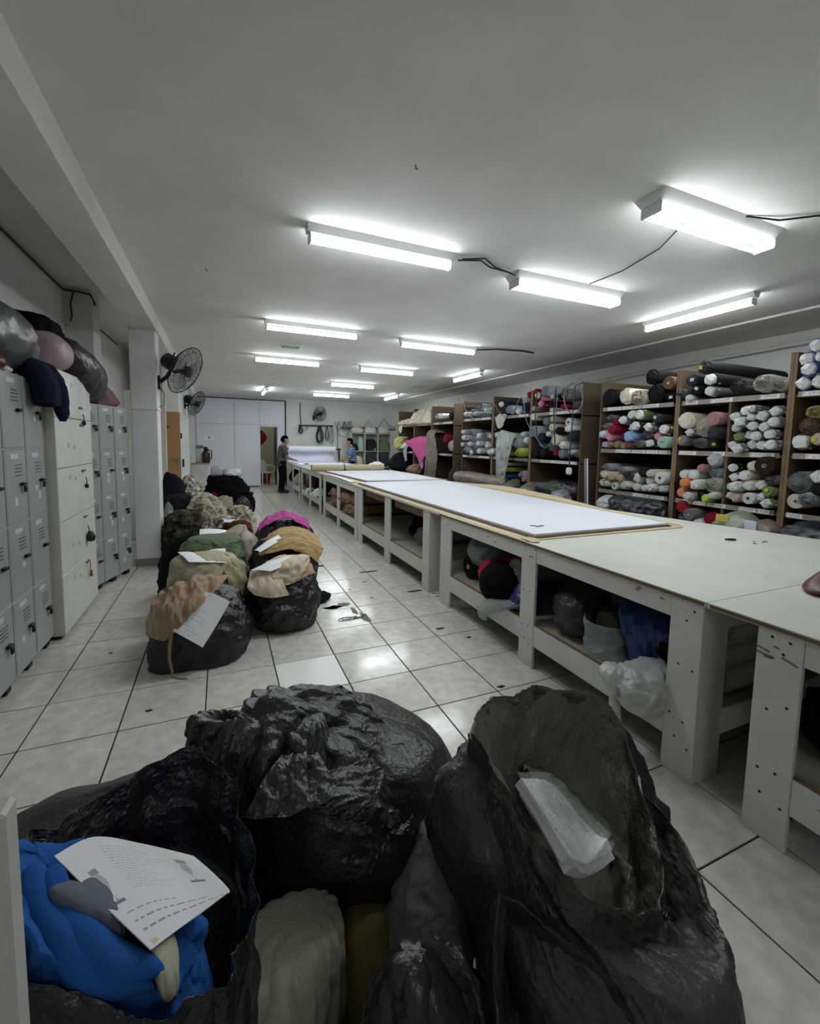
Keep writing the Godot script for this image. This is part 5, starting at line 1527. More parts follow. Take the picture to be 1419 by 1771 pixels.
# ---------------------------------------------------------------- people
# A smooth union of tapered capsules [ax, ay, az, ra, bx, by, bz, rb], meshed as surface nets
func nets(bones: Array, cell: float, k: float) -> ArrayMesh:
	var lo := Vector3.ONE * 1e9
	var hi := -lo
	for b in bones:
		for s in [0, 4]:
			var p := V(b[s], b[s + 1], b[s + 2])
			var r: float = b[s + 3]
			lo = lo.min(p - Vector3.ONE * r)
			hi = hi.max(p + Vector3.ONE * r)
	lo -= Vector3.ONE * cell * 3.0
	hi += Vector3.ONE * cell * 3.0
	var nx := int((hi.x - lo.x) / cell) + 2
	var ny := int((hi.y - lo.y) / cell) + 2
	var nz := int((hi.z - lo.z) / cell) + 2
	var F := PackedFloat32Array()
	F.resize(nx * ny * nz)
	F.fill(1.0)
	for b in bones:
		var pa := V(b[0], b[1], b[2])
		var ba := V(b[4], b[5], b[6]) - pa
		var l2: float = max(ba.length_squared(), 1e-9)
		var ra: float = b[3]
		var rb: float = b[7]
		var m: float = max(ra, rb) + k + cell * 2.0
		var mn := pa.min(pa + ba) - Vector3.ONE * m
		var mx := pa.max(pa + ba) + Vector3.ONE * m
		for z in range(max(0, int((mn.z - lo.z) / cell)), min(nz, int((mx.z - lo.z) / cell) + 1)):
			for y in range(max(0, int((mn.y - lo.y) / cell)), min(ny, int((mx.y - lo.y) / cell) + 1)):
				var at := (z * ny + y) * nx
				for x in range(max(0, int((mn.x - lo.x) / cell)), min(nx, int((mx.x - lo.x) / cell) + 1)):
					var q := lo + V(x, y, z) * cell - pa
					var t := clampf(q.dot(ba) / l2, 0.0, 1.0)
					var d := (q - ba * t).length() - lerpf(ra, rb, t)
					var f := F[at + x]
					var h: float = max(k - abs(f - d), 0.0) / k
					F[at + x] = min(f, d) - h * h * k * 0.25
	var ids := PackedInt32Array()
	ids.resize(nx * ny * nz)
	ids.fill(-1)
	var st := SurfaceTool.new()
	st.begin(Mesh.PRIMITIVE_TRIANGLES)
	st.set_smooth_group(0)
	var count := 0
	var offs := [0, 1, nx, nx + 1, nx * ny, nx * ny + 1, nx * ny + nx, nx * ny + nx + 1]
	for z in nz - 1:
		for y in ny - 1:
			var at := (z * ny + y) * nx
			for x in nx - 1:
				var i0 := at + x
				var neg := 0
				for o in offs:
					if F[i0 + o] < 0.0:
						neg += 1
				if neg == 0 or neg == 8:
					continue
				var s := Vector3.ZERO
				var c := 0
				for e in [[0, 1], [2, 3], [4, 5], [6, 7], [0, 2], [1, 3], [4, 6], [5, 7], [0, 4], [1, 5], [2, 6], [3, 7]]:
					var fa := F[i0 + offs[e[0]]]
					var fb := F[i0 + offs[e[1]]]
					if (fa < 0.0) != (fb < 0.0):
						var t := fa / (fa - fb)
						var A := V(e[0] & 1, (e[0] >> 1) & 1, e[0] >> 2)
						var Bv := V(e[1] & 1, (e[1] >> 1) & 1, e[1] >> 2)
						s += A.lerp(Bv, t)
						c += 1
				ids[i0] = count
				count += 1
				st.add_vertex(lo + (V(x, y, z) + s / c) * cell)
	for z in range(1, nz - 1):
		for y in range(1, ny - 1):
			for x in range(1, nx - 1):
				var i0 := (z * ny + y) * nx + x
				var inside := F[i0] < 0.0
				for ax in [[1, nx, nx * ny], [nx, nx * ny, 1], [nx * ny, 1, nx]]:
					if (F[i0 + ax[0]] < 0.0) == inside:
						continue
					var q := [ids[i0], ids[i0 - ax[1]], ids[i0 - ax[1] - ax[2]], ids[i0 - ax[2]]]
					if q.min() < 0:
						continue
					if inside:
						q.reverse()
					for t in [0, 1, 2, 0, 2, 3]:
						st.add_index(q[t])
	st.generate_normals()
	return st.commit()

func grown(bones: Array, by: float) -> Array:
	var out := []
	for b in bones:
		var c: Array = b.duplicate()
		c[3] += by
		c[7] += by
		out.append(c)
	return out

func person(label: String, at: Vector3, turn: float, shirt: Material, pants: Material, skin: Material, tall := 1.0) -> void:   # faces +x
	var n := thing("person", label, "person", at, "", turn)
	n.scale = Vector3.ONE * tall
	var torso := [[0, 0.93, -0.06, 0.115, 0, 0.93, 0.06, 0.115], [0, 0.95, 0, 0.125, 0.03, 1.2, 0, 0.13], [0.03, 1.2, -0.05, 0.12, 0.03, 1.3, -0.08, 0.1], [0.03, 1.2, 0.05, 0.12, 0.03, 1.3, 0.08, 0.1], [0.04, 1.35, -0.15, 0.062, 0.04, 1.35, 0.15, 0.062]]
	var upper := []
	var fore := []
	for s in [-1, 1]:
		upper.append([0.04, 1.35, s * 0.165, 0.06, 0.08, 1.16, s * 0.21, 0.05])
		fore.append([0.08, 1.16, s * 0.21, 0.05, 0.11, 1.07, s * 0.215, 0.043])
		fore.append([0.11, 1.07, s * 0.215, 0.043, 0.34, 0.985, s * 0.13, 0.028])
	var legs := []
	for s in [-1, 1]:
		legs.append([0, 0.9, s * 0.085, 0.1, 0.03, 0.5, s * 0.1, 0.064])
		legs.append([0.03, 0.5, s * 0.1, 0.064, -0.02, 0.09, s * 0.11, 0.042])
	var feet := []
	for s in [-1, 1]:
		feet.append([-0.04, 0.045, s * 0.11, 0.045, 0.15, 0.035, s * 0.13, 0.036])
	var neck := [[0.05, 1.38, 0, 0.06, 0.085, 1.5, 0, 0.05]]
	var all := torso + upper + fore + legs + feet + neck
	obj("body", nets(all, 0.016, 0.04), skin, n)
	# head: skull, jaw, nose, brow, ears, bent forward
	var hd := [[0.085, 1.58, 0, 0.088, 0.11, 1.585, 0, 0.086], [0.13, 1.5, -0.012, 0.05, 0.13, 1.5, 0.012, 0.05], [0.15, 1.57, 0, 0.06, 0.145, 1.5, 0, 0.05], [0.2, 1.545, 0, 0.012, 0.212, 1.515, 0, 0.015], [0.19, 1.58, -0.03, 0.016, 0.19, 1.58, 0.03, 0.016], [0.18, 1.475, -0.012, 0.016, 0.18, 1.475, 0.012, 0.016]]
	for s in [-1, 1]:
		hd.append([0.09, 1.55, s * 0.09, 0.014, 0.085, 1.585, s * 0.094, 0.016])
	hd.append([0.085, 1.5, 0, 0.05, 0.1, 1.53, 0, 0.06])
	var head := obj("head", nets(hd, 0.007, 0.02), skin, n)
	for s in [-1, 1]:
		obj("eye", _ball(V(0.197, 1.556, s * 0.03), 0.011), M.black, head)
	obj("mouth", bx(V(0.193, 1.488, 0), V(0.012, 0.008, 0.04), 0.003), cloth(Color(0.45, 0.22, 0.2)), head)
	obj("hair", nets([[0.075, 1.6, 0, 0.094, 0.1, 1.62, 0, 0.09], [0.05, 1.57, -0.03, 0.07, 0.05, 1.57, 0.03, 0.07], [0.13, 1.655, -0.03, 0.045, 0.15, 1.65, 0.03, 0.04]], 0.009, 0.02), mat(Color(0.02, 0.018, 0.018), 0.8, 0.15), n)
	# shirt with short sleeves, trousers, shoes
	obj("shirt", nets(grown(torso, 0.014) + grown(upper, 0.02) + [[0, 0.86, -0.07, 0.128, 0, 0.86, 0.07, 0.128]], 0.014, 0.03), shirt, n)
	obj("trousers", nets(grown(legs, 0.017) + [[0, 0.9, -0.05, 0.125, 0, 0.9, 0.05, 0.125]], 0.016, 0.03), pants, n)
	for s in [-1, 1]:
		obj("shoe", nets([[-0.05, 0.052, s * 0.11, 0.052, 0.15, 0.042, s * 0.13, 0.042]], 0.012, 0.01), M.black, n)
		# a hand: palm, four unequal fingers curled down, thumb from the side
		var w := V(0.34, 0.985, s * 0.13)
		var hb := [[w.x, w.y, w.z, 0.026, w.x + 0.05, w.y - 0.012, w.z - s * 0.012, 0.024], [w.x + 0.03, w.y - 0.004, w.z + s * 0.018, 0.018, w.x + 0.075, w.y - 0.016, w.z + s * 0.014, 0.016]]
		for f in 4:
			var off: float = s * (0.024 - 0.019 * f)
			var ln: float = [0.03, 0.038, 0.042, 0.036][f]
			var a := w + V(0.075, -0.014, off - s * 0.008)
			var b := a + V(ln, -0.012, -s * 0.003)
			var c := b + V(ln * 0.6, -0.024, 0)
			hb.append([a.x, a.y, a.z, 0.0095, b.x, b.y, b.z, 0.0085])
			hb.append([b.x, b.y, b.z, 0.0085, c.x, c.y, c.z, 0.0075])
		var t0 := w + V(0.02, -0.006, -s * 0.025)
		var t1 := t0 + V(0.04, -0.012, -s * 0.025)
		var t2 := t1 + V(0.03, -0.012, -s * 0.002)
		hb.append([t0.x, t0.y, t0.z, 0.014, t1.x, t1.y, t1.z, 0.011])
		hb.append([t1.x, t1.y, t1.z, 0.011, t2.x, t2.y, t2.z, 0.009])
		obj("hand", nets(hb, 0.005, 0.006), skin, n)

func _ball(c: Vector3, r: float) -> MB:
	var m := MB.new()
	var pr := []
	for k in 9:
		var th := PI * k / 8 - PI / 2
		pr.append(Vector2(cos(th) * r, sin(th) * r))
	m.lathe(pr, c, Basis.IDENTITY, 10)
	return m

func build_people() -> void:
	var skin := mat(Color(0.62, 0.47, 0.40), 0.6, 0.3)
	person("man in a grey T-shirt and black trousers leaning over the far table, head bent", V(1.66, 0, -13.5), 0.1, cloth(Color(0.3, 0.31, 0.32)), cloth(Color(0.04, 0.04, 0.045)), skin, 1.0)
	var im := Image.create(16, 64, false, Image.FORMAT_RGB8)
	for y in 64:
		var k := y % 16
		var c := Color(0.1, 0.3, 0.5)
		if k < 5:
			c = Color(0.75, 0.8, 0.83)
		elif k < 8:
			c = Color(0.08, 0.14, 0.28)
		im.fill_rect(Rect2i(0, y, 16, 1), c)
	T.stripes = ImageTexture.create_from_image(im)
	person("man in a blue striped T-shirt working on the shelving side of the far table", V(3.98, 0, -14.0), PI - 0.25, mat(Color.WHITE, 0.85, 0.3, {"tex": "stripes", "s": 4.0}), cloth(Color(0.1, 0.11, 0.16)), skin, 0.985)
# ---------------------------------------------------------------- loose things on and in front of the shelving
func draped(label: String, called: String, rows: Array, c: Color, o := {}) -> void:
	var q := {"a1": 0.014, "f1": 5.0, "a2": 0.015, "f2": 5.0, "thick": 0.006, "seed": 5, "stretch": V(1.6, 0.5, 1.6)}
	q.merge(o, true)
	tag(obj(called, sheet(rows, q.get("nu", 34), q.get("nv", 40), q), q.get("mat", cloth(c))), label, o.get("cat", "cloth"))

func heap(label: String, called: String, category: String, rings: Array, m: Material, o := {}, group := "") -> MeshInstance3D:
	var q := {"a1": 0.03, "f1": 6.0, "seed": 9}
	if category in ["cloth", "clothes"]:
		q.merge({"pleats": 6.0, "pleat": 0.04, "pv": 0.1, "twist": 5.0, "stretch": V(1.0, 1.7, 1.0)})
	q.merge(o, true)
	return tag(obj(called, loft(rings, q.get("nu", 44), q.get("nv", 28), q), m), label, category, group)

func build_shelf_items() -> void:
	# farthest unit: pale crumpled cloths on top
	var i := 0
	for q in [[-11.0, 0.13, 0.2, "low cream cloth spilling at the far end"], [-10.6, 0.17, 0.22, "second cream cloth from the far end"], [-10.15, 0.24, 0.42, "tall crumpled cream cloth"], [-9.78, 0.19, 0.44, "tall white cloth with loose peaks"], [-9.42, 0.15, 0.48, "tallest cream cloth with a pointed top"]]:
		heap(q[3] + " on top of the farthest shelving", "crumpled_cloth", "cloth", [[4.7, 2.0, q[0], 0.22, q[1]], [4.66, 2.03, q[0], 0.26, q[1] * 1.15], [4.66, 2.0 + q[2] * 0.5, q[0] + 0.02, 0.2, q[1]], [4.7, 2.0 + q[2] * 0.85, q[0] - 0.02, 0.1, q[1] * 0.55], [4.7, 2.0 + q[2], q[0], 0.03, 0.03]], cloth(Color(0.84, 0.82, 0.74)), {"a1": 0.06, "f1": 8.0, "seed": 500 + i, "floor": 1.998}, "cream cloths on the farthest shelving")
		i += 1
	draped("cream cloth end hanging from the top of the farthest shelving, far corner", "hanging_cloth", [[V(4.52, 2.04, -11.15), V(4.5, 2.05, -11.0), V(4.52, 2.05, -10.85)], [V(4.45, 1.95, -11.12), V(4.44, 1.96, -11.0), V(4.46, 2.0, -10.88)], [V(4.46, 1.82, -11.05), V(4.44, 1.8, -10.98), V(4.46, 1.86, -10.92)]], Color(0.84, 0.82, 0.74), {"nu": 14, "nv": 16})
	draped("bright pink cloth draped wide over the second shelf of the farthest shelving", "pink_cloth", [[V(4.75, 1.6, -10.75), V(4.75, 1.64, -10.3), V(4.75, 1.7, -9.9), V(4.75, 1.7, -9.5), V(4.75, 1.68, -9.25)], [V(4.46, 1.58, -10.75), V(4.42, 1.62, -10.3), V(4.42, 1.68, -9.9), V(4.42, 1.67, -9.5), V(4.44, 1.64, -9.25)], [V(4.44, 1.52, -10.6), V(4.4, 1.5, -10.2), V(4.38, 1.42, -9.85), V(4.38, 1.4, -9.5), V(4.42, 1.5, -9.28)], [V(4.44, 1.47, -10.45), V(4.4, 1.42, -10.1), V(4.38, 1.22, -9.75), V(4.38, 1.14, -9.45), V(4.43, 1.3, -9.3)]], Color(0.8, 0.38, 0.6))
	draped("pale lilac cloth tip showing below the pink cloth", "lilac_cloth", [[V(4.44, 1.3, -9.85), V(4.42, 1.3, -9.6), V(4.44, 1.3, -9.4)], [V(4.42, 1.15, -9.75), V(4.41, 1.12, -9.56), V(4.43, 1.15, -9.45)], [V(4.42, 0.98, -9.6), V(4.42, 0.93, -9.53), V(4.43, 0.98, -9.48)]], Color(0.7, 0.52, 0.72), {"nu": 14, "nv": 16})
	draped("long grey-beige cloth hanging from the farthest shelving down past the tables", "hanging_cloth", [[V(4.7, 1.8, -9.3), V(4.7, 1.83, -9.1), V(4.7, 1.78, -8.9)], [V(4.46, 1.78, -9.32), V(4.42, 1.82, -9.1), V(4.44, 1.76, -8.88)], [V(4.42, 1.5, -9.25), V(4.34, 1.48, -9.05), V(4.42, 1.5, -8.75)], [V(4.42, 1.1, -9.28), V(4.32, 1.1, -9.05), V(4.42, 1.1, -8.72)], [V(4.44, 0.7, -9.42), V(4.36, 0.7, -9.2), V(4.44, 0.7, -8.9)]], Color(0.5, 0.48, 0.44), {"a1": 0.03})
	draped("multicoloured pale cloth strips hanging left of the pink cloth", "hanging_cloth", [[V(4.5, 1.5, -10.75), V(4.44, 1.52, -10.6), V(4.46, 1.5, -10.45)], [V(4.42, 1.38, -10.72), V(4.4, 1.36, -10.58), V(4.42, 1.36, -10.48)], [V(4.42, 1.1, -10.55), V(4.4, 1.06, -10.5), V(4.42, 1.1, -10.44)]], Color(0.66, 0.66, 0.7), {"nu": 14, "nv": 18})
	heap("pale yellow-green coil of cloth at the far end of the second shelf", "cloth_coil", "cloth", [[4.5, 1.36, -11.0, 0.12, 0.13], [4.45, 1.42, -11.0, 0.15, 0.17], [4.46, 1.6, -11.0, 0.15, 0.17], [4.5, 1.7, -10.95, 0.1, 0.12], [4.5, 1.72, -10.95, 0.02, 0.02]], cloth(Color(0.75, 0.76, 0.5)), {"seed": 61, "floor": 1.335})
	heap("small white cone of cloth beside the yellow-green coil", "cloth_cone", "cloth", [[4.42, 1.4, -10.66, 0.02, 0.02], [4.42, 1.42, -10.66, 0.08, 0.1], [4.46, 1.52, -10.62, 0.06, 0.1], [4.5, 1.62, -10.55, 0.03, 0.04]], cloth(Color(0.85, 0.85, 0.83)), {"nu": 24, "nv": 16, "a1": 0.015, "seed": 63})
	heap("dark navy cloth bulging from the lower far end of the farthest shelving", "navy_cloth", "cloth", [[4.5, 0.79, -10.8, 0.25, 0.3], [4.42, 0.9, -10.85, 0.3, 0.36], [4.45, 1.15, -10.95, 0.22, 0.25], [4.5, 1.28, -11.0, 0.08, 0.1], [4.5, 1.3, -11.0, 0.02, 0.02]], cloth(Color(0.07, 0.075, 0.11)), {"seed": 65, "floor": 0.757})
	heap("white and brown cloth bundle low in the farthest shelving", "cloth_bundle", "cloth", [[4.5, 0.79, -10.05, 0.15, 0.2], [4.45, 0.86, -10.05, 0.18, 0.24], [4.48, 0.98, -10.0, 0.12, 0.15], [4.48, 1.03, -10.0, 0.02, 0.02]], cloth(Color(0.62, 0.5, 0.42)), {"seed": 67, "floor": 0.757})
	heap("black and white striped bundle low between the middle and farthest shelving", "cloth_bundle", "cloth", [[4.5, 0.0, -7.97, 0.14, 0.1], [4.48, 0.3, -7.97, 0.16, 0.12], [4.46, 0.8, -7.97, 0.14, 0.11], [4.47, 1.0, -7.97, 0.08, 0.08], [4.48, 1.1, -7.97, 0.02, 0.02]], cloth(Color(0.2, 0.2, 0.21)), {"seed": 69, "floor": 0.001})
	# middle unit: long plastic-wrapped roll lying along the lowest shelf
	var lr := thing("long_roll", "long grey-brown film-wrapped roll lying lengthwise low in the middle shelving, yellow tag on its end", "fabric roll", V(4.42, 0.88, -7.0))
	obj("fabric", _turned([[0, 0, -0.78, 0.02, 0.02], [0, 0, -0.76, 0.12, 0.11], [0, 0.01, -0.3, 0.13, 0.12], [0, 0, 0.3, 0.13, 0.12], [0, 0, 0.76, 0.13, 0.12], [0, 0, 0.8, 0.03, 0.03]], 40, 40, {"a1": 0.02, "f1": 9.0, "seed": 71}, V(0, 0, 0)), cloth(Color(0.5, 0.45, 0.42), "p"), lr)
	obj("tag", bx(V(-0.05, 0.03, 0.82), V(0.11, 0.11, 0.01), 0.003, Basis(Vector3.UP, -0.4)), cloth(Color(0.8, 0.78, 0.15), "l"), lr)
	for q in [[-5.98, 0.125, 0.862, Color(0.36, 0.34, 0.3), "brown-grey film end of a roll beside the yellow tag"], [-5.55, 0.12, 0.855, Color(0.42, 0.4, 0.35), "second brown-grey film end right of the yellow tag"]]:
		heap(q[4], "film_roll_end", "fabric roll", [[4.5, 0.745, q[0], q[1] * 0.8, q[1] * 0.8], [4.42, 0.76, q[0], q[1], q[1] * 1.1], [4.42, q[2], q[0], q[1] * 1.1, q[1] * 1.2], [4.5, q[2] + q[1] * 0.8, q[0], q[1] * 0.6, q[1] * 0.6], [4.5, q[2] + q[1], q[0], 0.02, 0.02]], cloth(q[3], "p"), {"seed": 73, "floor": 0.742})
	var dk := thing("long_roll", "long dark film-wrapped roll lying lengthwise in the lowest right bay of the middle shelving", "fabric roll", V(4.62, 0.88, -5.1))
	obj("fabric", _turned([[0, 0, -0.47, 0.02, 0.02], [0, 0, -0.45, 0.12, 0.1], [0, 0.02, -0.1, 0.15, 0.13], [0, 0.02, 0.3, 0.14, 0.13], [0, 0.02, 0.46, 0.12, 0.1], [0, 0, 0.48, 0.02, 0.02]], 40, 36, {"a1": 0.025, "f1": 8.0, "seed": 75}, Vector3.ZERO), cloth(Color(0.14, 0.145, 0.155), "p"), dk)
	heap("silvery film bundle at the near end of the lowest middle shelf", "film_bundle", "bundle", [[4.45, 0.74, -4.8, 0.1, 0.14], [4.4, 0.78, -4.8, 0.13, 0.17], [4.42, 0.88, -4.82, 0.1, 0.13], [4.45, 0.93, -4.82, 0.02, 0.02]], cloth(Color(0.5, 0.51, 0.5), "p"), {"seed": 77, "floor": 0.742})
	# long film hanging in the middle bay
	draped("pale grey film hanging down in front of the middle bay of rolls", "hanging_film", [[V(4.5, 1.75, -6.5), V(4.42, 1.78, -6.25), V(4.46, 1.72, -5.95)], [V(4.4, 1.55, -6.4), V(4.32, 1.55, -6.2), V(4.4, 1.52, -5.98)], [V(4.38, 1.2, -6.35), V(4.32, 1.2, -6.2), V(4.38, 1.2, -6.05)], [V(4.38, 0.9, -6.3), V(4.34, 0.86, -6.22), V(4.38, 0.9, -6.12)]], Color(0.6, 0.62, 0.6), {"mat": cloth(Color(0.6, 0.63, 0.61), "p"), "a1": 0.04, "cat": "film"})
	draped("white cloth tips hanging under the top shelf of the middle bay", "hanging_cloth", [[V(4.5, 2.06, -6.55), V(4.44, 2.07, -6.4), V(4.46, 2.06, -6.25)], [V(4.42, 1.96, -6.5), V(4.4, 1.95, -6.38), V(4.43, 1.97, -6.25)], [V(4.42, 1.84, -6.42), V(4.41, 1.82, -6.36), V(4.43, 1.86, -6.3)]], Color(0.72, 0.7, 0.66), {"nu": 14, "nv": 16})
	# cables hung along the middle unit
	var cb := MB.new()
	var pts := []
	for q in [[2.46, -7.6], [2.1, -7.3], [2.0, -7.0], [2.05, -6.75], [2.3, -6.55], [2.1, -6.3], [1.97, -6.0], [2.3, -5.7], [1.9, -5.55], [1.65, -5.3], [1.5, -5.1], [1.7, -4.95], [2.3, -4.9]]:
		pts.append(V(4.34, q[0], q[1]))
	var sm := Curve3D.new()
	for k in pts.size():
		var tn: Vector3 = (pts[min(k + 1, pts.size() - 1)] - pts[max(k - 1, 0)]) / 6.0
		sm.add_point(pts[k], -tn, tn)
	var fine := []
	for k in 61:
		fine.append(sm.sample_baked(sm.get_baked_length() * k / 60))
	cb.tube(fine, 0.007, 6)
	tag(obj("cable", cb, M.grey_cable), "grey cable swagged along the front of the middle shelving", "cable")
	var lp := MB.new()
	var ring := []
	for k in 25:
		var th := TAU * k / 24
		ring.append(V(4.36, 2.18 + cos(th) * 0.2, -4.62 + sin(th) * 0.17 - 0.03 * cos(th)))
	lp.tube(ring, 0.009, 6)
	tag(obj("cable_loop", lp, M.grey_cable), "thick grey cable loop at the near top corner of the middle shelving", "cable")
	var so := thing("hanging_socket", "white three-sided socket hanging on a cord before the middle shelving", "socket", V(4.36, 1.2, -4.63))
	obj("body", bx(V(0, 0, 0), V(0.05, 0.1, 0.1), 0.02), M.white_wood, so)
	var cd := MB.new()
	cd.tube([V(0, 0.04, 0), V(0.0, 0.3, 0.0), V(0.01, 0.75, 0.01), V(0.03, 1.14, 0.0), V(0.15, 1.206, 0.03)], 0.008, 6)
	obj("cord", cd, M.wire, so)
	for q in [[-4.95, 0.55, "left"], [-5.35, 0.42, "farther left"]]:
		var c2 := MB.new()
		c2.tube([V(4.35, 2.36, q[0]), V(4.35, 2.0, q[0] - 0.02), V(4.36, 2.36 - q[1] * 1.6, q[0] + 0.03)], 0.008, 6)
		tag(obj("cable_drop", c2, M.wire), "thin dark cord hanging straight down the middle shelving, %s of the socket cord" % q[2], "cable")
	# nearest unit, bottom: dark film bundles, brown roll, clear film roll; a board leaning at its end
	heap("long dark navy film bundle lying lengthwise in the lowest left bay of the nearest shelving", "film_bundle", "bundle", [[4.5, 0.757, -3.62, 0.1, 0.34], [4.46, 0.79, -3.62, 0.14, 0.37], [4.46, 0.9, -3.63, 0.13, 0.35], [4.5, 0.955, -3.64, 0.06, 0.28], [4.5, 0.96, -3.64, 0.01, 0.2]], mat(Color(0.13, 0.15, 0.18), 0.3, 0.6, {"nrm": "crinkle", "ns": 0.8, "s": 4.0}), {"a1": 0.035, "f1": 8.0, "seed": 81, "floor": 0.757, "nu": 70})
	heap("white wrapped bundle left of the navy film in the lowest bay", "wrapped_bundle", "bundle", [[4.5, 0.757, -4.06, 0.1, 0.09], [4.46, 0.8, -4.06, 0.12, 0.12], [4.48, 0.9, -4.05, 0.09, 0.1], [4.5, 0.94, -4.05, 0.02, 0.02]], cloth(Color(0.72, 0.74, 0.73), "p"), {"seed": 83, "floor": 0.757})
	heap("clear film bundle with a yellow-green tag in the lowest middle bay", "film_bundle", "bundle", [[4.5, 0.757, -2.52, 0.12, 0.12], [4.42, 0.8, -2.52, 0.15, 0.17], [4.44, 0.9, -2.5, 0.12, 0.14], [4.48, 0.97, -2.5, 0.02, 0.03]], cloth(Color(0.5, 0.54, 0.47), "p"), {"seed": 85, "floor": 0.757})
	tag(obj("yellow_tag", bx(V(4.265, 0.9, -2.55), V(0.012, 0.07, 0.1), 0.003, Basis(Vector3.UP, 0.3)), cloth(COL.yellow, "l")), "yellow-green tag on the clear film bundle", "tag")
	heap("brown-grey wrapped bundle with a white label at the right of the lowest middle bay", "wrapped_bundle", "bundle", [[4.5, 0.757, -2.3, 0.1, 0.1], [4.44, 0.79, -2.3, 0.12, 0.13], [4.46, 0.87, -2.3, 0.1, 0.12], [4.5, 0.92, -2.3, 0.02, 0.02]], cloth(Color(0.5, 0.43, 0.4), "p"), {"seed": 87, "floor": 0.757})
	tag(obj("white_label", bx(V(4.318, 0.865, -2.34), V(0.01, 0.09, 0.1), 0.003), M.paper), "white label on the brown-grey bundle", "label")
	heap("large dark navy film bundle in the lowest right bay beyond the bare table", "film_bundle", "bundle", [[4.5, 0.757, -1.7, 0.12, 0.42], [4.44, 0.8, -1.7, 0.16, 0.46], [4.46, 0.9, -1.7, 0.13, 0.42], [4.5, 0.96, -1.7, 0.05, 0.3], [4.5, 0.965, -1.7, 0.01, 0.2]], mat(Color(0.1, 0.115, 0.15), 0.28, 0.6, {"nrm": "crinkle", "ns": 0.8, "s": 4.0}), {"a1": 0.035, "f1": 8.0, "seed": 89, "floor": 0.757, "nu": 80})
	heap("blue film bundle under the large navy bundle at the right", "film_bundle", "bundle", [[4.36, 0.6, -1.95, 0.06, 0.25], [4.26, 0.66, -1.9, 0.08, 0.32], [4.26, 0.76, -1.9, 0.08, 0.32], [4.3, 0.83, -1.9, 0.03, 0.25], [4.3, 0.835, -1.9, 0.01, 0.2]], cloth(Color(0.1, 0.15, 0.5), "p"), {"seed": 90, "nu": 50})
	var lb := tag(obj("leaning_board", bx(V(4.3, 0.69, -4.22), V(0.02, 1.4, 0.06), 0.003, Basis(Vector3.RIGHT, -0.075)), mat(Color(0.42, 0.42, 0.48), 0.5)), "narrow grey-blue board leaning against the end of the nearest shelving", "board")
	obj("edge_strip", bx(V(4.288, 0.69, -4.19), V(0.012, 1.4, 0.012), 0.002, Basis(Vector3.RIGHT, -0.075)), M.white_wood, lb)
	# thin white cable clipped along the wall over the shelving
	var wc := MB.new()
	wc.tube([V(6.14, 2.81, -1.5), V(6.14, 2.8, -2.8), V(6.14, 2.765, -4.4), V(6.14, 2.68, -6.8)], 0.012, 6)
	tag(obj("wall_cable", wc, M.white_wood), "thin white cable running along the wall above the nearest shelving", "cable")

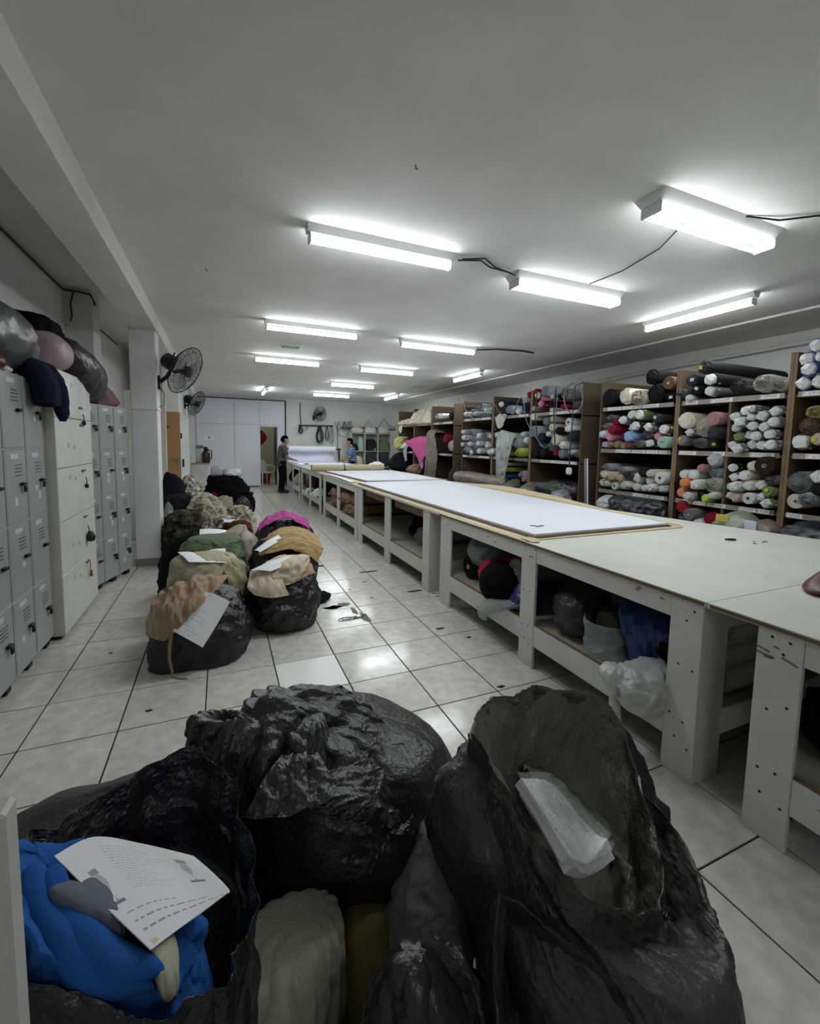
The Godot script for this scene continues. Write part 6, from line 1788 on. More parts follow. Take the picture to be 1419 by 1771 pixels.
# ---------------------------------------------------------------- on the shelves under the tables
func build_under_tables() -> void:
	var y := 0.306
	heap("greenish clear plastic bag high in the first bay under the second table", "plastic_bag", "bag", [[2.25, y + 0.15, -3.3, 0.14, 0.12], [2.22, y + 0.2, -3.3, 0.17, 0.17], [2.2, y + 0.33, -3.28, 0.16, 0.17], [2.2, y + 0.4, -3.3, 0.08, 0.1], [2.15, y + 0.43, -3.38, 0.03, 0.03]], cloth(Color(0.42, 0.5, 0.5), "p"), {"a1": 0.03, "seed": 601})
	var bk := roll(V(2.08, y + 0.11, -3.42), 0.1, "black", "black", "c", 2, 0.9)
	set_label(bk, "black roll with a pale core lying in the first bay under the second table")
	bk.set_meta("group", "rolls under the tables")
	var pk := roll(V(2.02, y + 0.15, -3.02), 0.13, "pink", "pink", "-", 3, 0.9)
	set_label(pk, "salmon pink roll behind the black sack under the second table")
	pk.set_meta("group", "rolls under the tables")
	pk.get_child(0).material_override = cloth(Color(0.72, 0.2, 0.27))
	pk.get_child(1).material_override = cloth(Color(0.72, 0.2, 0.27))
	heap("round black cloth bundle bulging out under the second table", "black_bundle", "bundle", [[2.08, y + 0.003, -2.82, 0.1, 0.12], [2.05, y + 0.04, -2.82, 0.16, 0.19], [2.04, y + 0.16, -2.82, 0.17, 0.21], [2.06, y + 0.28, -2.83, 0.12, 0.14], [2.08, y + 0.31, -2.83, 0.02, 0.02]], cloth(Color(0.025, 0.025, 0.03)), {"a1": 0.012, "seed": 603, "floor": y + 0.002})
	heap("blue film sack beside the black bundle under the second table", "film_sack", "sack", [[2.12, y + 0.003, -2.6, 0.1, 0.09], [2.08, y + 0.05, -2.6, 0.12, 0.11], [2.1, y + 0.17, -2.6, 0.09, 0.09], [2.14, y + 0.25, -2.6, 0.03, 0.03]], cloth(Color(0.16, 0.2, 0.42), "p"), {"seed": 605, "floor": y + 0.002})
	var gr := roll(V(2.04, y + 0.28, -2.66), 0.105, "grey", "grey", "c", 5, 0.85)
	set_label(gr, "light grey roll with a cream core high beside the leg under the second table")
	gr.set_meta("group", "rolls under the tables")
	heap("clear plastic bag tail hanging over the low rail of the second table", "plastic_tail", "bag", [[1.93, 0.14, -2.92, 0.02, 0.05], [1.915, 0.2, -2.9, 0.03, 0.07], [1.92, 0.3, -2.75, 0.05, 0.1], [1.96, 0.36, -2.68, 0.08, 0.13], [2.05, 0.4, -2.62, 0.06, 0.08], [2.08, 0.41, -2.6, 0.01, 0.01]], M.haze_plastic, {"a1": 0.03, "f1": 10.0, "seed": 607, "pleats": 10.0, "pleat": 0.02, "pv": 0.0})
	heap("dark film-wrapped bundle in the second bay under the second table", "film_bundle", "bundle", [[2.3, y + 0.003, -2.12, 0.16, 0.12], [2.2, y + 0.06, -2.12, 0.2, 0.16], [2.2, y + 0.24, -2.14, 0.18, 0.15], [2.28, y + 0.35, -2.15, 0.08, 0.08], [2.3, y + 0.37, -2.15, 0.02, 0.02]], mat(Color(0.07, 0.075, 0.08), 0.25, 0.6, {"nrm": "crinkle", "ns": 0.9, "s": 5.0}), {"a1": 0.03, "seed": 609, "floor": y + 0.002})
	var dg := roll(V(2.12, y + 0.17, -1.86), 0.11, "black", "black", "-", 4, 0.8)
	set_label(dg, "dark roll with a green-edged end in the second bay under the second table")
	dg.set_meta("group", "rolls under the tables")
	dg.get_child(1).material_override = cloth(Color(0.13, 0.2, 0.12), "l")
	heap("clear film skirt round the green-ended roll", "film_skirt", "film", [[2.13, y + 0.003, -1.86, 0.13, 0.14], [2.12, y + 0.04, -1.86, 0.12, 0.13], [2.1, y + 0.14, -1.87, 0.1, 0.13], [2.1, y + 0.2, -1.87, 0.1, 0.12]], M.haze_plastic, {"a1": 0.025, "seed": 611, "floor": y + 0.002, "cap1": false, "cap0": false})
	draped("bright blue plastic sheet draped over dark bundles under the second table", "blue_sheet", [[V(2.75, 0.68, -1.75), V(2.75, 0.66, -1.5), V(2.75, 0.62, -1.35)], [V(2.3, 0.66, -1.82), V(2.3, 0.64, -1.55), V(2.3, 0.6, -1.38)], [V(2.1, 0.6, -1.78), V(2.12, 0.58, -1.55), V(2.14, 0.55, -1.4)], [V(2.06, 0.42, -1.68), V(2.1, 0.42, -1.56), V(2.14, 0.4, -1.44)], [V(2.04, 0.33, -1.62), V(2.08, 0.32, -1.55), V(2.13, 0.33, -1.47)]], Color(0.06, 0.2, 0.42), {"mat": cloth(Color(0.06, 0.2, 0.42), "l"), "a1": 0.025, "cat": "plastic sheet"})
	heap("black bundle under the blue sheet on the low shelf", "black_bundle", "bundle", [[2.42, y + 0.003, -1.58, 0.18, 0.14], [2.4, y + 0.06, -1.58, 0.22, 0.17], [2.42, y + 0.2, -1.58, 0.18, 0.14], [2.44, y + 0.27, -1.58, 0.03, 0.03]], cloth(Color(0.025, 0.025, 0.03)), {"seed": 613, "floor": y + 0.002})
	var mr := roll(V(2.1, y + 0.19, -1.47), 0.07, "rust", "rust", "p", 6, 0.6)
	set_label(mr, "small maroon patterned roll by the corner leg of the second table")
	mr.set_meta("group", "rolls under the tables")
	mr.get_child(0).material_override = cloth(Color(0.25, 0.12, 0.13), "p")
	mr.get_child(1).material_override = cloth(Color(0.3, 0.17, 0.18), "p")
	var wb := thing("plastic_bag", "white knotted plastic bag bulging over the low rail beside the corner leg", "bag", V(1.92, 0.3, -1.5))
	obj("bag", loft([[0.03, -0.11, 0.02, 0.04, 0.05], [0.0, -0.06, 0.02, 0.08, 0.1], [0.02, 0.03, 0.03, 0.13, 0.12], [0.05, 0.12, 0.03, 0.11, 0.1], [0.12, 0.15, 0.02, 0.03, 0.03]], 60, 44, {"a1": 0.035, "f1": 8.0, "seed": 615, "pleats": 7.0, "pleat": 0.02, "pv": 0.0}), cloth(Color(0.74, 0.75, 0.73), "p"), wb)
	obj("knot", loft([[-0.1, 0.0, -0.04, 0.03, 0.03], [-0.09, 0.07, -0.06, 0.06, 0.055], [-0.07, 0.11, -0.07, 0.05, 0.05], [-0.06, 0.12, -0.07, 0.01, 0.01]], 36, 24, {"pleats": 9.0, "pleat": 0.03, "pv": 0.0, "a1": 0.02, "f1": 10.0, "seed": 617}), cloth(Color(0.78, 0.79, 0.77), "p"), wb)
	obj("tail", loft([[-0.075, -0.2, -0.05, 0.012, 0.03], [-0.085, -0.14, -0.04, 0.016, 0.035], [-0.08, -0.06, -0.05, 0.02, 0.03], [-0.085, 0.0, -0.05, 0.02, 0.02]], 24, 20, {"pleats": 7.0, "pleat": 0.012, "pv": 0.0, "seed": 619}), cloth(Color(0.72, 0.73, 0.71), "p"), wb)
	# nearest table: dark bundles seen between the legs
	heap("dark cloth bundle low between the last two legs at the right", "dark_bundle", "bundle", [[2.5, 0.31, -0.6, 0.3, 0.35], [2.45, 0.36, -0.6, 0.36, 0.42], [2.45, 0.52, -0.6, 0.3, 0.36], [2.5, 0.62, -0.6, 0.03, 0.03]], cloth(Color(0.03, 0.035, 0.035)), {"seed": 621, "floor": 0.308})
	for q in [[0.075, -1.33, "lowest"], [0.2, -1.34, "second lowest"], [0.32, -1.33, "topmost"]]:
		var er := roll(V(2.26, y + q[0], q[1]), 0.062, "palegreen", "palegreen", "p", int(q[0] * 50), 1.0)
		set_label(er, "%s of the pale film-wrapped rolls seen between the corner leg and nearest table leg" % q[2])
		er.set_meta("group", "pale rolls at the corner leg")
	# third table: white film roll and dark bundle
	var wf := roll(V(2.2, y + 0.115, -4.75), 0.11, "silver", "silver", "p", 7, 1.0)
	set_label(wf, "milky film-wrapped roll on the open shelf of the third table")
	wf.set_meta("group", "rolls under the tables")
	heap("dark bundle behind the milky roll under the third table", "dark_bundle", "bundle", [[2.6, y + 0.003, -5.3, 0.25, 0.2], [2.6, y + 0.08, -5.3, 0.28, 0.24], [2.62, y + 0.24, -5.3, 0.2, 0.18], [2.62, y + 0.28, -5.3, 0.02, 0.02]], cloth(Color(0.06, 0.06, 0.065)), {"seed": 625, "floor": y + 0.002})
	# fourth table: brown wrapped rolls with puckered ends
	var k := 0
	for q in [[-7.0, 0.09, 0], [-7.06, 0.27, 0], [-7.24, 0.09, 0], [-7.3, 0.27, 0], [-7.48, 0.09, 0], [-7.52, 0.27, 0], [-7.98, 0.09, 0], [-8.0, 0.27, 0], [-8.24, 0.09, 0], [-8.28, 0.27, 0], [-8.52, 0.1, 0]]:
		var br := roll(V(1.99 + 0.03 * sin(k * 2.0), y + q[1], q[0]), 0.088, "brown", "beige", "k" if k % 2 else "p", k, 1.05)
		br.get_child(0).material_override = cloth(Color(0.56, 0.42, 0.31), "l")
		br.get_child(1).material_override = cloth(Color(0.66, 0.53, 0.42), "p")
		set_label(br, "brown paper-wrapped roll under the fourth table, %s of %s bay" % [["bottom right", "top right", "bottom middle", "top middle", "bottom left", "top left", "bottom right", "top right", "bottom middle", "top middle", "bottom left"][k], "nearer" if k < 6 else "farther"])
		br.set_meta("group", "brown rolls under the fourth table")
		k += 1
	heap("white cloth bundle on the low shelf of the fifth table, nearer bay", "white_bundle", "bundle", [[2.05, y + 0.003, -9.85, 0.12, 0.14], [2.0, y + 0.04, -9.85, 0.16, 0.18], [2.05, y + 0.16, -9.85, 0.1, 0.12], [2.06, y + 0.19, -9.85, 0.02, 0.02]], cloth(COL.white), {"seed": 631, "floor": y + 0.002})
	heap("dark cloth behind the white bundle of the fifth table", "dark_bundle", "bundle", [[2.35, y + 0.003, -10.1, 0.14, 0.2], [2.3, y + 0.1, -10.1, 0.18, 0.24], [2.35, y + 0.28, -10.1, 0.1, 0.15], [2.36, y + 0.32, -10.1, 0.02, 0.02]], cloth(COL.charcoal), {"seed": 633, "floor": y + 0.002})
	heap("brown and pinkish cloth in the farther bay of the fifth table", "brown_bundle", "bundle", [[2.2, y + 0.003, -11.2, 0.14, 0.2], [2.15, y + 0.12, -11.2, 0.18, 0.24], [2.2, y + 0.34, -11.2, 0.1, 0.15], [2.2, y + 0.37, -11.2, 0.02, 0.02]], cloth(Color(0.35, 0.27, 0.25)), {"seed": 635, "floor": y + 0.002})
	draped("white cloth folded over the low rail of the fifth table", "white_cloth", [[V(2.1, y + 0.06, -11.1), V(2.1, y + 0.08, -10.9), V(2.1, y + 0.06, -10.7)], [V(1.96, y + 0.05, -11.1), V(1.95, y + 0.06, -10.9), V(1.96, y + 0.05, -10.7)], [V(1.925, y - 0.04, -11.0), V(1.915, y - 0.08, -10.9), V(1.925, y - 0.02, -10.72)]], COL.white, {"nu": 16, "nv": 14, "a1": 0.01})
	heap("pale cloth under the farthest table, nearer bay", "pale_bundle", "bundle", [[2.1, y + 0.003, -12.7, 0.14, 0.2], [2.06, y + 0.1, -12.7, 0.16, 0.24], [2.1, y + 0.3, -12.7, 0.1, 0.15], [2.1, y + 0.33, -12.7, 0.02, 0.02]], cloth(Color(0.6, 0.62, 0.58)), {"seed": 637, "floor": y + 0.002})
	heap("dark cloth under the farthest table, farther bay", "dark_bundle", "bundle", [[2.15, y + 0.003, -13.8, 0.14, 0.2], [2.1, y + 0.12, -13.8, 0.18, 0.26], [2.15, y + 0.34, -13.8, 0.12, 0.18], [2.15, y + 0.38, -13.8, 0.02, 0.02]], cloth(Color(0.12, 0.13, 0.12)), {"seed": 639, "floor": y + 0.002})
# ---------------------------------------------------------------- sacks and cloth on the floor
func build_floor_sacks() -> void:
	# nearest pair
	heap("squat black plastic sack with a tan cloth and work sheet, nearest aisle sack", "black_sack", "sack", [[-0.16, 0.003, -3.4, 0.28, 0.24], [-0.155, 0.015, -3.4, 0.3, 0.26], [-0.14, 0.14, -3.4, 0.32, 0.265], [-0.15, 0.32, -3.42, 0.29, 0.24, -0.02, 0.0], [-0.15, 0.42, -3.45, 0.24, 0.19, -0.03], [-0.15, 0.47, -3.48, 0.12, 0.1, -0.02], [-0.15, 0.48, -3.48, 0.02, 0.02]], M.sack_mid, {"a1": 0.025, "f1": 4.0, "a2": 0.02, "a3": 0.006, "f3": 11.0, "seed": 2001, "floor": 0.002, "nu": 150, "nv": 90, "e": 0.6})
	draped("tan cloth spilling over the front left of the nearest aisle sack", "tan_cloth", [[V(-0.38, 0.44, -3.5), V(-0.22, 0.5, -3.52), V(-0.06, 0.52, -3.5), V(0.04, 0.5, -3.44)], [V(-0.43, 0.45, -3.34), V(-0.28, 0.53, -3.32), V(-0.12, 0.56, -3.32), V(0.02, 0.54, -3.34)], [V(-0.46, 0.36, -3.19), V(-0.33, 0.43, -3.13), V(-0.2, 0.48, -3.13), V(-0.06, 0.5, -3.2)], [V(-0.44, 0.28, -3.17), V(-0.35, 0.25, -3.11), V(-0.27, 0.32, -3.1), V(-0.18, 0.42, -3.12)]], Color(0.66, 0.565, 0.475), {"a1": 0.022, "f1": 3.6, "a2": 0.03, "f2": 5.0, "nu": 70, "nv": 70, "seed": 2005, "stretch": V(2.2, 0.7, 1.0)})
	var tb := MB.new()
	tb.tube([V(-0.308, 0.308, -3.120), V(-0.322, 0.222, -3.100), V(-0.327, 0.126, -3.100), V(-0.31, 0.008, -3.1), V(-0.27, 0.004, -3.06), V(-0.22, 0.004, -3.04)], [0.012, 0.012, 0.01, 0.008, 0.007, 0.004], 8)
	tag(obj("tan_strap", tb, cloth(Color(0.6, 0.5, 0.41))), "narrow tan cloth strap hanging from the nearest aisle sack to the floor", "strap")
	work_sheet("large work sheet leaning on the front of the nearest aisle sack", [V(-0.130, 0.522, -3.200), V(0.041, 0.434, -3.170), V(-0.130, 0.183, -3.070), V(-0.302, 0.315, -3.090)], 1)
	heap("squat black plastic sack with a cream cloth on top, right of the nearest aisle sack", "black_sack", "sack", [[0.48, 0.003, -3.72, 0.2, 0.2], [0.48, 0.03, -3.72, 0.24, 0.24], [0.47, 0.18, -3.72, 0.29, 0.27], [0.46, 0.34, -3.74, 0.28, 0.25], [0.46, 0.44, -3.76, 0.2, 0.18], [0.46, 0.47, -3.78, 0.03, 0.03]], M.sack_mid, {"a1": 0.022, "f1": 4.4, "a2": 0.02, "a3": 0.006, "f3": 11.0, "seed": 2011, "floor": 0.002, "nu": 150, "nv": 90})
	heap("cream cloth bundled on the right-hand front aisle sack", "cream_cloth", "cloth", [[0.42, 0.42, -3.66, 0.16, 0.08], [0.42, 0.44, -3.64, 0.23, 0.13, 0.05, -0.05], [0.44, 0.53, -3.66, 0.2, 0.12, 0.06, 0.0], [0.48, 0.58, -3.7, 0.08, 0.05], [0.48, 0.585, -3.7, 0.01, 0.01]], cloth(Color(0.82, 0.765, 0.68)), {"a1": 0.03, "f1": 6.0, "a2": 0.03, "seed": 2013, "nu": 80, "nv": 50, "pleats": 7.0, "pleat": 0.03, "pv": 0.1})
	draped("cream cloth end hanging down the front of the right-hand front aisle sack", "cream_cloth", [[V(0.2, 0.5, -3.6), V(0.3, 0.52, -3.58), V(0.42, 0.52, -3.58)], [V(0.17, 0.42, -3.5), V(0.3, 0.42, -3.47), V(0.44, 0.42, -3.48)], [V(0.22, 0.36, -3.47), V(0.34, 0.33, -3.45), V(0.48, 0.33, -3.46)]], Color(0.83, 0.78, 0.69), {"nu": 30, "nv": 24, "seed": 2015})
	draped("tan loop of cloth curling at the right of the cream bundle", "tan_cloth", [[V(0.52, 0.5, -3.6), V(0.58, 0.58, -3.64), V(0.62, 0.56, -3.7)], [V(0.56, 0.44, -3.56), V(0.64, 0.52, -3.58), V(0.68, 0.5, -3.66)], [V(0.56, 0.42, -3.5), V(0.64, 0.46, -3.52), V(0.7, 0.44, -3.6)]], Color(0.68, 0.59, 0.48), {"nu": 24, "nv": 24, "seed": 2017})
	work_sheet("folded white sheet tucked in the cream bundle", [V(0.191, 0.532, -3.550), V(0.504, 0.597, -3.660), V(0.563, 0.558, -3.620), V(0.341, 0.526, -3.500)], 2)
	# second row
	heap("beige cloth sack behind the nearest aisle sack, papers lying on it", "beige_sack", "sack", [[-0.14, 0.003, -3.98, 0.22, 0.2], [-0.14, 0.04, -3.98, 0.27, 0.24], [-0.14, 0.28, -3.96, 0.28, 0.24], [-0.14, 0.48, -3.94, 0.26, 0.2], [-0.15, 0.58, -3.94, 0.2, 0.15], [-0.15, 0.61, -3.94, 0.03, 0.03]], cloth(Color(0.71, 0.68, 0.585)), {"a1": 0.018, "f1": 5.0, "a2": 0.02, "seed": 2021, "floor": 0.002, "nu": 110, "nv": 70})
	draped("olive-beige cloth hanging down the right side of the beige sack", "beige_cloth", [[V(-0.02, 0.58, -3.9), V(0.06, 0.57, -3.95), V(0.1, 0.55, -4.05)], [V(0.02, 0.46, -3.74), V(0.12, 0.46, -3.82), V(0.17, 0.46, -3.96)], [V(0.04, 0.28, -3.7), V(0.15, 0.28, -3.78), V(0.2, 0.28, -3.92)]], Color(0.6, 0.57, 0.47), {"nu": 30, "nv": 40, "seed": 2023, "a1": 0.03})
	work_sheet("white sheet slanting across the top of the beige sack", [V(-0.336, 0.626, -3.950), V(-0.178, 0.586, -4.000), V(0.037, 0.550, -3.780), V(-0.240, 0.596, -3.720)], 3)
	work_sheet("grey-white sheet behind the slanting one, against the green sack", [V(-0.181, 0.577, -4.060), V(0.024, 0.592, -4.120), V(0.030, 0.513, -3.980), V(-0.155, 0.557, -3.950)], 4)
	heap("green cloth sack in the aisle row with a work sheet on top", "green_sack", "sack", [[-0.1, 0.003, -4.5, 0.22, 0.2], [-0.1, 0.04, -4.5, 0.27, 0.24], [-0.09, 0.3, -4.48, 0.29, 0.25], [-0.08, 0.5, -4.46, 0.27, 0.22], [-0.08, 0.62, -4.46, 0.2, 0.15], [-0.08, 0.645, -4.46, 0.03, 0.03]], cloth(Color(0.41, 0.47, 0.375)), {"a1": 0.03, "f1": 4.6, "a2": 0.02, "seed": 2031, "floor": 0.002, "nu": 110, "nv": 70})
	work_sheet("curved white sheet on the green sack", [V(-0.176, 0.565, -4.550), V(0.144, 0.589, -4.600), V(0.115, 0.574, -4.360), V(-0.063, 0.572, -4.330)], 5)
	work_sheet("bluish white sheet behind the green sack", [V(-0.203, 0.648, -4.800), V(0.086, 0.602, -4.850), V(0.060, 0.579, -4.620), V(-0.201, 0.624, -4.600)], 6)
	heap("black plastic sack with a mustard cloth on top, second in the right-hand row", "black_sack", "sack", [[0.54, 0.003, -4.32, 0.24, 0.22], [0.54, 0.04, -4.32, 0.29, 0.26], [0.54, 0.3, -4.3, 0.31, 0.27], [0.54, 0.5, -4.3, 0.27, 0.22], [0.54, 0.6, -4.3, 0.17, 0.14], [0.54, 0.62, -4.3, 0.03, 0.03]], M.sack_mid, {"a1": 0.025, "f1": 4.2, "a2": 0.02, "a3": 0.006, "f3": 11.0, "seed": 2041, "floor": 0.002, "nu": 130, "nv": 80})
	draped("mustard cloth draped over the second right-hand aisle sack", "mustard_cloth", [[V(0.42, 0.62, -4.42), V(0.54, 0.67, -4.45), V(0.7, 0.67, -4.45), V(0.83, 0.6, -4.42)], [V(0.34, 0.57, -4.22), V(0.5, 0.65, -4.22), V(0.7, 0.68, -4.22), V(0.87, 0.58, -4.25)], [V(0.3, 0.52, -4.06), V(0.48, 0.6, -4.04), V(0.68, 0.6, -4.0), V(0.87, 0.53, -4.06)], [V(0.36, 0.53, -4.0), V(0.54, 0.57, -3.98), V(0.72, 0.5, -3.96), V(0.8, 0.43, -3.98)]], Color(0.71, 0.61, 0.44), {"a1": 0.02, "f1": 3.4, "a2": 0.02, "nu": 70, "nv": 60, "seed": 2043, "stretch": V(0.7, 1.0, 2.4)})
	work_sheet("white sheet at the left of the mustard cloth", [V(0.255, 0.581, -4.000), V(0.484, 0.664, -4.200), V(0.516, 0.640, -4.120), V(0.300, 0.571, -3.960)], 7)
	heap("black plastic sack with a magenta cloth, farthest of the right-hand aisle sacks", "black_sack", "sack", [[0.64, 0.003, -4.98, 0.24, 0.22], [0.64, 0.04, -4.98, 0.3, 0.26], [0.64, 0.3, -4.96, 0.33, 0.28], [0.64, 0.52, -4.96, 0.29, 0.24], [0.62, 0.66, -4.96, 0.17, 0.14], [0.62, 0.69, -4.96, 0.03, 0.03]], M.sack_mid, {"a1": 0.025, "f1": 4.2, "a2": 0.02, "a3": 0.006, "f3": 11.0, "seed": 2051, "floor": 0.002, "nu": 120, "nv": 70, "pleats": 12.0, "pleat": 0.02, "pv": 0.5})
	draped("magenta cloth strip across the farthest right-hand aisle sack", "magenta_cloth", [[V(0.36, 0.66, -4.86), V(0.46, 0.72, -4.9), V(0.62, 0.765, -4.95), V(0.76, 0.72, -4.95), V(0.88, 0.66, -4.9)], [V(0.35, 0.6, -4.74), V(0.47, 0.68, -4.76), V(0.64, 0.72, -4.78), V(0.77, 0.66, -4.76), V(0.88, 0.58, -4.76)]], Color(0.7, 0.32, 0.57), {"nu": 50, "nv": 20, "a1": 0.014, "seed": 2053})
	heap("knotted white see-through sack with pinkish cloth between the green sack and the magenta one", "clear_sack", "sack", [[0.23, 0.003, -4.85, 0.12, 0.12], [0.23, 0.05, -4.85, 0.15, 0.15], [0.23, 0.3, -4.83, 0.16, 0.15], [0.22, 0.5, -4.8, 0.12, 0.11], [0.2, 0.6, -4.78, 0.05, 0.05], [0.2, 0.66, -4.78, 0.025, 0.02], [0.2, 0.67, -4.78, 0.005, 0.005]], cloth(Color(0.72, 0.66, 0.63), "p"), {"a1": 0.02, "seed": 2061, "floor": 0.002, "nu": 80, "nv": 60, "pleats": 11.0, "pleat": 0.02, "pv": 0.55})
	heap("pale cloth tip of the knotted sack standing to its left", "cloth_tip", "cloth", [[0.08, 0.55, -4.72, 0.08, 0.05], [0.1, 0.6, -4.72, 0.09, 0.05], [0.15, 0.66, -4.75, 0.04, 0.03], [0.17, 0.68, -4.76, 0.01, 0.01]], cloth(Color(0.66, 0.65, 0.56)), {"seed": 2063, "nu": 30, "nv": 20, "a1": 0.01})
	heap("dark cloth sack in shadow at the left behind the green sack", "dark_sack", "sack", [[-0.38, 0.003, -4.75, 0.14, 0.16], [-0.38, 0.04, -4.75, 0.18, 0.2], [-0.38, 0.34, -4.73, 0.17, 0.18], [-0.32, 0.55, -4.72, 0.12, 0.1], [-0.28, 0.62, -4.72, 0.03, 0.03]], cloth(Color(0.06, 0.06, 0.065)), {"seed": 2071, "floor": 0.002, "a1": 0.03})
	# the camouflage heap behind
	var cm := mat(Color(1, 1, 1), 0.9, 0.2, {"tex": "camo", "s": 1.0, "nrm": "soft", "ns": 0.5})
	var cd := mat(Color(1, 1, 1), 0.9, 0.2, {"tex": "camo_dark", "s": 1.0})
	heap("dark slate cushion standing at the back of the cloth heap by the orange door", "slate_cushion", "cushion", [[-0.66, 0.62, -7.2, 0.13, 0.1], [-0.66, 0.66, -7.2, 0.16, 0.12], [-0.64, 0.85, -7.22, 0.15, 0.1], [-0.64, 1.0, -7.25, 0.1, 0.05, -0.05], [-0.64, 1.03, -7.25, 0.02, 0.02]], cloth(Color(0.1, 0.105, 0.125)), {"seed": 2081, "a1": 0.012, "e": 0.7})
	heap("dark slate bundle lying below the standing cushion", "slate_bundle", "cloth", [[-0.62, 0.003, -7.0, 0.26, 0.3], [-0.6, 0.2, -6.98, 0.3, 0.32], [-0.58, 0.5, -6.95, 0.26, 0.28], [-0.56, 0.72, -6.9, 0.16, 0.14], [-0.56, 0.78, -6.9, 0.02, 0.02]], cloth(Color(0.115, 0.12, 0.14)), {"seed": 2083, "floor": 0.002, "a1": 0.02})
	draped("white cloth with a green stripe beside the near column", "striped_cloth", [[V(-0.74, 0.66, -6.9), V(-0.68, 0.7, -6.8), V(-0.6, 0.62, -6.6)], [V(-0.73, 0.5, -6.7), V(-0.65, 0.5, -6.5), V(-0.57, 0.46, -6.4)]], Color(0.62, 0.66, 0.62), {"nu": 20, "nv": 16, "seed": 2085})
	heap("dark brown camouflage bundle beside the near column", "camouflage_cloth", "cloth", [[-0.44, 0.003, -6.1, 0.18, 0.22], [-0.44, 0.1, -6.1, 0.22, 0.26], [-0.43, 0.4, -6.1, 0.22, 0.25], [-0.42, 0.6, -6.15, 0.15, 0.16], [-0.42, 0.66, -6.15, 0.02, 0.02]], cd, {"seed": 2087, "floor": 0.002, "a1": 0.035, "f1": 4.0, "nu": 80, "nv": 50})
	heap("grey camouflage bundle rising against the white cabinet, topmost of the cloth heap", "camouflage_cloth", "cloth", [[-0.42, 0.4, -7.4, 0.14, 0.15], [-0.42, 0.5, -7.4, 0.16, 0.17], [-0.42, 0.78, -7.45, 0.13, 0.15], [-0.43, 0.95, -7.5, 0.08, 0.08], [-0.43, 1.0, -7.5, 0.02, 0.02]], cm, {"seed": 2089, "a1": 0.035, "f1": 4.5, "nu": 70, "nv": 50})
	heap("big cream and grey blanket bundle in the middle of the cloth heap", "camouflage_cloth", "cloth", [[-0.16, 0.003, -6.7, 0.26, 0.3], [-0.16, 0.1, -6.7, 0.32, 0.34], [-0.17, 0.4, -6.68, 0.29, 0.31], [-0.22, 0.66, -6.7, 0.18, 0.2], [-0.24, 0.78, -6.75, 0.08, 0.08], [-0.24, 0.8, -6.75, 0.02, 0.02]], mat(Color(0.9, 0.88, 0.84), 0.9, 0.2, {"tex": "camo_pale", "s": 0.8, "nrm": "soft", "ns": 0.5}), {"seed": 2091, "floor": 0.002, "a1": 0.03, "f1": 4.0, "nu": 90, "nv": 60})
	heap("grey camouflage cloth low in front of the blanket bundle", "camouflage_cloth", "cloth", [[0.03, 0.003, -5.95, 0.22, 0.22], [0.03, 0.1, -5.95, 0.27, 0.26], [0.03, 0.38, -5.95, 0.25, 0.23], [0.02, 0.55, -5.97, 0.14, 0.12], [0.02, 0.58, -5.97, 0.02, 0.02]], cm, {"seed": 2093, "floor": 0.002, "a1": 0.035, "f1": 4.0, "nu": 80, "nv": 50})
	heap("pale camouflage bundle at the right end of the cloth heap", "camouflage_cloth", "cloth", [[0.26, 0.003, -6.7, 0.16, 0.2], [0.26, 0.1, -6.7, 0.19, 0.22], [0.25, 0.4, -6.7, 0.17, 0.2], [0.22, 0.58, -6.7, 0.1, 0.1], [0.22, 0.6, -6.7, 0.02, 0.02]], mat(Color(0.9, 0.88, 0.84), 0.9, 0.2, {"tex": "camo_pale", "s": 1.0}), {"seed": 2095, "floor": 0.002, "a1": 0.04, "f1": 6.0, "nu": 70, "nv": 50})
	heap("rust brown cloth on the heap behind the papers", "rust_cloth", "cloth", [[0.16, 0.003, -5.45, 0.15, 0.15], [0.16, 0.2, -5.45, 0.18, 0.17], [0.16, 0.5, -5.45, 0.15, 0.13], [0.16, 0.58, -5.46, 0.1, 0.08], [0.16, 0.6, -5.46, 0.02, 0.02]], cloth(Color(0.3, 0.16, 0.1)), {"seed": 2097, "floor": 0.002, "a1": 0.03, "nu": 60, "nv": 40})
	tag(obj("paper_strip", sheet([[V(0.012, 0.619, -5.500), V(0.164, 0.596, -5.550), V(0.283, 0.560, -5.600)], [V(0.024, 0.605, -5.380), V(0.160, 0.584, -5.420), V(0.276, 0.553, -5.480)]], 14, 8, {"thick": 0.002}), M.paper), "white paper edge lying on the rust brown cloth", "paper")
	# black pile before the counter and the packages on it
	heap("large heap of black clothes before the white cabinet with the flask", "black_clothes", "clothes", [[0.14, 0.003, -9.6, 0.4, 0.35], [0.14, 0.1, -9.6, 0.45, 0.4], [0.14, 0.42, -9.6, 0.42, 0.36], [0.08, 0.68, -9.62, 0.3, 0.28], [0.04, 0.8, -9.64, 0.22, 0.22], [0.04, 0.82, -9.64, 0.05, 0.05]], cloth(Color(0.035, 0.037, 0.042)), {"seed": 2101, "floor": 0.002, "a1": 0.06, "f1": 4.0, "nu": 100, "nv": 60})
	heap("cream cloth poking from the lower front of the black heap", "cream_cloth", "cloth", [[0.05, 0.18, -9.22, 0.1, 0.06], [0.05, 0.24, -9.2, 0.15, 0.09], [0.05, 0.4, -9.22, 0.14, 0.08], [0.05, 0.46, -9.24, 0.03, 0.03]], cloth(Color(0.6, 0.58, 0.52)), {"seed": 2103, "nu": 40, "nv": 24})
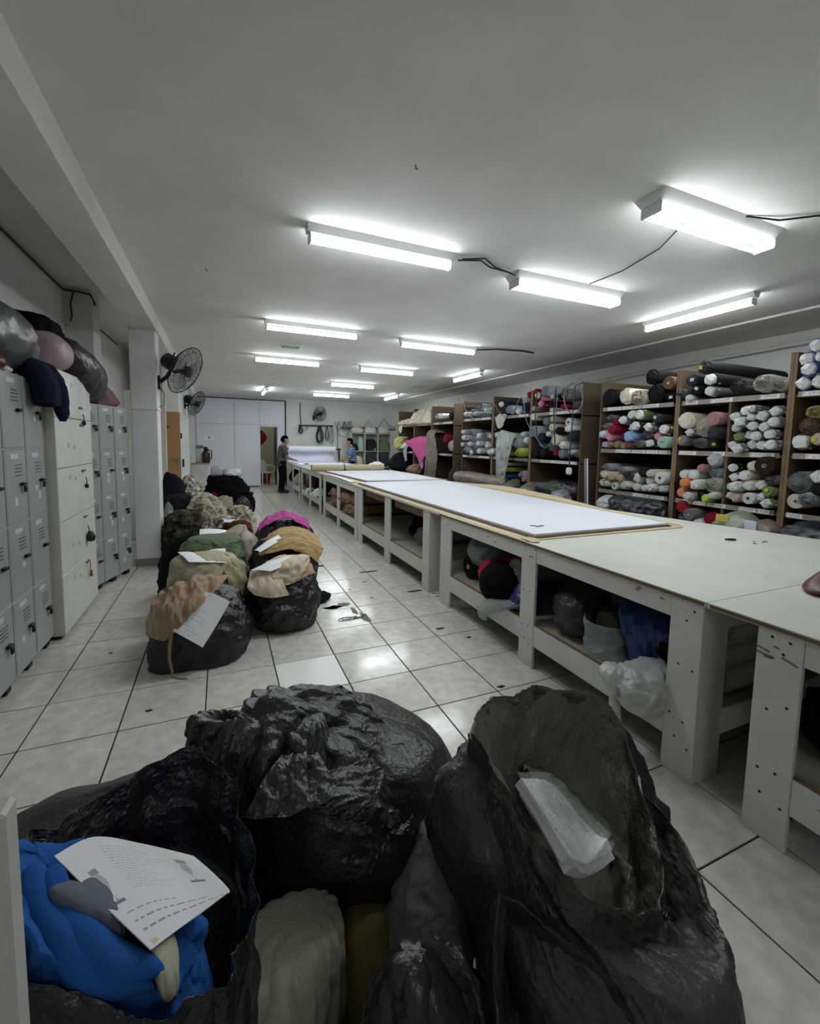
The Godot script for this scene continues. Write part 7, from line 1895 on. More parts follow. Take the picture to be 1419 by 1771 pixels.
	heap("dark red cloth at the lower left of the black heap", "red_cloth", "cloth", [[-0.14, 0.25, -9.25, 0.05, 0.04], [-0.14, 0.3, -9.25, 0.07, 0.06], [-0.14, 0.48, -9.27, 0.06, 0.05], [-0.14, 0.53, -9.28, 0.02, 0.02]], cloth(Color(0.32, 0.05, 0.06)), {"seed": 2105, "nu": 30, "nv": 20})
	heap("shiny dark plastic bag at the lower right of the black heap", "dark_bag", "bag", [[0.38, 0.003, -9.25, 0.14, 0.12], [0.38, 0.1, -9.25, 0.17, 0.15], [0.37, 0.34, -9.25, 0.13, 0.11], [0.36, 0.44, -9.26, 0.02, 0.02]], M.sack_mid, {"seed": 2107, "floor": 0.002, "nu": 50, "nv": 30})
	heap("silvery film package lying on the black heap", "film_package", "package", [[0.22, 0.81, -9.62, 0.14, 0.1], [0.22, 0.84, -9.62, 0.17, 0.13], [0.22, 0.93, -9.62, 0.16, 0.12], [0.22, 0.97, -9.62, 0.1, 0.07], [0.22, 0.975, -9.62, 0.02, 0.02]], mat(Color(0.82, 0.82, 0.85), 0.2, 0.7, {"nrm": "crinkle", "ns": 1.0, "s": 5.0, "metal": 0.3}), {"seed": 2109, "a1": 0.014, "f1": 10.0, "nu": 50, "nv": 30, "e": 0.6})
	heap("pale grey film package left of the silvery one on the black heap", "film_package", "package", [[-0.07, 0.82, -9.66, 0.1, 0.1], [-0.07, 0.85, -9.66, 0.12, 0.12], [-0.07, 0.97, -9.66, 0.11, 0.11], [-0.07, 1.01, -9.66, 0.07, 0.07], [-0.07, 1.02, -9.66, 0.02, 0.02]], cloth(Color(0.66, 0.66, 0.69), "p"), {"seed": 2111, "a1": 0.012, "f1": 9.0, "nu": 50, "nv": 30, "e": 0.6})

func work_sheet(label: String, q: Array, k: int) -> void:   # q: four corners, far left first
	if not T.has("work%d" % (k % 3)):
		T["work%d" % (k % 3)] = sheet_print(180, 256, 60 + k)
		M["work%d" % (k % 3)] = mat(Color(1, 1, 1), 0.55, 0.4, {"tex": "work%d" % (k % 3)})
	var m01: Vector3 = (q[0] + q[1]) / 2 + V(0, 0.012, 0)
	var m12: Vector3 = (q[1] + q[2]) / 2 + V(0, -0.006, 0)
	var m23: Vector3 = (q[2] + q[3]) / 2
	var m30: Vector3 = (q[3] + q[0]) / 2 + V(0, 0.008, 0)
	tag(obj("work_sheet", sheet([[q[0], m01, q[1]], [m30, (m01 + m23) / 2 + V(0, 0.008, 0), m12], [q[3], m23, q[2]]], 10, 10, {"thick": 0.0016}), M["work%d" % (k % 3)]), label, "paper")

# ---------------------------------------------------------------- small things
func scrap(label: String, called: String, category: String, px: float, pz: float, pts: Array, m: Material, h := 0.003) -> void:
	var a := []
	var b := []
	for q in pts:
		a.append(V(px + q[0], h, pz + q[1]))
		b.append(V(px + q[0], 0.0004, pz + q[1]))
	var s := MB.new()
	var ref := V(px, h * 0.5, pz)
	s.face(a, ref)
	s.face(b, ref)
	for i in a.size():
		s.face([a[i], a[(i + 1) % a.size()], b[(i + 1) % a.size()], b[i]], ref)
	tag(obj(called, s, m), label, category)

func build_small() -> void:
	var bl: Material = M.black
	scrap("thin black cloth strip on the floor right of the mustard-topped sack", "cloth_strip", "cloth scrap", 1.0, -5.35, [[-0.12, 0.0], [0.02, -0.03], [0.16, 0.0], [0.15, 0.03], [0.0, 0.02], [-0.1, 0.04]], bl, 0.008)
	heap("dark navy cloth corner on the floor beside the cream-topped sack", "navy_cloth", "cloth", [[0.84, 0.002, -4.2, 0.1, 0.12], [0.84, 0.02, -4.2, 0.12, 0.14], [0.8, 0.07, -4.2, 0.06, 0.08], [0.8, 0.08, -4.2, 0.01, 0.01]], cloth(Color(0.06, 0.065, 0.09)), {"seed": 2201, "floor": 0.001, "nu": 40, "nv": 20})
	scrap("rust red cloth strip on the floor before the third table", "cloth_strip", "cloth scrap", 1.6, -4.9, [[-0.11, -0.012], [0.02, -0.02], [0.11, -0.006], [0.1, 0.012], [-0.02, 0.008], [-0.1, 0.012]], cloth(Color(0.32, 0.1, 0.06)), 0.005)
	scrap("small brown scrap at the foot of the third table's broad leg", "cloth_strip", "cloth scrap", 1.86, -4.08, [[-0.1, -0.01], [0.05, -0.015], [0.06, 0.01], [-0.08, 0.015]], cloth(Color(0.3, 0.16, 0.1)), 0.005)
	scrap("white paper scrap at the foot of the third table's broad leg", "paper_scrap", "paper scrap", 1.96, -3.88, [[-0.04, -0.02], [0.03, -0.03], [0.05, 0.01], [-0.02, 0.03]], M.paper, 0.006)
	scrap("white paper scrap by the second table's far leg", "paper_scrap", "paper scrap", 1.9, -3.66, [[-0.03, -0.02], [0.03, -0.015], [0.02, 0.02], [-0.03, 0.015]], M.paper, 0.004)
	scrap("white bone-shaped paper scrap on the tile before the second table", "paper_scrap", "paper scrap", 1.66, -3.15, [[-0.035, -0.016], [0.0, -0.006], [0.03, -0.014], [0.035, 0.012], [0.0, 0.006], [-0.03, 0.014]], M.paper, 0.003)
	scrap("larger white paper scrap by the open sack under the second table", "paper_scrap", "paper scrap", 1.55, -1.86, [[-0.06, -0.05], [0.07, -0.06], [0.06, 0.04], [-0.07, 0.05]], M.paper, 0.003)
	var k := 0
	for q in [[1.62, -2.22, 0.03, "sliver on the tile below the second table's middle leg"], [1.8, -2.92, 0.022, "speck near the hanging plastic tail"], [1.36, -4.05, 0.016, "speck beside the broken joint"], [1.44, -4.55, 0.02, "fleck on the joint before the third table"], [1.22, -4.36, 0.014, "fleck left of the joint fleck"], [0.74, -2.0, 0.008, "tiny speck on the tile behind the tied sack"], [1.33, -0.78, 0.02, "sliver right of the open sack"], [1.27, -0.62, 0.012, "speck at the lower right of the frame"], [-0.4, -2.75, 0.02, "speck left of the nearest aisle sack"], [-0.75, -3.62, 0.014, "speck by the white cabinet's foot"]]:
		scrap("small dark lint " + q[3], "lint", "lint", q[0], q[1], [[-q[2], -q[2] * 0.3], [q[2] * 0.4, -q[2] * 0.5], [q[2], q[2] * 0.1], [-q[2] * 0.2, q[2] * 0.5]], bl, 0.004)
		k += 1
	var th := MB.new()
	var tp := []
	for i in 24:
		tp.append(V(0.98 + 0.1 * sin(i * 0.7) + 0.004 * i, 0.004, -3.62 + 0.035 * cos(i * 1.1)))
	th.tube(tp, 0.0025, 5)
	tag(obj("thread_tangle", th, M.wire), "tangle of dark thread on the tile right of the cream-topped sack", "thread")
	for q in [[1.355, -1.14, 0.03, Color(0.33, 0.28, 0.12)], [1.385, -1.11, 0.014, Color(0.12, 0.1, 0.06)]]:
		scrap("%s stain spot on the tile before the corner leg" % ("yellow-brown" if q[2] > 0.02 else "dark"), "stain", "stain", q[0], q[1], [[-q[2], 0], [-q[2] * 0.3, -q[2] * 0.6], [q[2] * 0.8, -q[2] * 0.4], [q[2], q[2] * 0.2], [0, q[2] * 0.6]], mat(q[3], 0.7), 0.0012)
	# ceiling: cables between lamps, vents, hooks
	var cabs := [["double wire sagging along the ceiling between the slim lamp and the second tray lamp", [[1.68, 2.93, -3.05], [1.85, 2.94, -3.0], [2.0, 2.95, -3.1], [2.2, 2.94, -3.1]], 0.006], ["thin wire along the ceiling between the two tray lamps", [[3.0, 2.96, -3.05], [3.0, 2.955, -2.7], [2.9, 2.955, -2.3], [2.72, 2.96, -2.0]], 0.005], ["thin wire looping from the largest lamp out of the frame at the right", [[2.95, 2.965, -1.8], [3.2, 2.955, -1.72], [3.35, 2.96, -1.6], [3.6, 2.955, -1.45], [4.2, 2.96, -1.2]], 0.006], ["loose black cable reaching from the second-row lamp to a ceiling hook", [[3.48, 2.93, -5.72], [3.8, 2.95, -5.6], [4.2, 2.955, -5.55], [4.45, 2.96, -5.6]], 0.012]]
	for q in cabs:
		var cm := MB.new()
		var pts := []
		for p in q[1]:
			pts.append(V(p[0], p[1], p[2]))
		cm.tube(pts, q[2], 6)
		if "double" in q[0]:
			var p2 := []
			for p in pts:
				p2.append(p + V(0.02, -0.012 - 0.02 * sin(p.x * 6.0), 0.03))
			cm.tube(p2, q[2], 6)
		tag(obj("ceiling_cable", cm, M.wire), q[0], "cable")
	var lc := MB.new()
	lc.tube([V(-1.59, 3.2, -3.0), V(-1.585, 3.19, -5.0), V(-1.585, 3.18, -6.2), V(-1.45, 3.18, -6.22), V(-1.34, 3.17, -6.24), V(-1.31, 3.08, -6.3), V(-1.58, 3.1, -6.7), V(-1.585, 3.12, -9.0)], 0.011, 6)
	tag(obj("wall_cable", lc, M.wire), "dark cable run along the top of the locker wall and round the pilaster", "cable")
	var l2 := MB.new()
	l2.tube([V(-1.5, 3.17, -6.23), V(-1.53, 3.05, -6.23), V(-1.52, 2.9, -6.23), V(-1.54, 2.85, -6.23)], 0.008, 6)
	tag(obj("wall_cable", l2, M.wire), "short loose cable end hanging on the front of the pilaster", "cable")
	for q in [[1.0, -6.95, "ceiling vent beside the lamp in the third row"], [4.6, -10.3, "pale ceiling vent near the far lengthwise lamp"], [4.4, -9.2, "long dull plate on the ceiling over the middle shelving"]]:
		var vn := thing("ceiling_vent", q[2], "vent", V(q[0], CEIL, q[1]))
		obj("plate", span(-0.15, 0.15, -0.015, 0, -0.12, 0.12, 0.004), M.lamp_body, vn)
		for i in 5:
			obj("louver", bx(V(0, -0.018, -0.08 + 0.04 * i), V(0.26, 0.006, 0.022), 0.001, Basis(Vector3.RIGHT, 0.5)), M.lamp_body, vn)
	var nn := ["nearest the top right of the frame", "in front of the largest lamp", "between the slim lamp and the largest", "left of the slim lamp by the beam", "by the beam above the first fan", "left of the lengthwise lamp at the far door"]
	k = 0
	for p in [V(0.681, 2.457, -0.850), V(0.754, 2.558, -1.200), V(0.950, 2.780, -2.200), V(-0.086, 2.849, -4.200), V(-0.610, 2.873, -6.600), V(1.150, 2.939, -10.500)]:
		var hk := MB.new()
		hk.tube([V(p.x, CEIL, p.z), V(p.x, CEIL - 0.015, p.z), V(p.x + 0.008, CEIL - 0.022, p.z), V(p.x + 0.012, CEIL - 0.014, p.z)], 0.003, 6)
		tag(obj("ceiling_hook", hk, M.wire), "tiny dark ceiling hook " + nn[k], "hook", "ceiling hooks")
		k += 1
	tag(obj("wall_mark", span(-1.6, -1.597, 2.63, 2.645, -5.35, -5.2), bl), "short dark mark high on the locker wall", "mark")
# ---------------------------------------------------------------- the big sacks in front
# A body lofted through closed curves of control points (each an Array of Vector3, first to the right, turning towards the camera)
func skin(curves: Array, nu: int, nv: int, o := {}) -> ArrayMesh:
	var sd: int = o.get("seed", 1)
	var n1 := noise(sd, o.get("f1", 4.0), 1)
	var n2 := noise(sd + 7, o.get("f2", 3.0))
	var n3 := noise(sd + 13, o.get("f3", 13.0), 1)
	var a1: float = o.get("a1", 0.0)
	var a2: float = o.get("a2", 0.0)
	var a3: float = o.get("a3", 0.0)
	var pk: float = o.get("pleats", 0.0)
	var pa: float = o.get("pleat", 0.0)
	var pv: float = o.get("pv", 0.5)
	var pe: float = o.get("pend", 2.0)
	var tw: float = o.get("twist", 0.0)
	var st: Vector3 = o.get("stretch", Vector3.ONE)
	var rows := curves.size()
	var ring := []
	for c in curves:
		var K: int = c.size()
		var q := PackedVector3Array()
		for u in nu:
			var s := float(u) / nu * K
			var k := int(s)
			var x := s - k
			var a: Vector3 = c[(k - 1 + K) % K]
			var b: Vector3 = c[k % K]
			var d: Vector3 = c[(k + 1) % K]
			var e: Vector3 = c[(k + 2) % K]
			q.append(V(cr(a.x, b.x, d.x, e.x, x), cr(a.y, b.y, d.y, e.y, x), cr(a.z, b.z, d.z, e.z, x)))
		ring.append(q)
	var P := PackedVector3Array()
	P.resize(nu * nv)
	for j in nv:
		var s := float(j) / (nv - 1) * (rows - 1)
		var i: int = min(int(s), rows - 2)
		var x := s - i
		var vv := float(j) / (nv - 1)
		var ctr := Vector3.ZERO
		for u in nu:
			var a: Vector3 = ring[max(i - 1, 0)][u]
			var b: Vector3 = ring[i][u]
			var c: Vector3 = ring[i + 1][u]
			var d: Vector3 = ring[min(i + 2, rows - 1)][u]
			var p := V(cr(a.x, b.x, c.x, d.x, x), cr(a.y, b.y, c.y, d.y, x), cr(a.z, b.z, c.z, d.z, x))
			P[j * nu + u] = p
			ctr += p
		ctr /= nu
		for u in nu:
			var p := P[j * nu + u]
			var out := (p - ctr)
			var rad := out.length()
			out = out / max(rad, 0.001)
			var q := p * st
			var w: float = clampf(rad * 6.0, 0.12, 1.0)
			var dd: float = (a1 * n1.get_noise_3dv(q) + a3 * n3.get_noise_3dv(q)) * w
			if pa > 0.0 and vv > pv and vv < pe:
				var th := TAU * u / nu
				dd += pa * min((vv - pv) * 5.0, 1.0) * (abs(sin(pk * th * 0.5 + tw * vv + 2.5 * n2.get_noise_3dv(q * 1.6))) - 0.5) * clampf(rad * 7.0, 0.25, 1.0)
			p += out * dd + V(n2.get_noise_3d(p.x, p.y, p.z), 0.6 * n2.get_noise_3d(p.x + 31.0, p.y, p.z), n2.get_noise_3d(p.x, p.y + 17.0, p.z)) * a2 * w
			p.y = max(p.y, o.get("floor", -9.0))
			P[j * nu + u] = p
	var m := MB.new()
	m.grid(P, nu, nv, true)
	if o.get("cap0", true):
		_cap(m, P, 0, nu, P[nu])
	if o.get("cap1", true):
		_cap(m, P, (nv - 1) * nu, nu, P[(nv - 2) * nu])
	return m.mesh()

func oval(cx: float, y: float, cz: float, rx: float, rz: float, tx := 0.0, tz := 0.0) -> Array:
	var q := []
	for k in 8:
		var th := TAU * k / 8
		q.append(V(cx + rx * cos(th), y + tx * cos(th) + tz * sin(th), cz + rz * sin(th)))
	return q

func shrink(c: Array, f: float, by: Vector3) -> Array:
	var m := Vector3.ZERO
	for p in c:
		m += p
	m /= c.size()
	var q := []
	for p in c:
		q.append(m + (p - m) * f + by)
	return q

func build_front_sacks() -> void:
	# centre: tied sack
	var c := thing("tied_sack", "big tied black plastic sack with a folded neck, standing between the two open sacks", "sack", V(0, 0, 0))
	obj("sack_body", skin([oval(0.31, 0.003, -1.4, 0.17, 0.17), oval(0.32, 0.02, -1.4, 0.235, 0.215), oval(0.36, 0.12, -1.39, 0.31, 0.275), oval(0.4, 0.26, -1.38, 0.362, 0.31), oval(0.395, 0.4, -1.37, 0.357, 0.305, 0.0, 0.0), oval(0.36, 0.52, -1.37, 0.32, 0.27, -0.03, 0.0), oval(0.31, 0.6, -1.38, 0.25, 0.21, -0.05), oval(0.25, 0.66, -1.38, 0.17, 0.14, -0.05), oval(0.22, 0.67, -1.38, 0.05, 0.05)], 340, 220, {"a1": 0.011, "f1": 2.4, "a2": 0.026, "f2": 2.0, "a3": 0.003, "f3": 6.0, "pleats": 11.0, "pleat": 0.03, "pv": 0.6, "twist": 4.0, "seed": 1011, "floor": 0.002, "stretch": V(0.7, 1.8, 0.7)}), M.sack, c)
	# the neck is twisted shut, its slack folded over like a hood
	obj("hood_fold", sheet([[V(0.048, 0.613, -1.250), V(0.061, 0.678, -1.310), V(0.108, 0.741, -1.380), V(0.232, 0.728, -1.430), V(0.370, 0.695, -1.430), V(0.460, 0.621, -1.380), V(0.503, 0.547, -1.330)], [V(0.056, 0.633, -1.170), V(0.080, 0.694, -1.220), V(0.129, 0.733, -1.300), V(0.224, 0.719, -1.340), V(0.328, 0.681, -1.340), V(0.399, 0.621, -1.300), V(0.419, 0.562, -1.250)], [V(0.087, 0.614, -1.140), V(0.110, 0.683, -1.180), V(0.159, 0.702, -1.250), V(0.223, 0.687, -1.290), V(0.291, 0.662, -1.290), V(0.338, 0.616, -1.260), V(0.343, 0.578, -1.210)], [V(0.136, 0.606, -1.200), V(0.152, 0.646, -1.220), V(0.187, 0.649, -1.260), V(0.232, 0.625, -1.300), V(0.271, 0.607, -1.300), V(0.299, 0.579, -1.280), V(0.294, 0.563, -1.240)]], 120, 70, {"a1": 0.008, "f1": 5.0, "a2": 0.02, "f2": 5.0, "thick": 0.003, "seed": 1023, "stretch": V(1.0, 1.0, 2.2)}), M.sack, c)
	obj("twisted_knot", skin([shrink(oval(0.205, 0.57, -1.2, 0.05, 0.045), 1.0, V(0, 0, 0)), oval(0.205, 0.6, -1.21, 0.075, 0.06), oval(0.215, 0.65, -1.24, 0.065, 0.055), oval(0.225, 0.69, -1.28, 0.05, 0.045), oval(0.24, 0.7, -1.31, 0.03, 0.03)], 150, 90, {"a1": 0.012, "f1": 11.0, "pleats": 13.0, "pleat": 0.03, "pv": 0.02, "twist": 6.0, "seed": 1031}), M.sack, c)
	for q in [[V(0.154, 0.698, -1.160), V(0.116, 0.686, -1.100), V(0.098, 0.661, -1.060), V(0.089, 0.642, -1.050)], [V(0.186, 0.696, -1.150), V(0.164, 0.672, -1.090), V(0.150, 0.644, -1.050), V(0.140, 0.636, -1.040)], [V(0.219, 0.676, -1.160), V(0.220, 0.655, -1.100), V(0.212, 0.640, -1.060), V(0.204, 0.631, -1.050)]]:
		var rows := []
		for w in [-0.03, -0.01, 0.012, 0.03]:
			var row := []
			for i in 4:
				var p: Vector3 = q[i]
				row.append(p + V(w * (0.55 + 0.45 * i), 0, 0.02 * (1.0 - abs(w) * 33.0) * (0.5 + 0.4 * i)))
			rows.append(row)
		obj("neck_frill", sheet(rows, 40, 26, {"a1": 0.008, "f1": 9.0, "a2": 0.008, "f2": 8.0, "thick": 0.003, "seed": 1037}), M.sack, c)
	obj("shoulder_fold", sheet([[V(0.282, 0.639, -1.300), V(0.419, 0.604, -1.380), V(0.586, 0.512, -1.420), V(0.695, 0.380, -1.420)], [V(0.247, 0.627, -1.200), V(0.408, 0.586, -1.220), V(0.591, 0.439, -1.270), V(0.710, 0.293, -1.300)], [V(0.193, 0.611, -1.100), V(0.346, 0.556, -1.080), V(0.524, 0.415, -1.120), V(0.669, 0.291, -1.200)], [V(0.212, 0.589, -1.080), V(0.354, 0.505, -1.050), V(0.503, 0.374, -1.090), V(0.618, 0.257, -1.150)]], 140, 100, {"a1": 0.018, "f1": 4.5, "a2": 0.014, "f2": 4.0, "thick": 0.003, "seed": 1043, "stretch": V(0.35, 1.9, 1.9)}), M.sack, c)
	# right: open sack with white packets
	var rim := [V(1.154, 0.476, -0.840), V(0.932, 0.452, -0.640), V(0.636, 0.683, -0.580), V(0.555, 0.797, -0.680), V(0.562, 0.860, -0.860), V(0.743, 0.813, -0.980), V(0.959, 0.783, -1.020), V(1.152, 0.689, -1.000)]
	var low := shrink(rim, 1.035, V(0.0, -0.06, 0.0))
	var bulge := [V(1.16, 0.45, -0.75), V(0.97, 0.43, -0.5), V(0.8, 0.45, -0.43), V(0.59, 0.46, -0.55), V(0.463, 0.685, -0.820), V(0.58, 0.46, -1.08), V(0.86, 0.45, -1.16), V(1.12, 0.45, -1.05)]
	var belly := [V(1.2, 0.2, -0.74), V(1.02, 0.2, -0.49), V(0.84, 0.2, -0.4), V(0.66, 0.2, -0.52), V(0.6, 0.2, -0.78), V(0.66, 0.2, -1.03), V(0.86, 0.2, -1.11), V(1.12, 0.2, -1.0)]
	var r := thing("open_sack", "big open dark sack with white packets in its slanting mouth, nearest the tables", "sack", V(0, 0, 0))
	var so := {"a1": 0.018, "f1": 3.2, "a2": 0.026, "f2": 3.0, "a3": 0.005, "f3": 9.0, "seed": 1113, "floor": 0.002, "stretch": V(1, 0.7, 1), "cap1": false}
	so.merge({"pleats": 9.0, "pleat": 0.02, "pv": 0.5, "pend": 0.8})
	obj("sack_body", skin([oval(0.89, 0.003, -0.77, 0.23, 0.24), oval(0.89, 0.02, -0.77, 0.27, 0.28), belly, bulge, low, shrink(rim, 1.006, V(0, -0.008, 0)), rim], 340, 170, so), M.sack_green, r)
	so.pleat = 0.0
	so.cap1 = true
	so.cap0 = false
	obj("sack_lining", skin([rim, shrink(rim, 0.985, V(0.0, -0.012, 0.0)), shrink(rim, 0.93, V(0.015, -0.06, -0.005)), shrink(rim, 0.84, V(0.025, -0.13, -0.02)), shrink(rim, 0.72, V(0.03, -0.2, -0.02)), shrink(rim, 0.4, V(0.02, -0.24, -0.02)), shrink(rim, 0.1, V(0.02, -0.25, -0.02))], 340, 110, so), M.sack_lining, r)
	obj("rim_flap", sheet([[V(1.161, 0.651, -1.000), V(1.208, 0.564, -0.960), V(1.240, 0.419, -0.900), V(1.196, 0.328, -0.800), V(1.009, 0.368, -0.680)], [V(1.225, 0.605, -1.000), V(1.278, 0.498, -0.940), V(1.301, 0.352, -0.860), V(1.231, 0.289, -0.750), V(1.042, 0.349, -0.640)], [V(1.264, 0.508, -1.020), V(1.322, 0.373, -0.950), V(1.348, 0.213, -0.860), V(1.275, 0.168, -0.740), V(1.050, 0.304, -0.620)]], 40, 90, {"a1": 0.014, "f1": 7.0, "a2": 0.02, "f2": 6.0, "thick": 0.003, "seed": 1121}), M.sack, r)
	obj("inner_fold", sheet([[V(0.779, 0.626, -0.950), V(0.937, 0.512, -0.990), V(1.094, 0.370, -0.970), V(1.136, 0.315, -0.880)], [V(0.759, 0.642, -0.900), V(0.904, 0.537, -0.930), V(1.029, 0.422, -0.900), V(1.049, 0.367, -0.800)], [V(0.775, 0.585, -0.880), V(0.913, 0.471, -0.900), V(1.004, 0.364, -0.840), V(0.972, 0.388, -0.740)]], 60, 50, {"a1": 0.012, "f1": 8.0, "a2": 0.012, "f2": 7.0, "thick": 0.003, "seed": 1127}), M.sack_lining, r)
	# packets
	var k := 0
	for q in [["white packet uppermost in the open sack, inside clear film", 0.0, 0.0], ["white packet under the uppermost one in the open sack", -0.03, 0.012]]:
		var pk := thing("white_packet", q[0], "packet", V(q[2], q[1], 0))
		obj("packet", sheet([[V(0.669, 0.721, -0.820), V(0.785, 0.652, -0.850), V(0.850, 0.580, -0.840)], [V(0.671, 0.695, -0.740), V(0.792, 0.606, -0.770), V(0.873, 0.545, -0.770)], [V(0.676, 0.660, -0.660), V(0.766, 0.579, -0.690), V(0.869, 0.567, -0.730)]], 24, 24, {"a2": 0.004, "f2": 9.0, "thick": 0.024, "seed": 1131 + k}), M.packet, pk)
		obj("film", sheet([[V(0.649, 0.736, -0.815), V(0.795, 0.661, -0.850), V(0.870, 0.582, -0.840)], [V(0.654, 0.709, -0.730), V(0.790, 0.617, -0.765), V(0.897, 0.545, -0.770)], [V(0.667, 0.657, -0.650), V(0.763, 0.579, -0.680), V(0.884, 0.564, -0.730)]], 30, 30, {"a1": 0.004, "f1": 12.0, "thick": 0.002, "seed": 1141 + k}), M.clear, pk)
		pk.get_child(1).position.y = 0.008
		k += 1
	# front low sack whose loose mouth crosses the bottom edge of the frame
	var f := thing("slack_sack", "slack black plastic sack with loose sharp folds at the bottom edge, before the open sack", "sack", V(0, 0, 0))
	obj("sack_body", skin([oval(0.34, 0.003, -0.66, 0.17, 0.13), oval(0.34, 0.03, -0.66, 0.21, 0.17), oval(0.34, 0.25, -0.64, 0.2, 0.16), oval(0.335, 0.45, -0.61, 0.155, 0.13), oval(0.315, 0.57, -0.605, 0.09, 0.08, -0.02), oval(0.3, 0.645, -0.61, 0.045, 0.04, -0.02), oval(0.295, 0.67, -0.615, 0.012, 0.012)], 220, 130, {"a1": 0.014, "f1": 4.0, "a2": 0.02, "f2": 4.0, "a3": 0.003, "f3": 9.0, "pleats": 5.0, "pleat": 0.03, "pv": 0.4, "seed": 1213, "floor": 0.002}), M.sack, f)
	obj("loose_flap", sheet([[V(0.454, 0.726, -0.600), V(0.481, 0.728, -0.570), V(0.535, 0.687, -0.540), V(0.605, 0.612, -0.510), V(0.681, 0.495, -0.480)], [V(0.473, 0.652, -0.630), V(0.520, 0.600, -0.630), V(0.578, 0.532, -0.610), V(0.637, 0.449, -0.580), V(0.695, 0.341, -0.540)], [V(0.507, 0.520, -0.660), V(0.553, 0.432, -0.670), V(0.607, 0.347, -0.660), V(0.656, 0.276, -0.630), V(0.685, 0.207, -0.580)], [V(0.505, 0.390, -0.640), V(0.533, 0.321, -0.640), V(0.573, 0.257, -0.630), V(0.594, 0.221, -0.600), V(0.612, 0.193, -0.560)]], 70, 60, {"a1": 0.008, "f1": 6.0, "a2": 0.012, "f2": 5.0, "thick": 0.003, "seed": 1221}), M.sack, f)
	obj("loose_flap", sheet([[V(0.456, 0.726, -0.600), V(0.435, 0.695, -0.600), V(0.416, 0.647, -0.590), V(0.407, 0.608, -0.570), V(0.401, 0.551, -0.540)], [V(0.440, 0.741, -0.585), V(0.428, 0.703, -0.575), V(0.423, 0.650, -0.565), V(0.419, 0.604, -0.550), V(0.407, 0.565, -0.520)], [V(0.457, 0.718, -0.600), V(0.469, 0.645, -0.610), V(0.473, 0.572, -0.610), V(0.471, 0.512, -0.600), V(0.457, 0.465, -0.570)]], 30, 70, {"a1": 0.006, "f1": 9.0, "a2": 0.008, "f2": 6.0, "thick": 0.003, "seed": 1231}), M.sack, f)
	obj("loose_flap", sheet([[V(0.318, 0.702, -0.610), V(0.347, 0.685, -0.600), V(0.370, 0.664, -0.580), V(0.390, 0.629, -0.560)], [V(0.315, 0.712, -0.590), V(0.344, 0.688, -0.575), V(0.364, 0.655, -0.550), V(0.372, 0.616, -0.520)], [V(0.325, 0.681, -0.580), V(0.348, 0.638, -0.570), V(0.366, 0.590, -0.550), V(0.364, 0.563, -0.510)]], 40, 40, {"a1": 0.008, "f1": 9.0, "a2": 0.01, "f2": 6.0, "thick": 0.003, "seed": 1241}), M.sack, f)
	# left: open sack with blue cloth and a printed sheet
	var rl := [V(0.040, 0.666, -0.860), V(0.006, 0.706, -0.700), V(-0.094, 0.770, -0.620), V(-0.235, 0.838, -0.660), V(-0.319, 0.853, -0.840), V(-0.274, 0.765, -1.060), V(-0.074, 0.778, -1.140), V(0.022, 0.719, -1.000)]
	var l := thing("open_sack", "open black plastic sack holding blue cloth and a printed sheet", "sack", V(0, 0, 0))
	obj("sack_body", skin([oval(-0.2, 0.003, -0.98, 0.19, 0.19), oval(-0.2, 0.03, -0.98, 0.23, 0.22), oval(-0.2, 0.3, -0.95, 0.235, 0.26), shrink(rl, 0.97, V(-0.02, -0.18, -0.01)), shrink(rl, 1.02, V(-0.005, -0.05, 0)), rl, shrink(rl, 0.98, V(0.0, -0.014, 0)), shrink(rl, 0.93, V(0.0, -0.06, 0)), shrink(rl, 0.86, V(0, -0.12, 0)), shrink(rl, 0.8, V(0, -0.2, 0)), shrink(rl, 0.4, V(0, -0.22, 0)), shrink(rl, 0.08, V(0, -0.22, 0))], 320, 210, {"a1": 0.014, "f1": 3.0, "a2": 0.028, "f2": 3.0, "a3": 0.0035, "f3": 7.0, "pleats": 9.0, "pleat": 0.02, "pv": 0.3, "pend": 0.72, "seed": 1313, "floor": 0.002, "stretch": V(1, 0.7, 1)}), M.sack, l)
	var bc := thing("blue_cloth", "bright blue knitted cloth bundled in the mouth of the left open sack", "cloth", V(0, 0, 0))
	obj("cloth", skin([oval(-0.17, 0.5, -0.77, 0.1, 0.1), oval(-0.17, 0.55, -0.77, 0.14, 0.14), [V(-0.055, 0.652, -0.790), V(-0.088, 0.708, -0.680), V(-0.156, 0.775, -0.650), V(-0.231, 0.846, -0.680), V(-0.294, 0.882, -0.780), V(-0.290, 0.851, -0.840), V(-0.192, 0.768, -0.900), V(-0.070, 0.617, -0.880)], [V(-0.058, 0.698, -0.780), V(-0.094, 0.741, -0.680), V(-0.150, 0.773, -0.670), V(-0.212, 0.810, -0.710), V(-0.260, 0.869, -0.770), V(-0.257, 0.858, -0.820), V(-0.184, 0.791, -0.860), V(-0.093, 0.705, -0.830)], oval(-0.15, 0.735, -0.75, 0.06, 0.06), oval(-0.15, 0.735, -0.75, 0.01, 0.01)], 240, 120, {"a1": 0.02, "f1": 4.5, "a2": 0.022, "f2": 6.0, "pleats": 7.0, "pleat": 0.022, "pv": 0.25, "twist": 5.0, "seed": 1321}), cloth(Color(0.17, 0.385, 0.68)), bc)
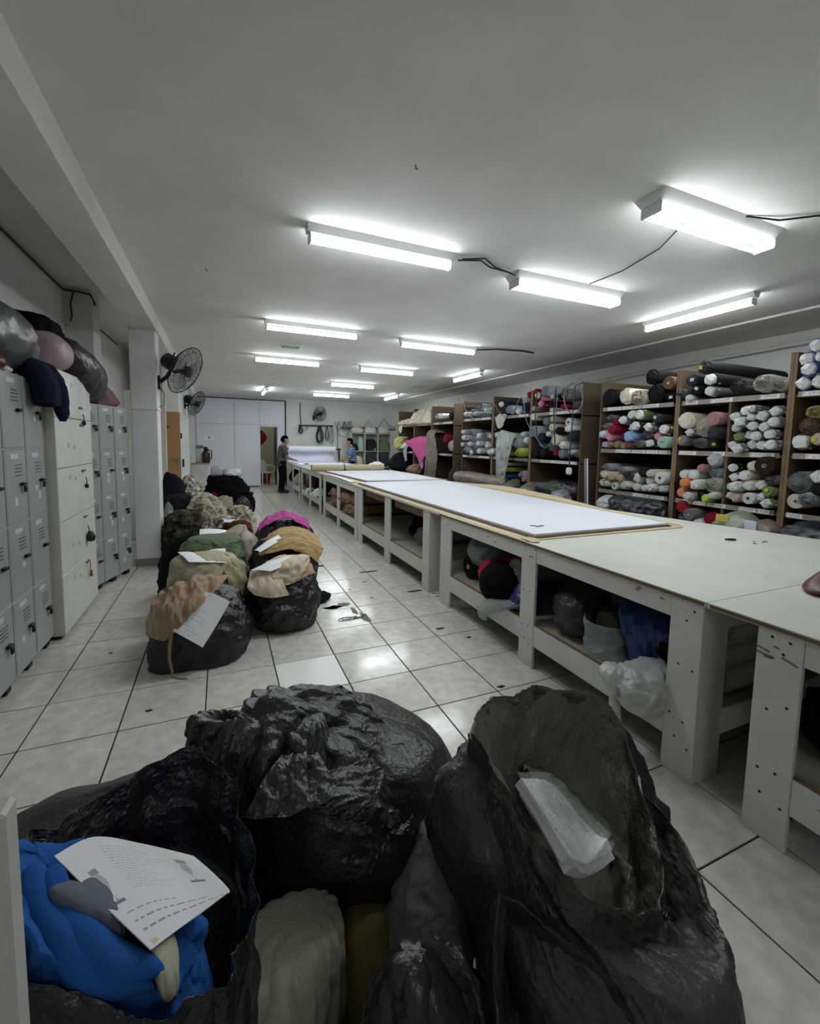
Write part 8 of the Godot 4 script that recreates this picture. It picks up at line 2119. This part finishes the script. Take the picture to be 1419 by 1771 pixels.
	for q in [[V(-0.273, 0.883, -0.790), V(-0.259, 0.876, -0.740), V(-0.215, 0.848, -0.690), V(-0.160, 0.806, -0.655), V(-0.098, 0.770, -0.645)], [V(-0.245, 0.882, -0.780), V(-0.237, 0.866, -0.740), V(-0.193, 0.843, -0.690), V(-0.143, 0.811, -0.660), V(-0.084, 0.782, -0.650)]]:
		var fm := MB.new()
		var sm := []
		for i in 33:
			var s0 := i / 32.0 * 4.0
			var k0: int = min(int(s0), 3)
			var x0 := s0 - k0
			var pa: Vector3 = q[max(k0 - 1, 0)]
			var pb: Vector3 = q[k0]
			var pc: Vector3 = q[k0 + 1]
			var pd: Vector3 = q[min(k0 + 2, 4)]
			sm.append(V(cr(pa.x, pb.x, pc.x, pd.x, x0), cr(pa.y, pb.y, pc.y, pd.y, x0) + 0.003 * sin(i * 0.5), cr(pa.z, pb.z, pc.z, pd.z, x0)))
		var rr := []
		for i in 33:
			rr.append(0.022 + 0.003 * sin(i * 0.35) - 0.019 * pow(abs(i / 16.0 - 1.0), 4.0))
		fm.tube(sm, rr, 12)
		obj("cloth_fold", fm, cloth(Color(0.16, 0.365, 0.655)), bc)
	heap_at("grey and white patterned cloth under the printed sheet in the left open sack", "patterned_cloth", [V(-0.241, 0.878, -0.740), V(-0.187, 0.856, -0.700), V(-0.143, 0.826, -0.700), V(-0.191, 0.830, -0.780)], Color(0.42, 0.45, 0.5), 1331)
	heap_at("cream knitted cuff poking out beside the printed sheet", "cream_cuff", [V(-0.106, 0.790, -0.680), V(-0.089, 0.774, -0.640), V(-0.071, 0.754, -0.660), V(-0.082, 0.756, -0.720)], Color(0.72, 0.71, 0.62), 1337)
	var ps := thing("printed_sheet", "curved printed white sheet lying on the blue cloth in the left open sack", "paper", V(0, 0, 0))
	T.big_sheet = big_sheet()
	obj("sheet", sheet([[V(-0.248, 0.881, -0.790), V(-0.217, 0.821, -0.880), V(-0.149, 0.745, -0.920), V(-0.064, 0.697, -0.910)], [V(-0.196, 0.856, -0.740), V(-0.166, 0.786, -0.830), V(-0.106, 0.716, -0.870), V(-0.029, 0.707, -0.850)], [V(-0.148, 0.839, -0.690), V(-0.118, 0.777, -0.760), V(-0.067, 0.725, -0.800), V(0.000, 0.730, -0.780)], [V(-0.102, 0.813, -0.650), V(-0.076, 0.774, -0.700), V(-0.042, 0.742, -0.745), V(-0.004, 0.734, -0.770)]], 28, 28, {"thick": 0.0012}), mat(Color(1, 1, 1), 0.6, 0.4, {"tex": "big_sheet"}), ps)
	ps.position.y = 0.012
	# behind the left sack: another sack's neck, a slumped sack with dark green clothes
	var n2 := thing("tied_sack", "black sack slumped behind the blue-cloth sack, its twisted neck standing up", "sack", V(0, 0, 0))
	obj("sack_body", skin([oval(-0.32, 0.003, -1.5, 0.3, 0.2), oval(-0.32, 0.05, -1.5, 0.38, 0.24), oval(-0.32, 0.26, -1.48, 0.38, 0.24), oval(-0.34, 0.42, -1.44, 0.32, 0.17, 0.02), oval(-0.33, 0.5, -1.42, 0.2, 0.08, 0.02), oval(-0.33, 0.505, -1.42, 0.03, 0.03)], 220, 110, {"a1": 0.02, "f1": 3.0, "a2": 0.03, "a3": 0.004, "f3": 8.0, "seed": 1413, "floor": 0.002}), M.sack, n2)
	obj("twisted_neck", skin([oval(-0.03, 0.38, -1.25, 0.08, 0.08), oval(-0.03, 0.5, -1.24, 0.07, 0.07), oval(-0.02, 0.6, -1.24, 0.085, 0.07), oval(-0.01, 0.7, -1.25, 0.085, 0.06, 0.02), oval(-0.01, 0.765, -1.26, 0.07, 0.04, -0.02), oval(0.0, 0.775, -1.26, 0.03, 0.02), oval(0.0, 0.72, -1.25, 0.01, 0.01)], 130, 110, {"a1": 0.022, "f1": 9.0, "pleats": 11.0, "pleat": 0.03, "pv": 0.05, "twist": 5.0, "a3": 0.005, "f3": 24.0, "seed": 1423}), M.sack, n2)
	var gs := MB.new()
	tag(obj("dark_green_clothes", loft([[-0.62, 0.003, -1.3, 0.16, 0.16], [-0.62, 0.05, -1.3, 0.2, 0.2], [-0.6, 0.3, -1.28, 0.2, 0.18], [-0.58, 0.44, -1.26, 0.1, 0.1], [-0.58, 0.46, -1.26, 0.02, 0.02]], 80, 50, {"a1": 0.04, "f1": 8.0, "seed": 1431, "floor": 0.002}), mat(Color(0.5, 0.55, 0.42), 0.9, 0.2, {"tex": "camo_dark", "s": 2.0})), "dark green camouflage clothes at the far left edge behind the open sack", "clothes")
	# grey film sack leaning between, cream and olive sacks at the bottom
	tag(obj("grey_sack", skin([oval(0.46, 0.003, -0.92, 0.07, 0.09), oval(0.46, 0.04, -0.92, 0.1, 0.12), oval(0.47, 0.17, -0.94, 0.115, 0.12), oval(0.53, 0.28, -0.99, 0.12, 0.11), oval(0.6, 0.39, -1.04, 0.1, 0.1), oval(0.64, 0.45, -1.07, 0.05, 0.06), oval(0.645, 0.455, -1.07, 0.01, 0.01)], 190, 110, {"a1": 0.02, "f1": 6.0, "a2": 0.02, "a3": 0.004, "f3": 15.0, "seed": 1513, "floor": 0.002, "stretch": V(0.6, 1.6, 1)}), M.sack_grey), "semi-clear grey plastic sack leaning between the tied sack and the right open sack", "sack")
	tag(obj("cream_sack", skin([oval(0.13, 0.003, -1.0, 0.12, 0.11), oval(0.13, 0.03, -1.0, 0.14, 0.13), oval(0.13, 0.16, -1.0, 0.135, 0.125), oval(0.135, 0.29, -1.02, 0.13, 0.1), oval(0.14, 0.33, -1.05, 0.11, 0.06), oval(0.14, 0.335, -1.05, 0.02, 0.02)], 150, 80, {"a1": 0.008, "f1": 4.0, "a2": 0.012, "pleats": 15.0, "pleat": 0.016, "pv": 0.1, "twist": 0.6, "seed": 1523, "floor": 0.002}), mat(Color(0.74, 0.73, 0.64), 0.55, 0.45, {"nrm": "crinkle", "ns": 0.4, "s": 3.0})), "pale cream plastic sack at the bottom edge under the tied sack", "sack")
	tag(obj("olive_sack", skin([oval(0.34, 0.003, -0.98, 0.06, 0.1), oval(0.34, 0.03, -0.98, 0.08, 0.12), oval(0.34, 0.14, -0.98, 0.075, 0.12), oval(0.34, 0.25, -1.02, 0.065, 0.09), oval(0.34, 0.28, -1.03, 0.01, 0.01)], 110, 60, {"a1": 0.014, "f1": 7.0, "a2": 0.015, "seed": 1533, "floor": 0.002}), mat(Color(0.46, 0.42, 0.22), 0.5, 0.45, {"nrm": "crinkle", "ns": 0.5, "s": 4.0})), "dark olive sack wedged beside the cream sack at the bottom edge", "sack")
	# white board at the left edge
	struct("trim_6", span(-0.62, -0.193, 0.0, 1.185, -0.53, -0.5, 0.004), M.white_wood, "edge of a white board standing at the lower left of the frame", "panel")

func heap_at(label: String, called: String, rim: Array, c: Color, sd: int) -> void:
	tag(obj(called, skin([shrink(rim, 0.6, V(0, -0.04, 0)), shrink(rim, 1.0, V(0, -0.015, 0)), shrink(rim, 0.9, V(0, 0.012, 0)), shrink(rim, 0.4, V(0, 0.022, 0)), shrink(rim, 0.05, V(0, 0.022, 0))], 60, 30, {"a1": 0.01, "f1": 12.0, "pleats": 7.0, "pleat": 0.012, "pv": 0.1, "seed": sd}), cloth(c)), label, "cloth")

func big_sheet() -> ImageTexture:
	var im := Image.create(512, 512, false, Image.FORMAT_RGB8)
	im.fill(Color(0.9, 0.9, 0.91))
	var r := RandomNumberGenerator.new()
	r.seed = 4
	var ink := Color(0.6, 0.6, 0.63)
	for k in 16:   # lines of small print across the sheet
		var y := 60 + k * 13
		var x := 150
		while x < 400 - r.randi_range(0, 160):
			var w := r.randi_range(6, 26)
			im.fill_rect(Rect2i(x, y, w, 3), ink.lerp(Color(0.9, 0.9, 0.91), 0.5))
			x += w + 6
	for k in 3:   # heavier rows by the lower edge
		var x := 60
		while x < 460 - 90 * k:
			var w := r.randi_range(12, 40)
			im.fill_rect(Rect2i(x, 420 - 40 * k, w, 9 - 2 * k), ink)
			x += w + 12
	# two grey garment sketches
	for q in [[70, 150, 60, 130], [420, 110, 46, 120]]:
		for i in 90:
			var t := i / 89.0
			var w: float = q[2] * (0.35 + 0.3 * sin(t * 6.0))
			im.fill_rect(Rect2i(q[0] - w / 2, q[1] + t * q[3], w, 2), Color(0.72, 0.72, 0.74))
		im.fill_rect(Rect2i(q[0] - 16, q[1] - 24, 32, 22), Color(0.6, 0.6, 0.62))
		im.fill_rect(Rect2i(q[0] - 24, q[1] + q[3], 50, 14), Color(0.5, 0.5, 0.52))
	im.fill_rect(Rect2i(40, 470, 40, 24), Color(0.82, 0.8, 0.62))
	return ImageTexture.create_from_image(im)
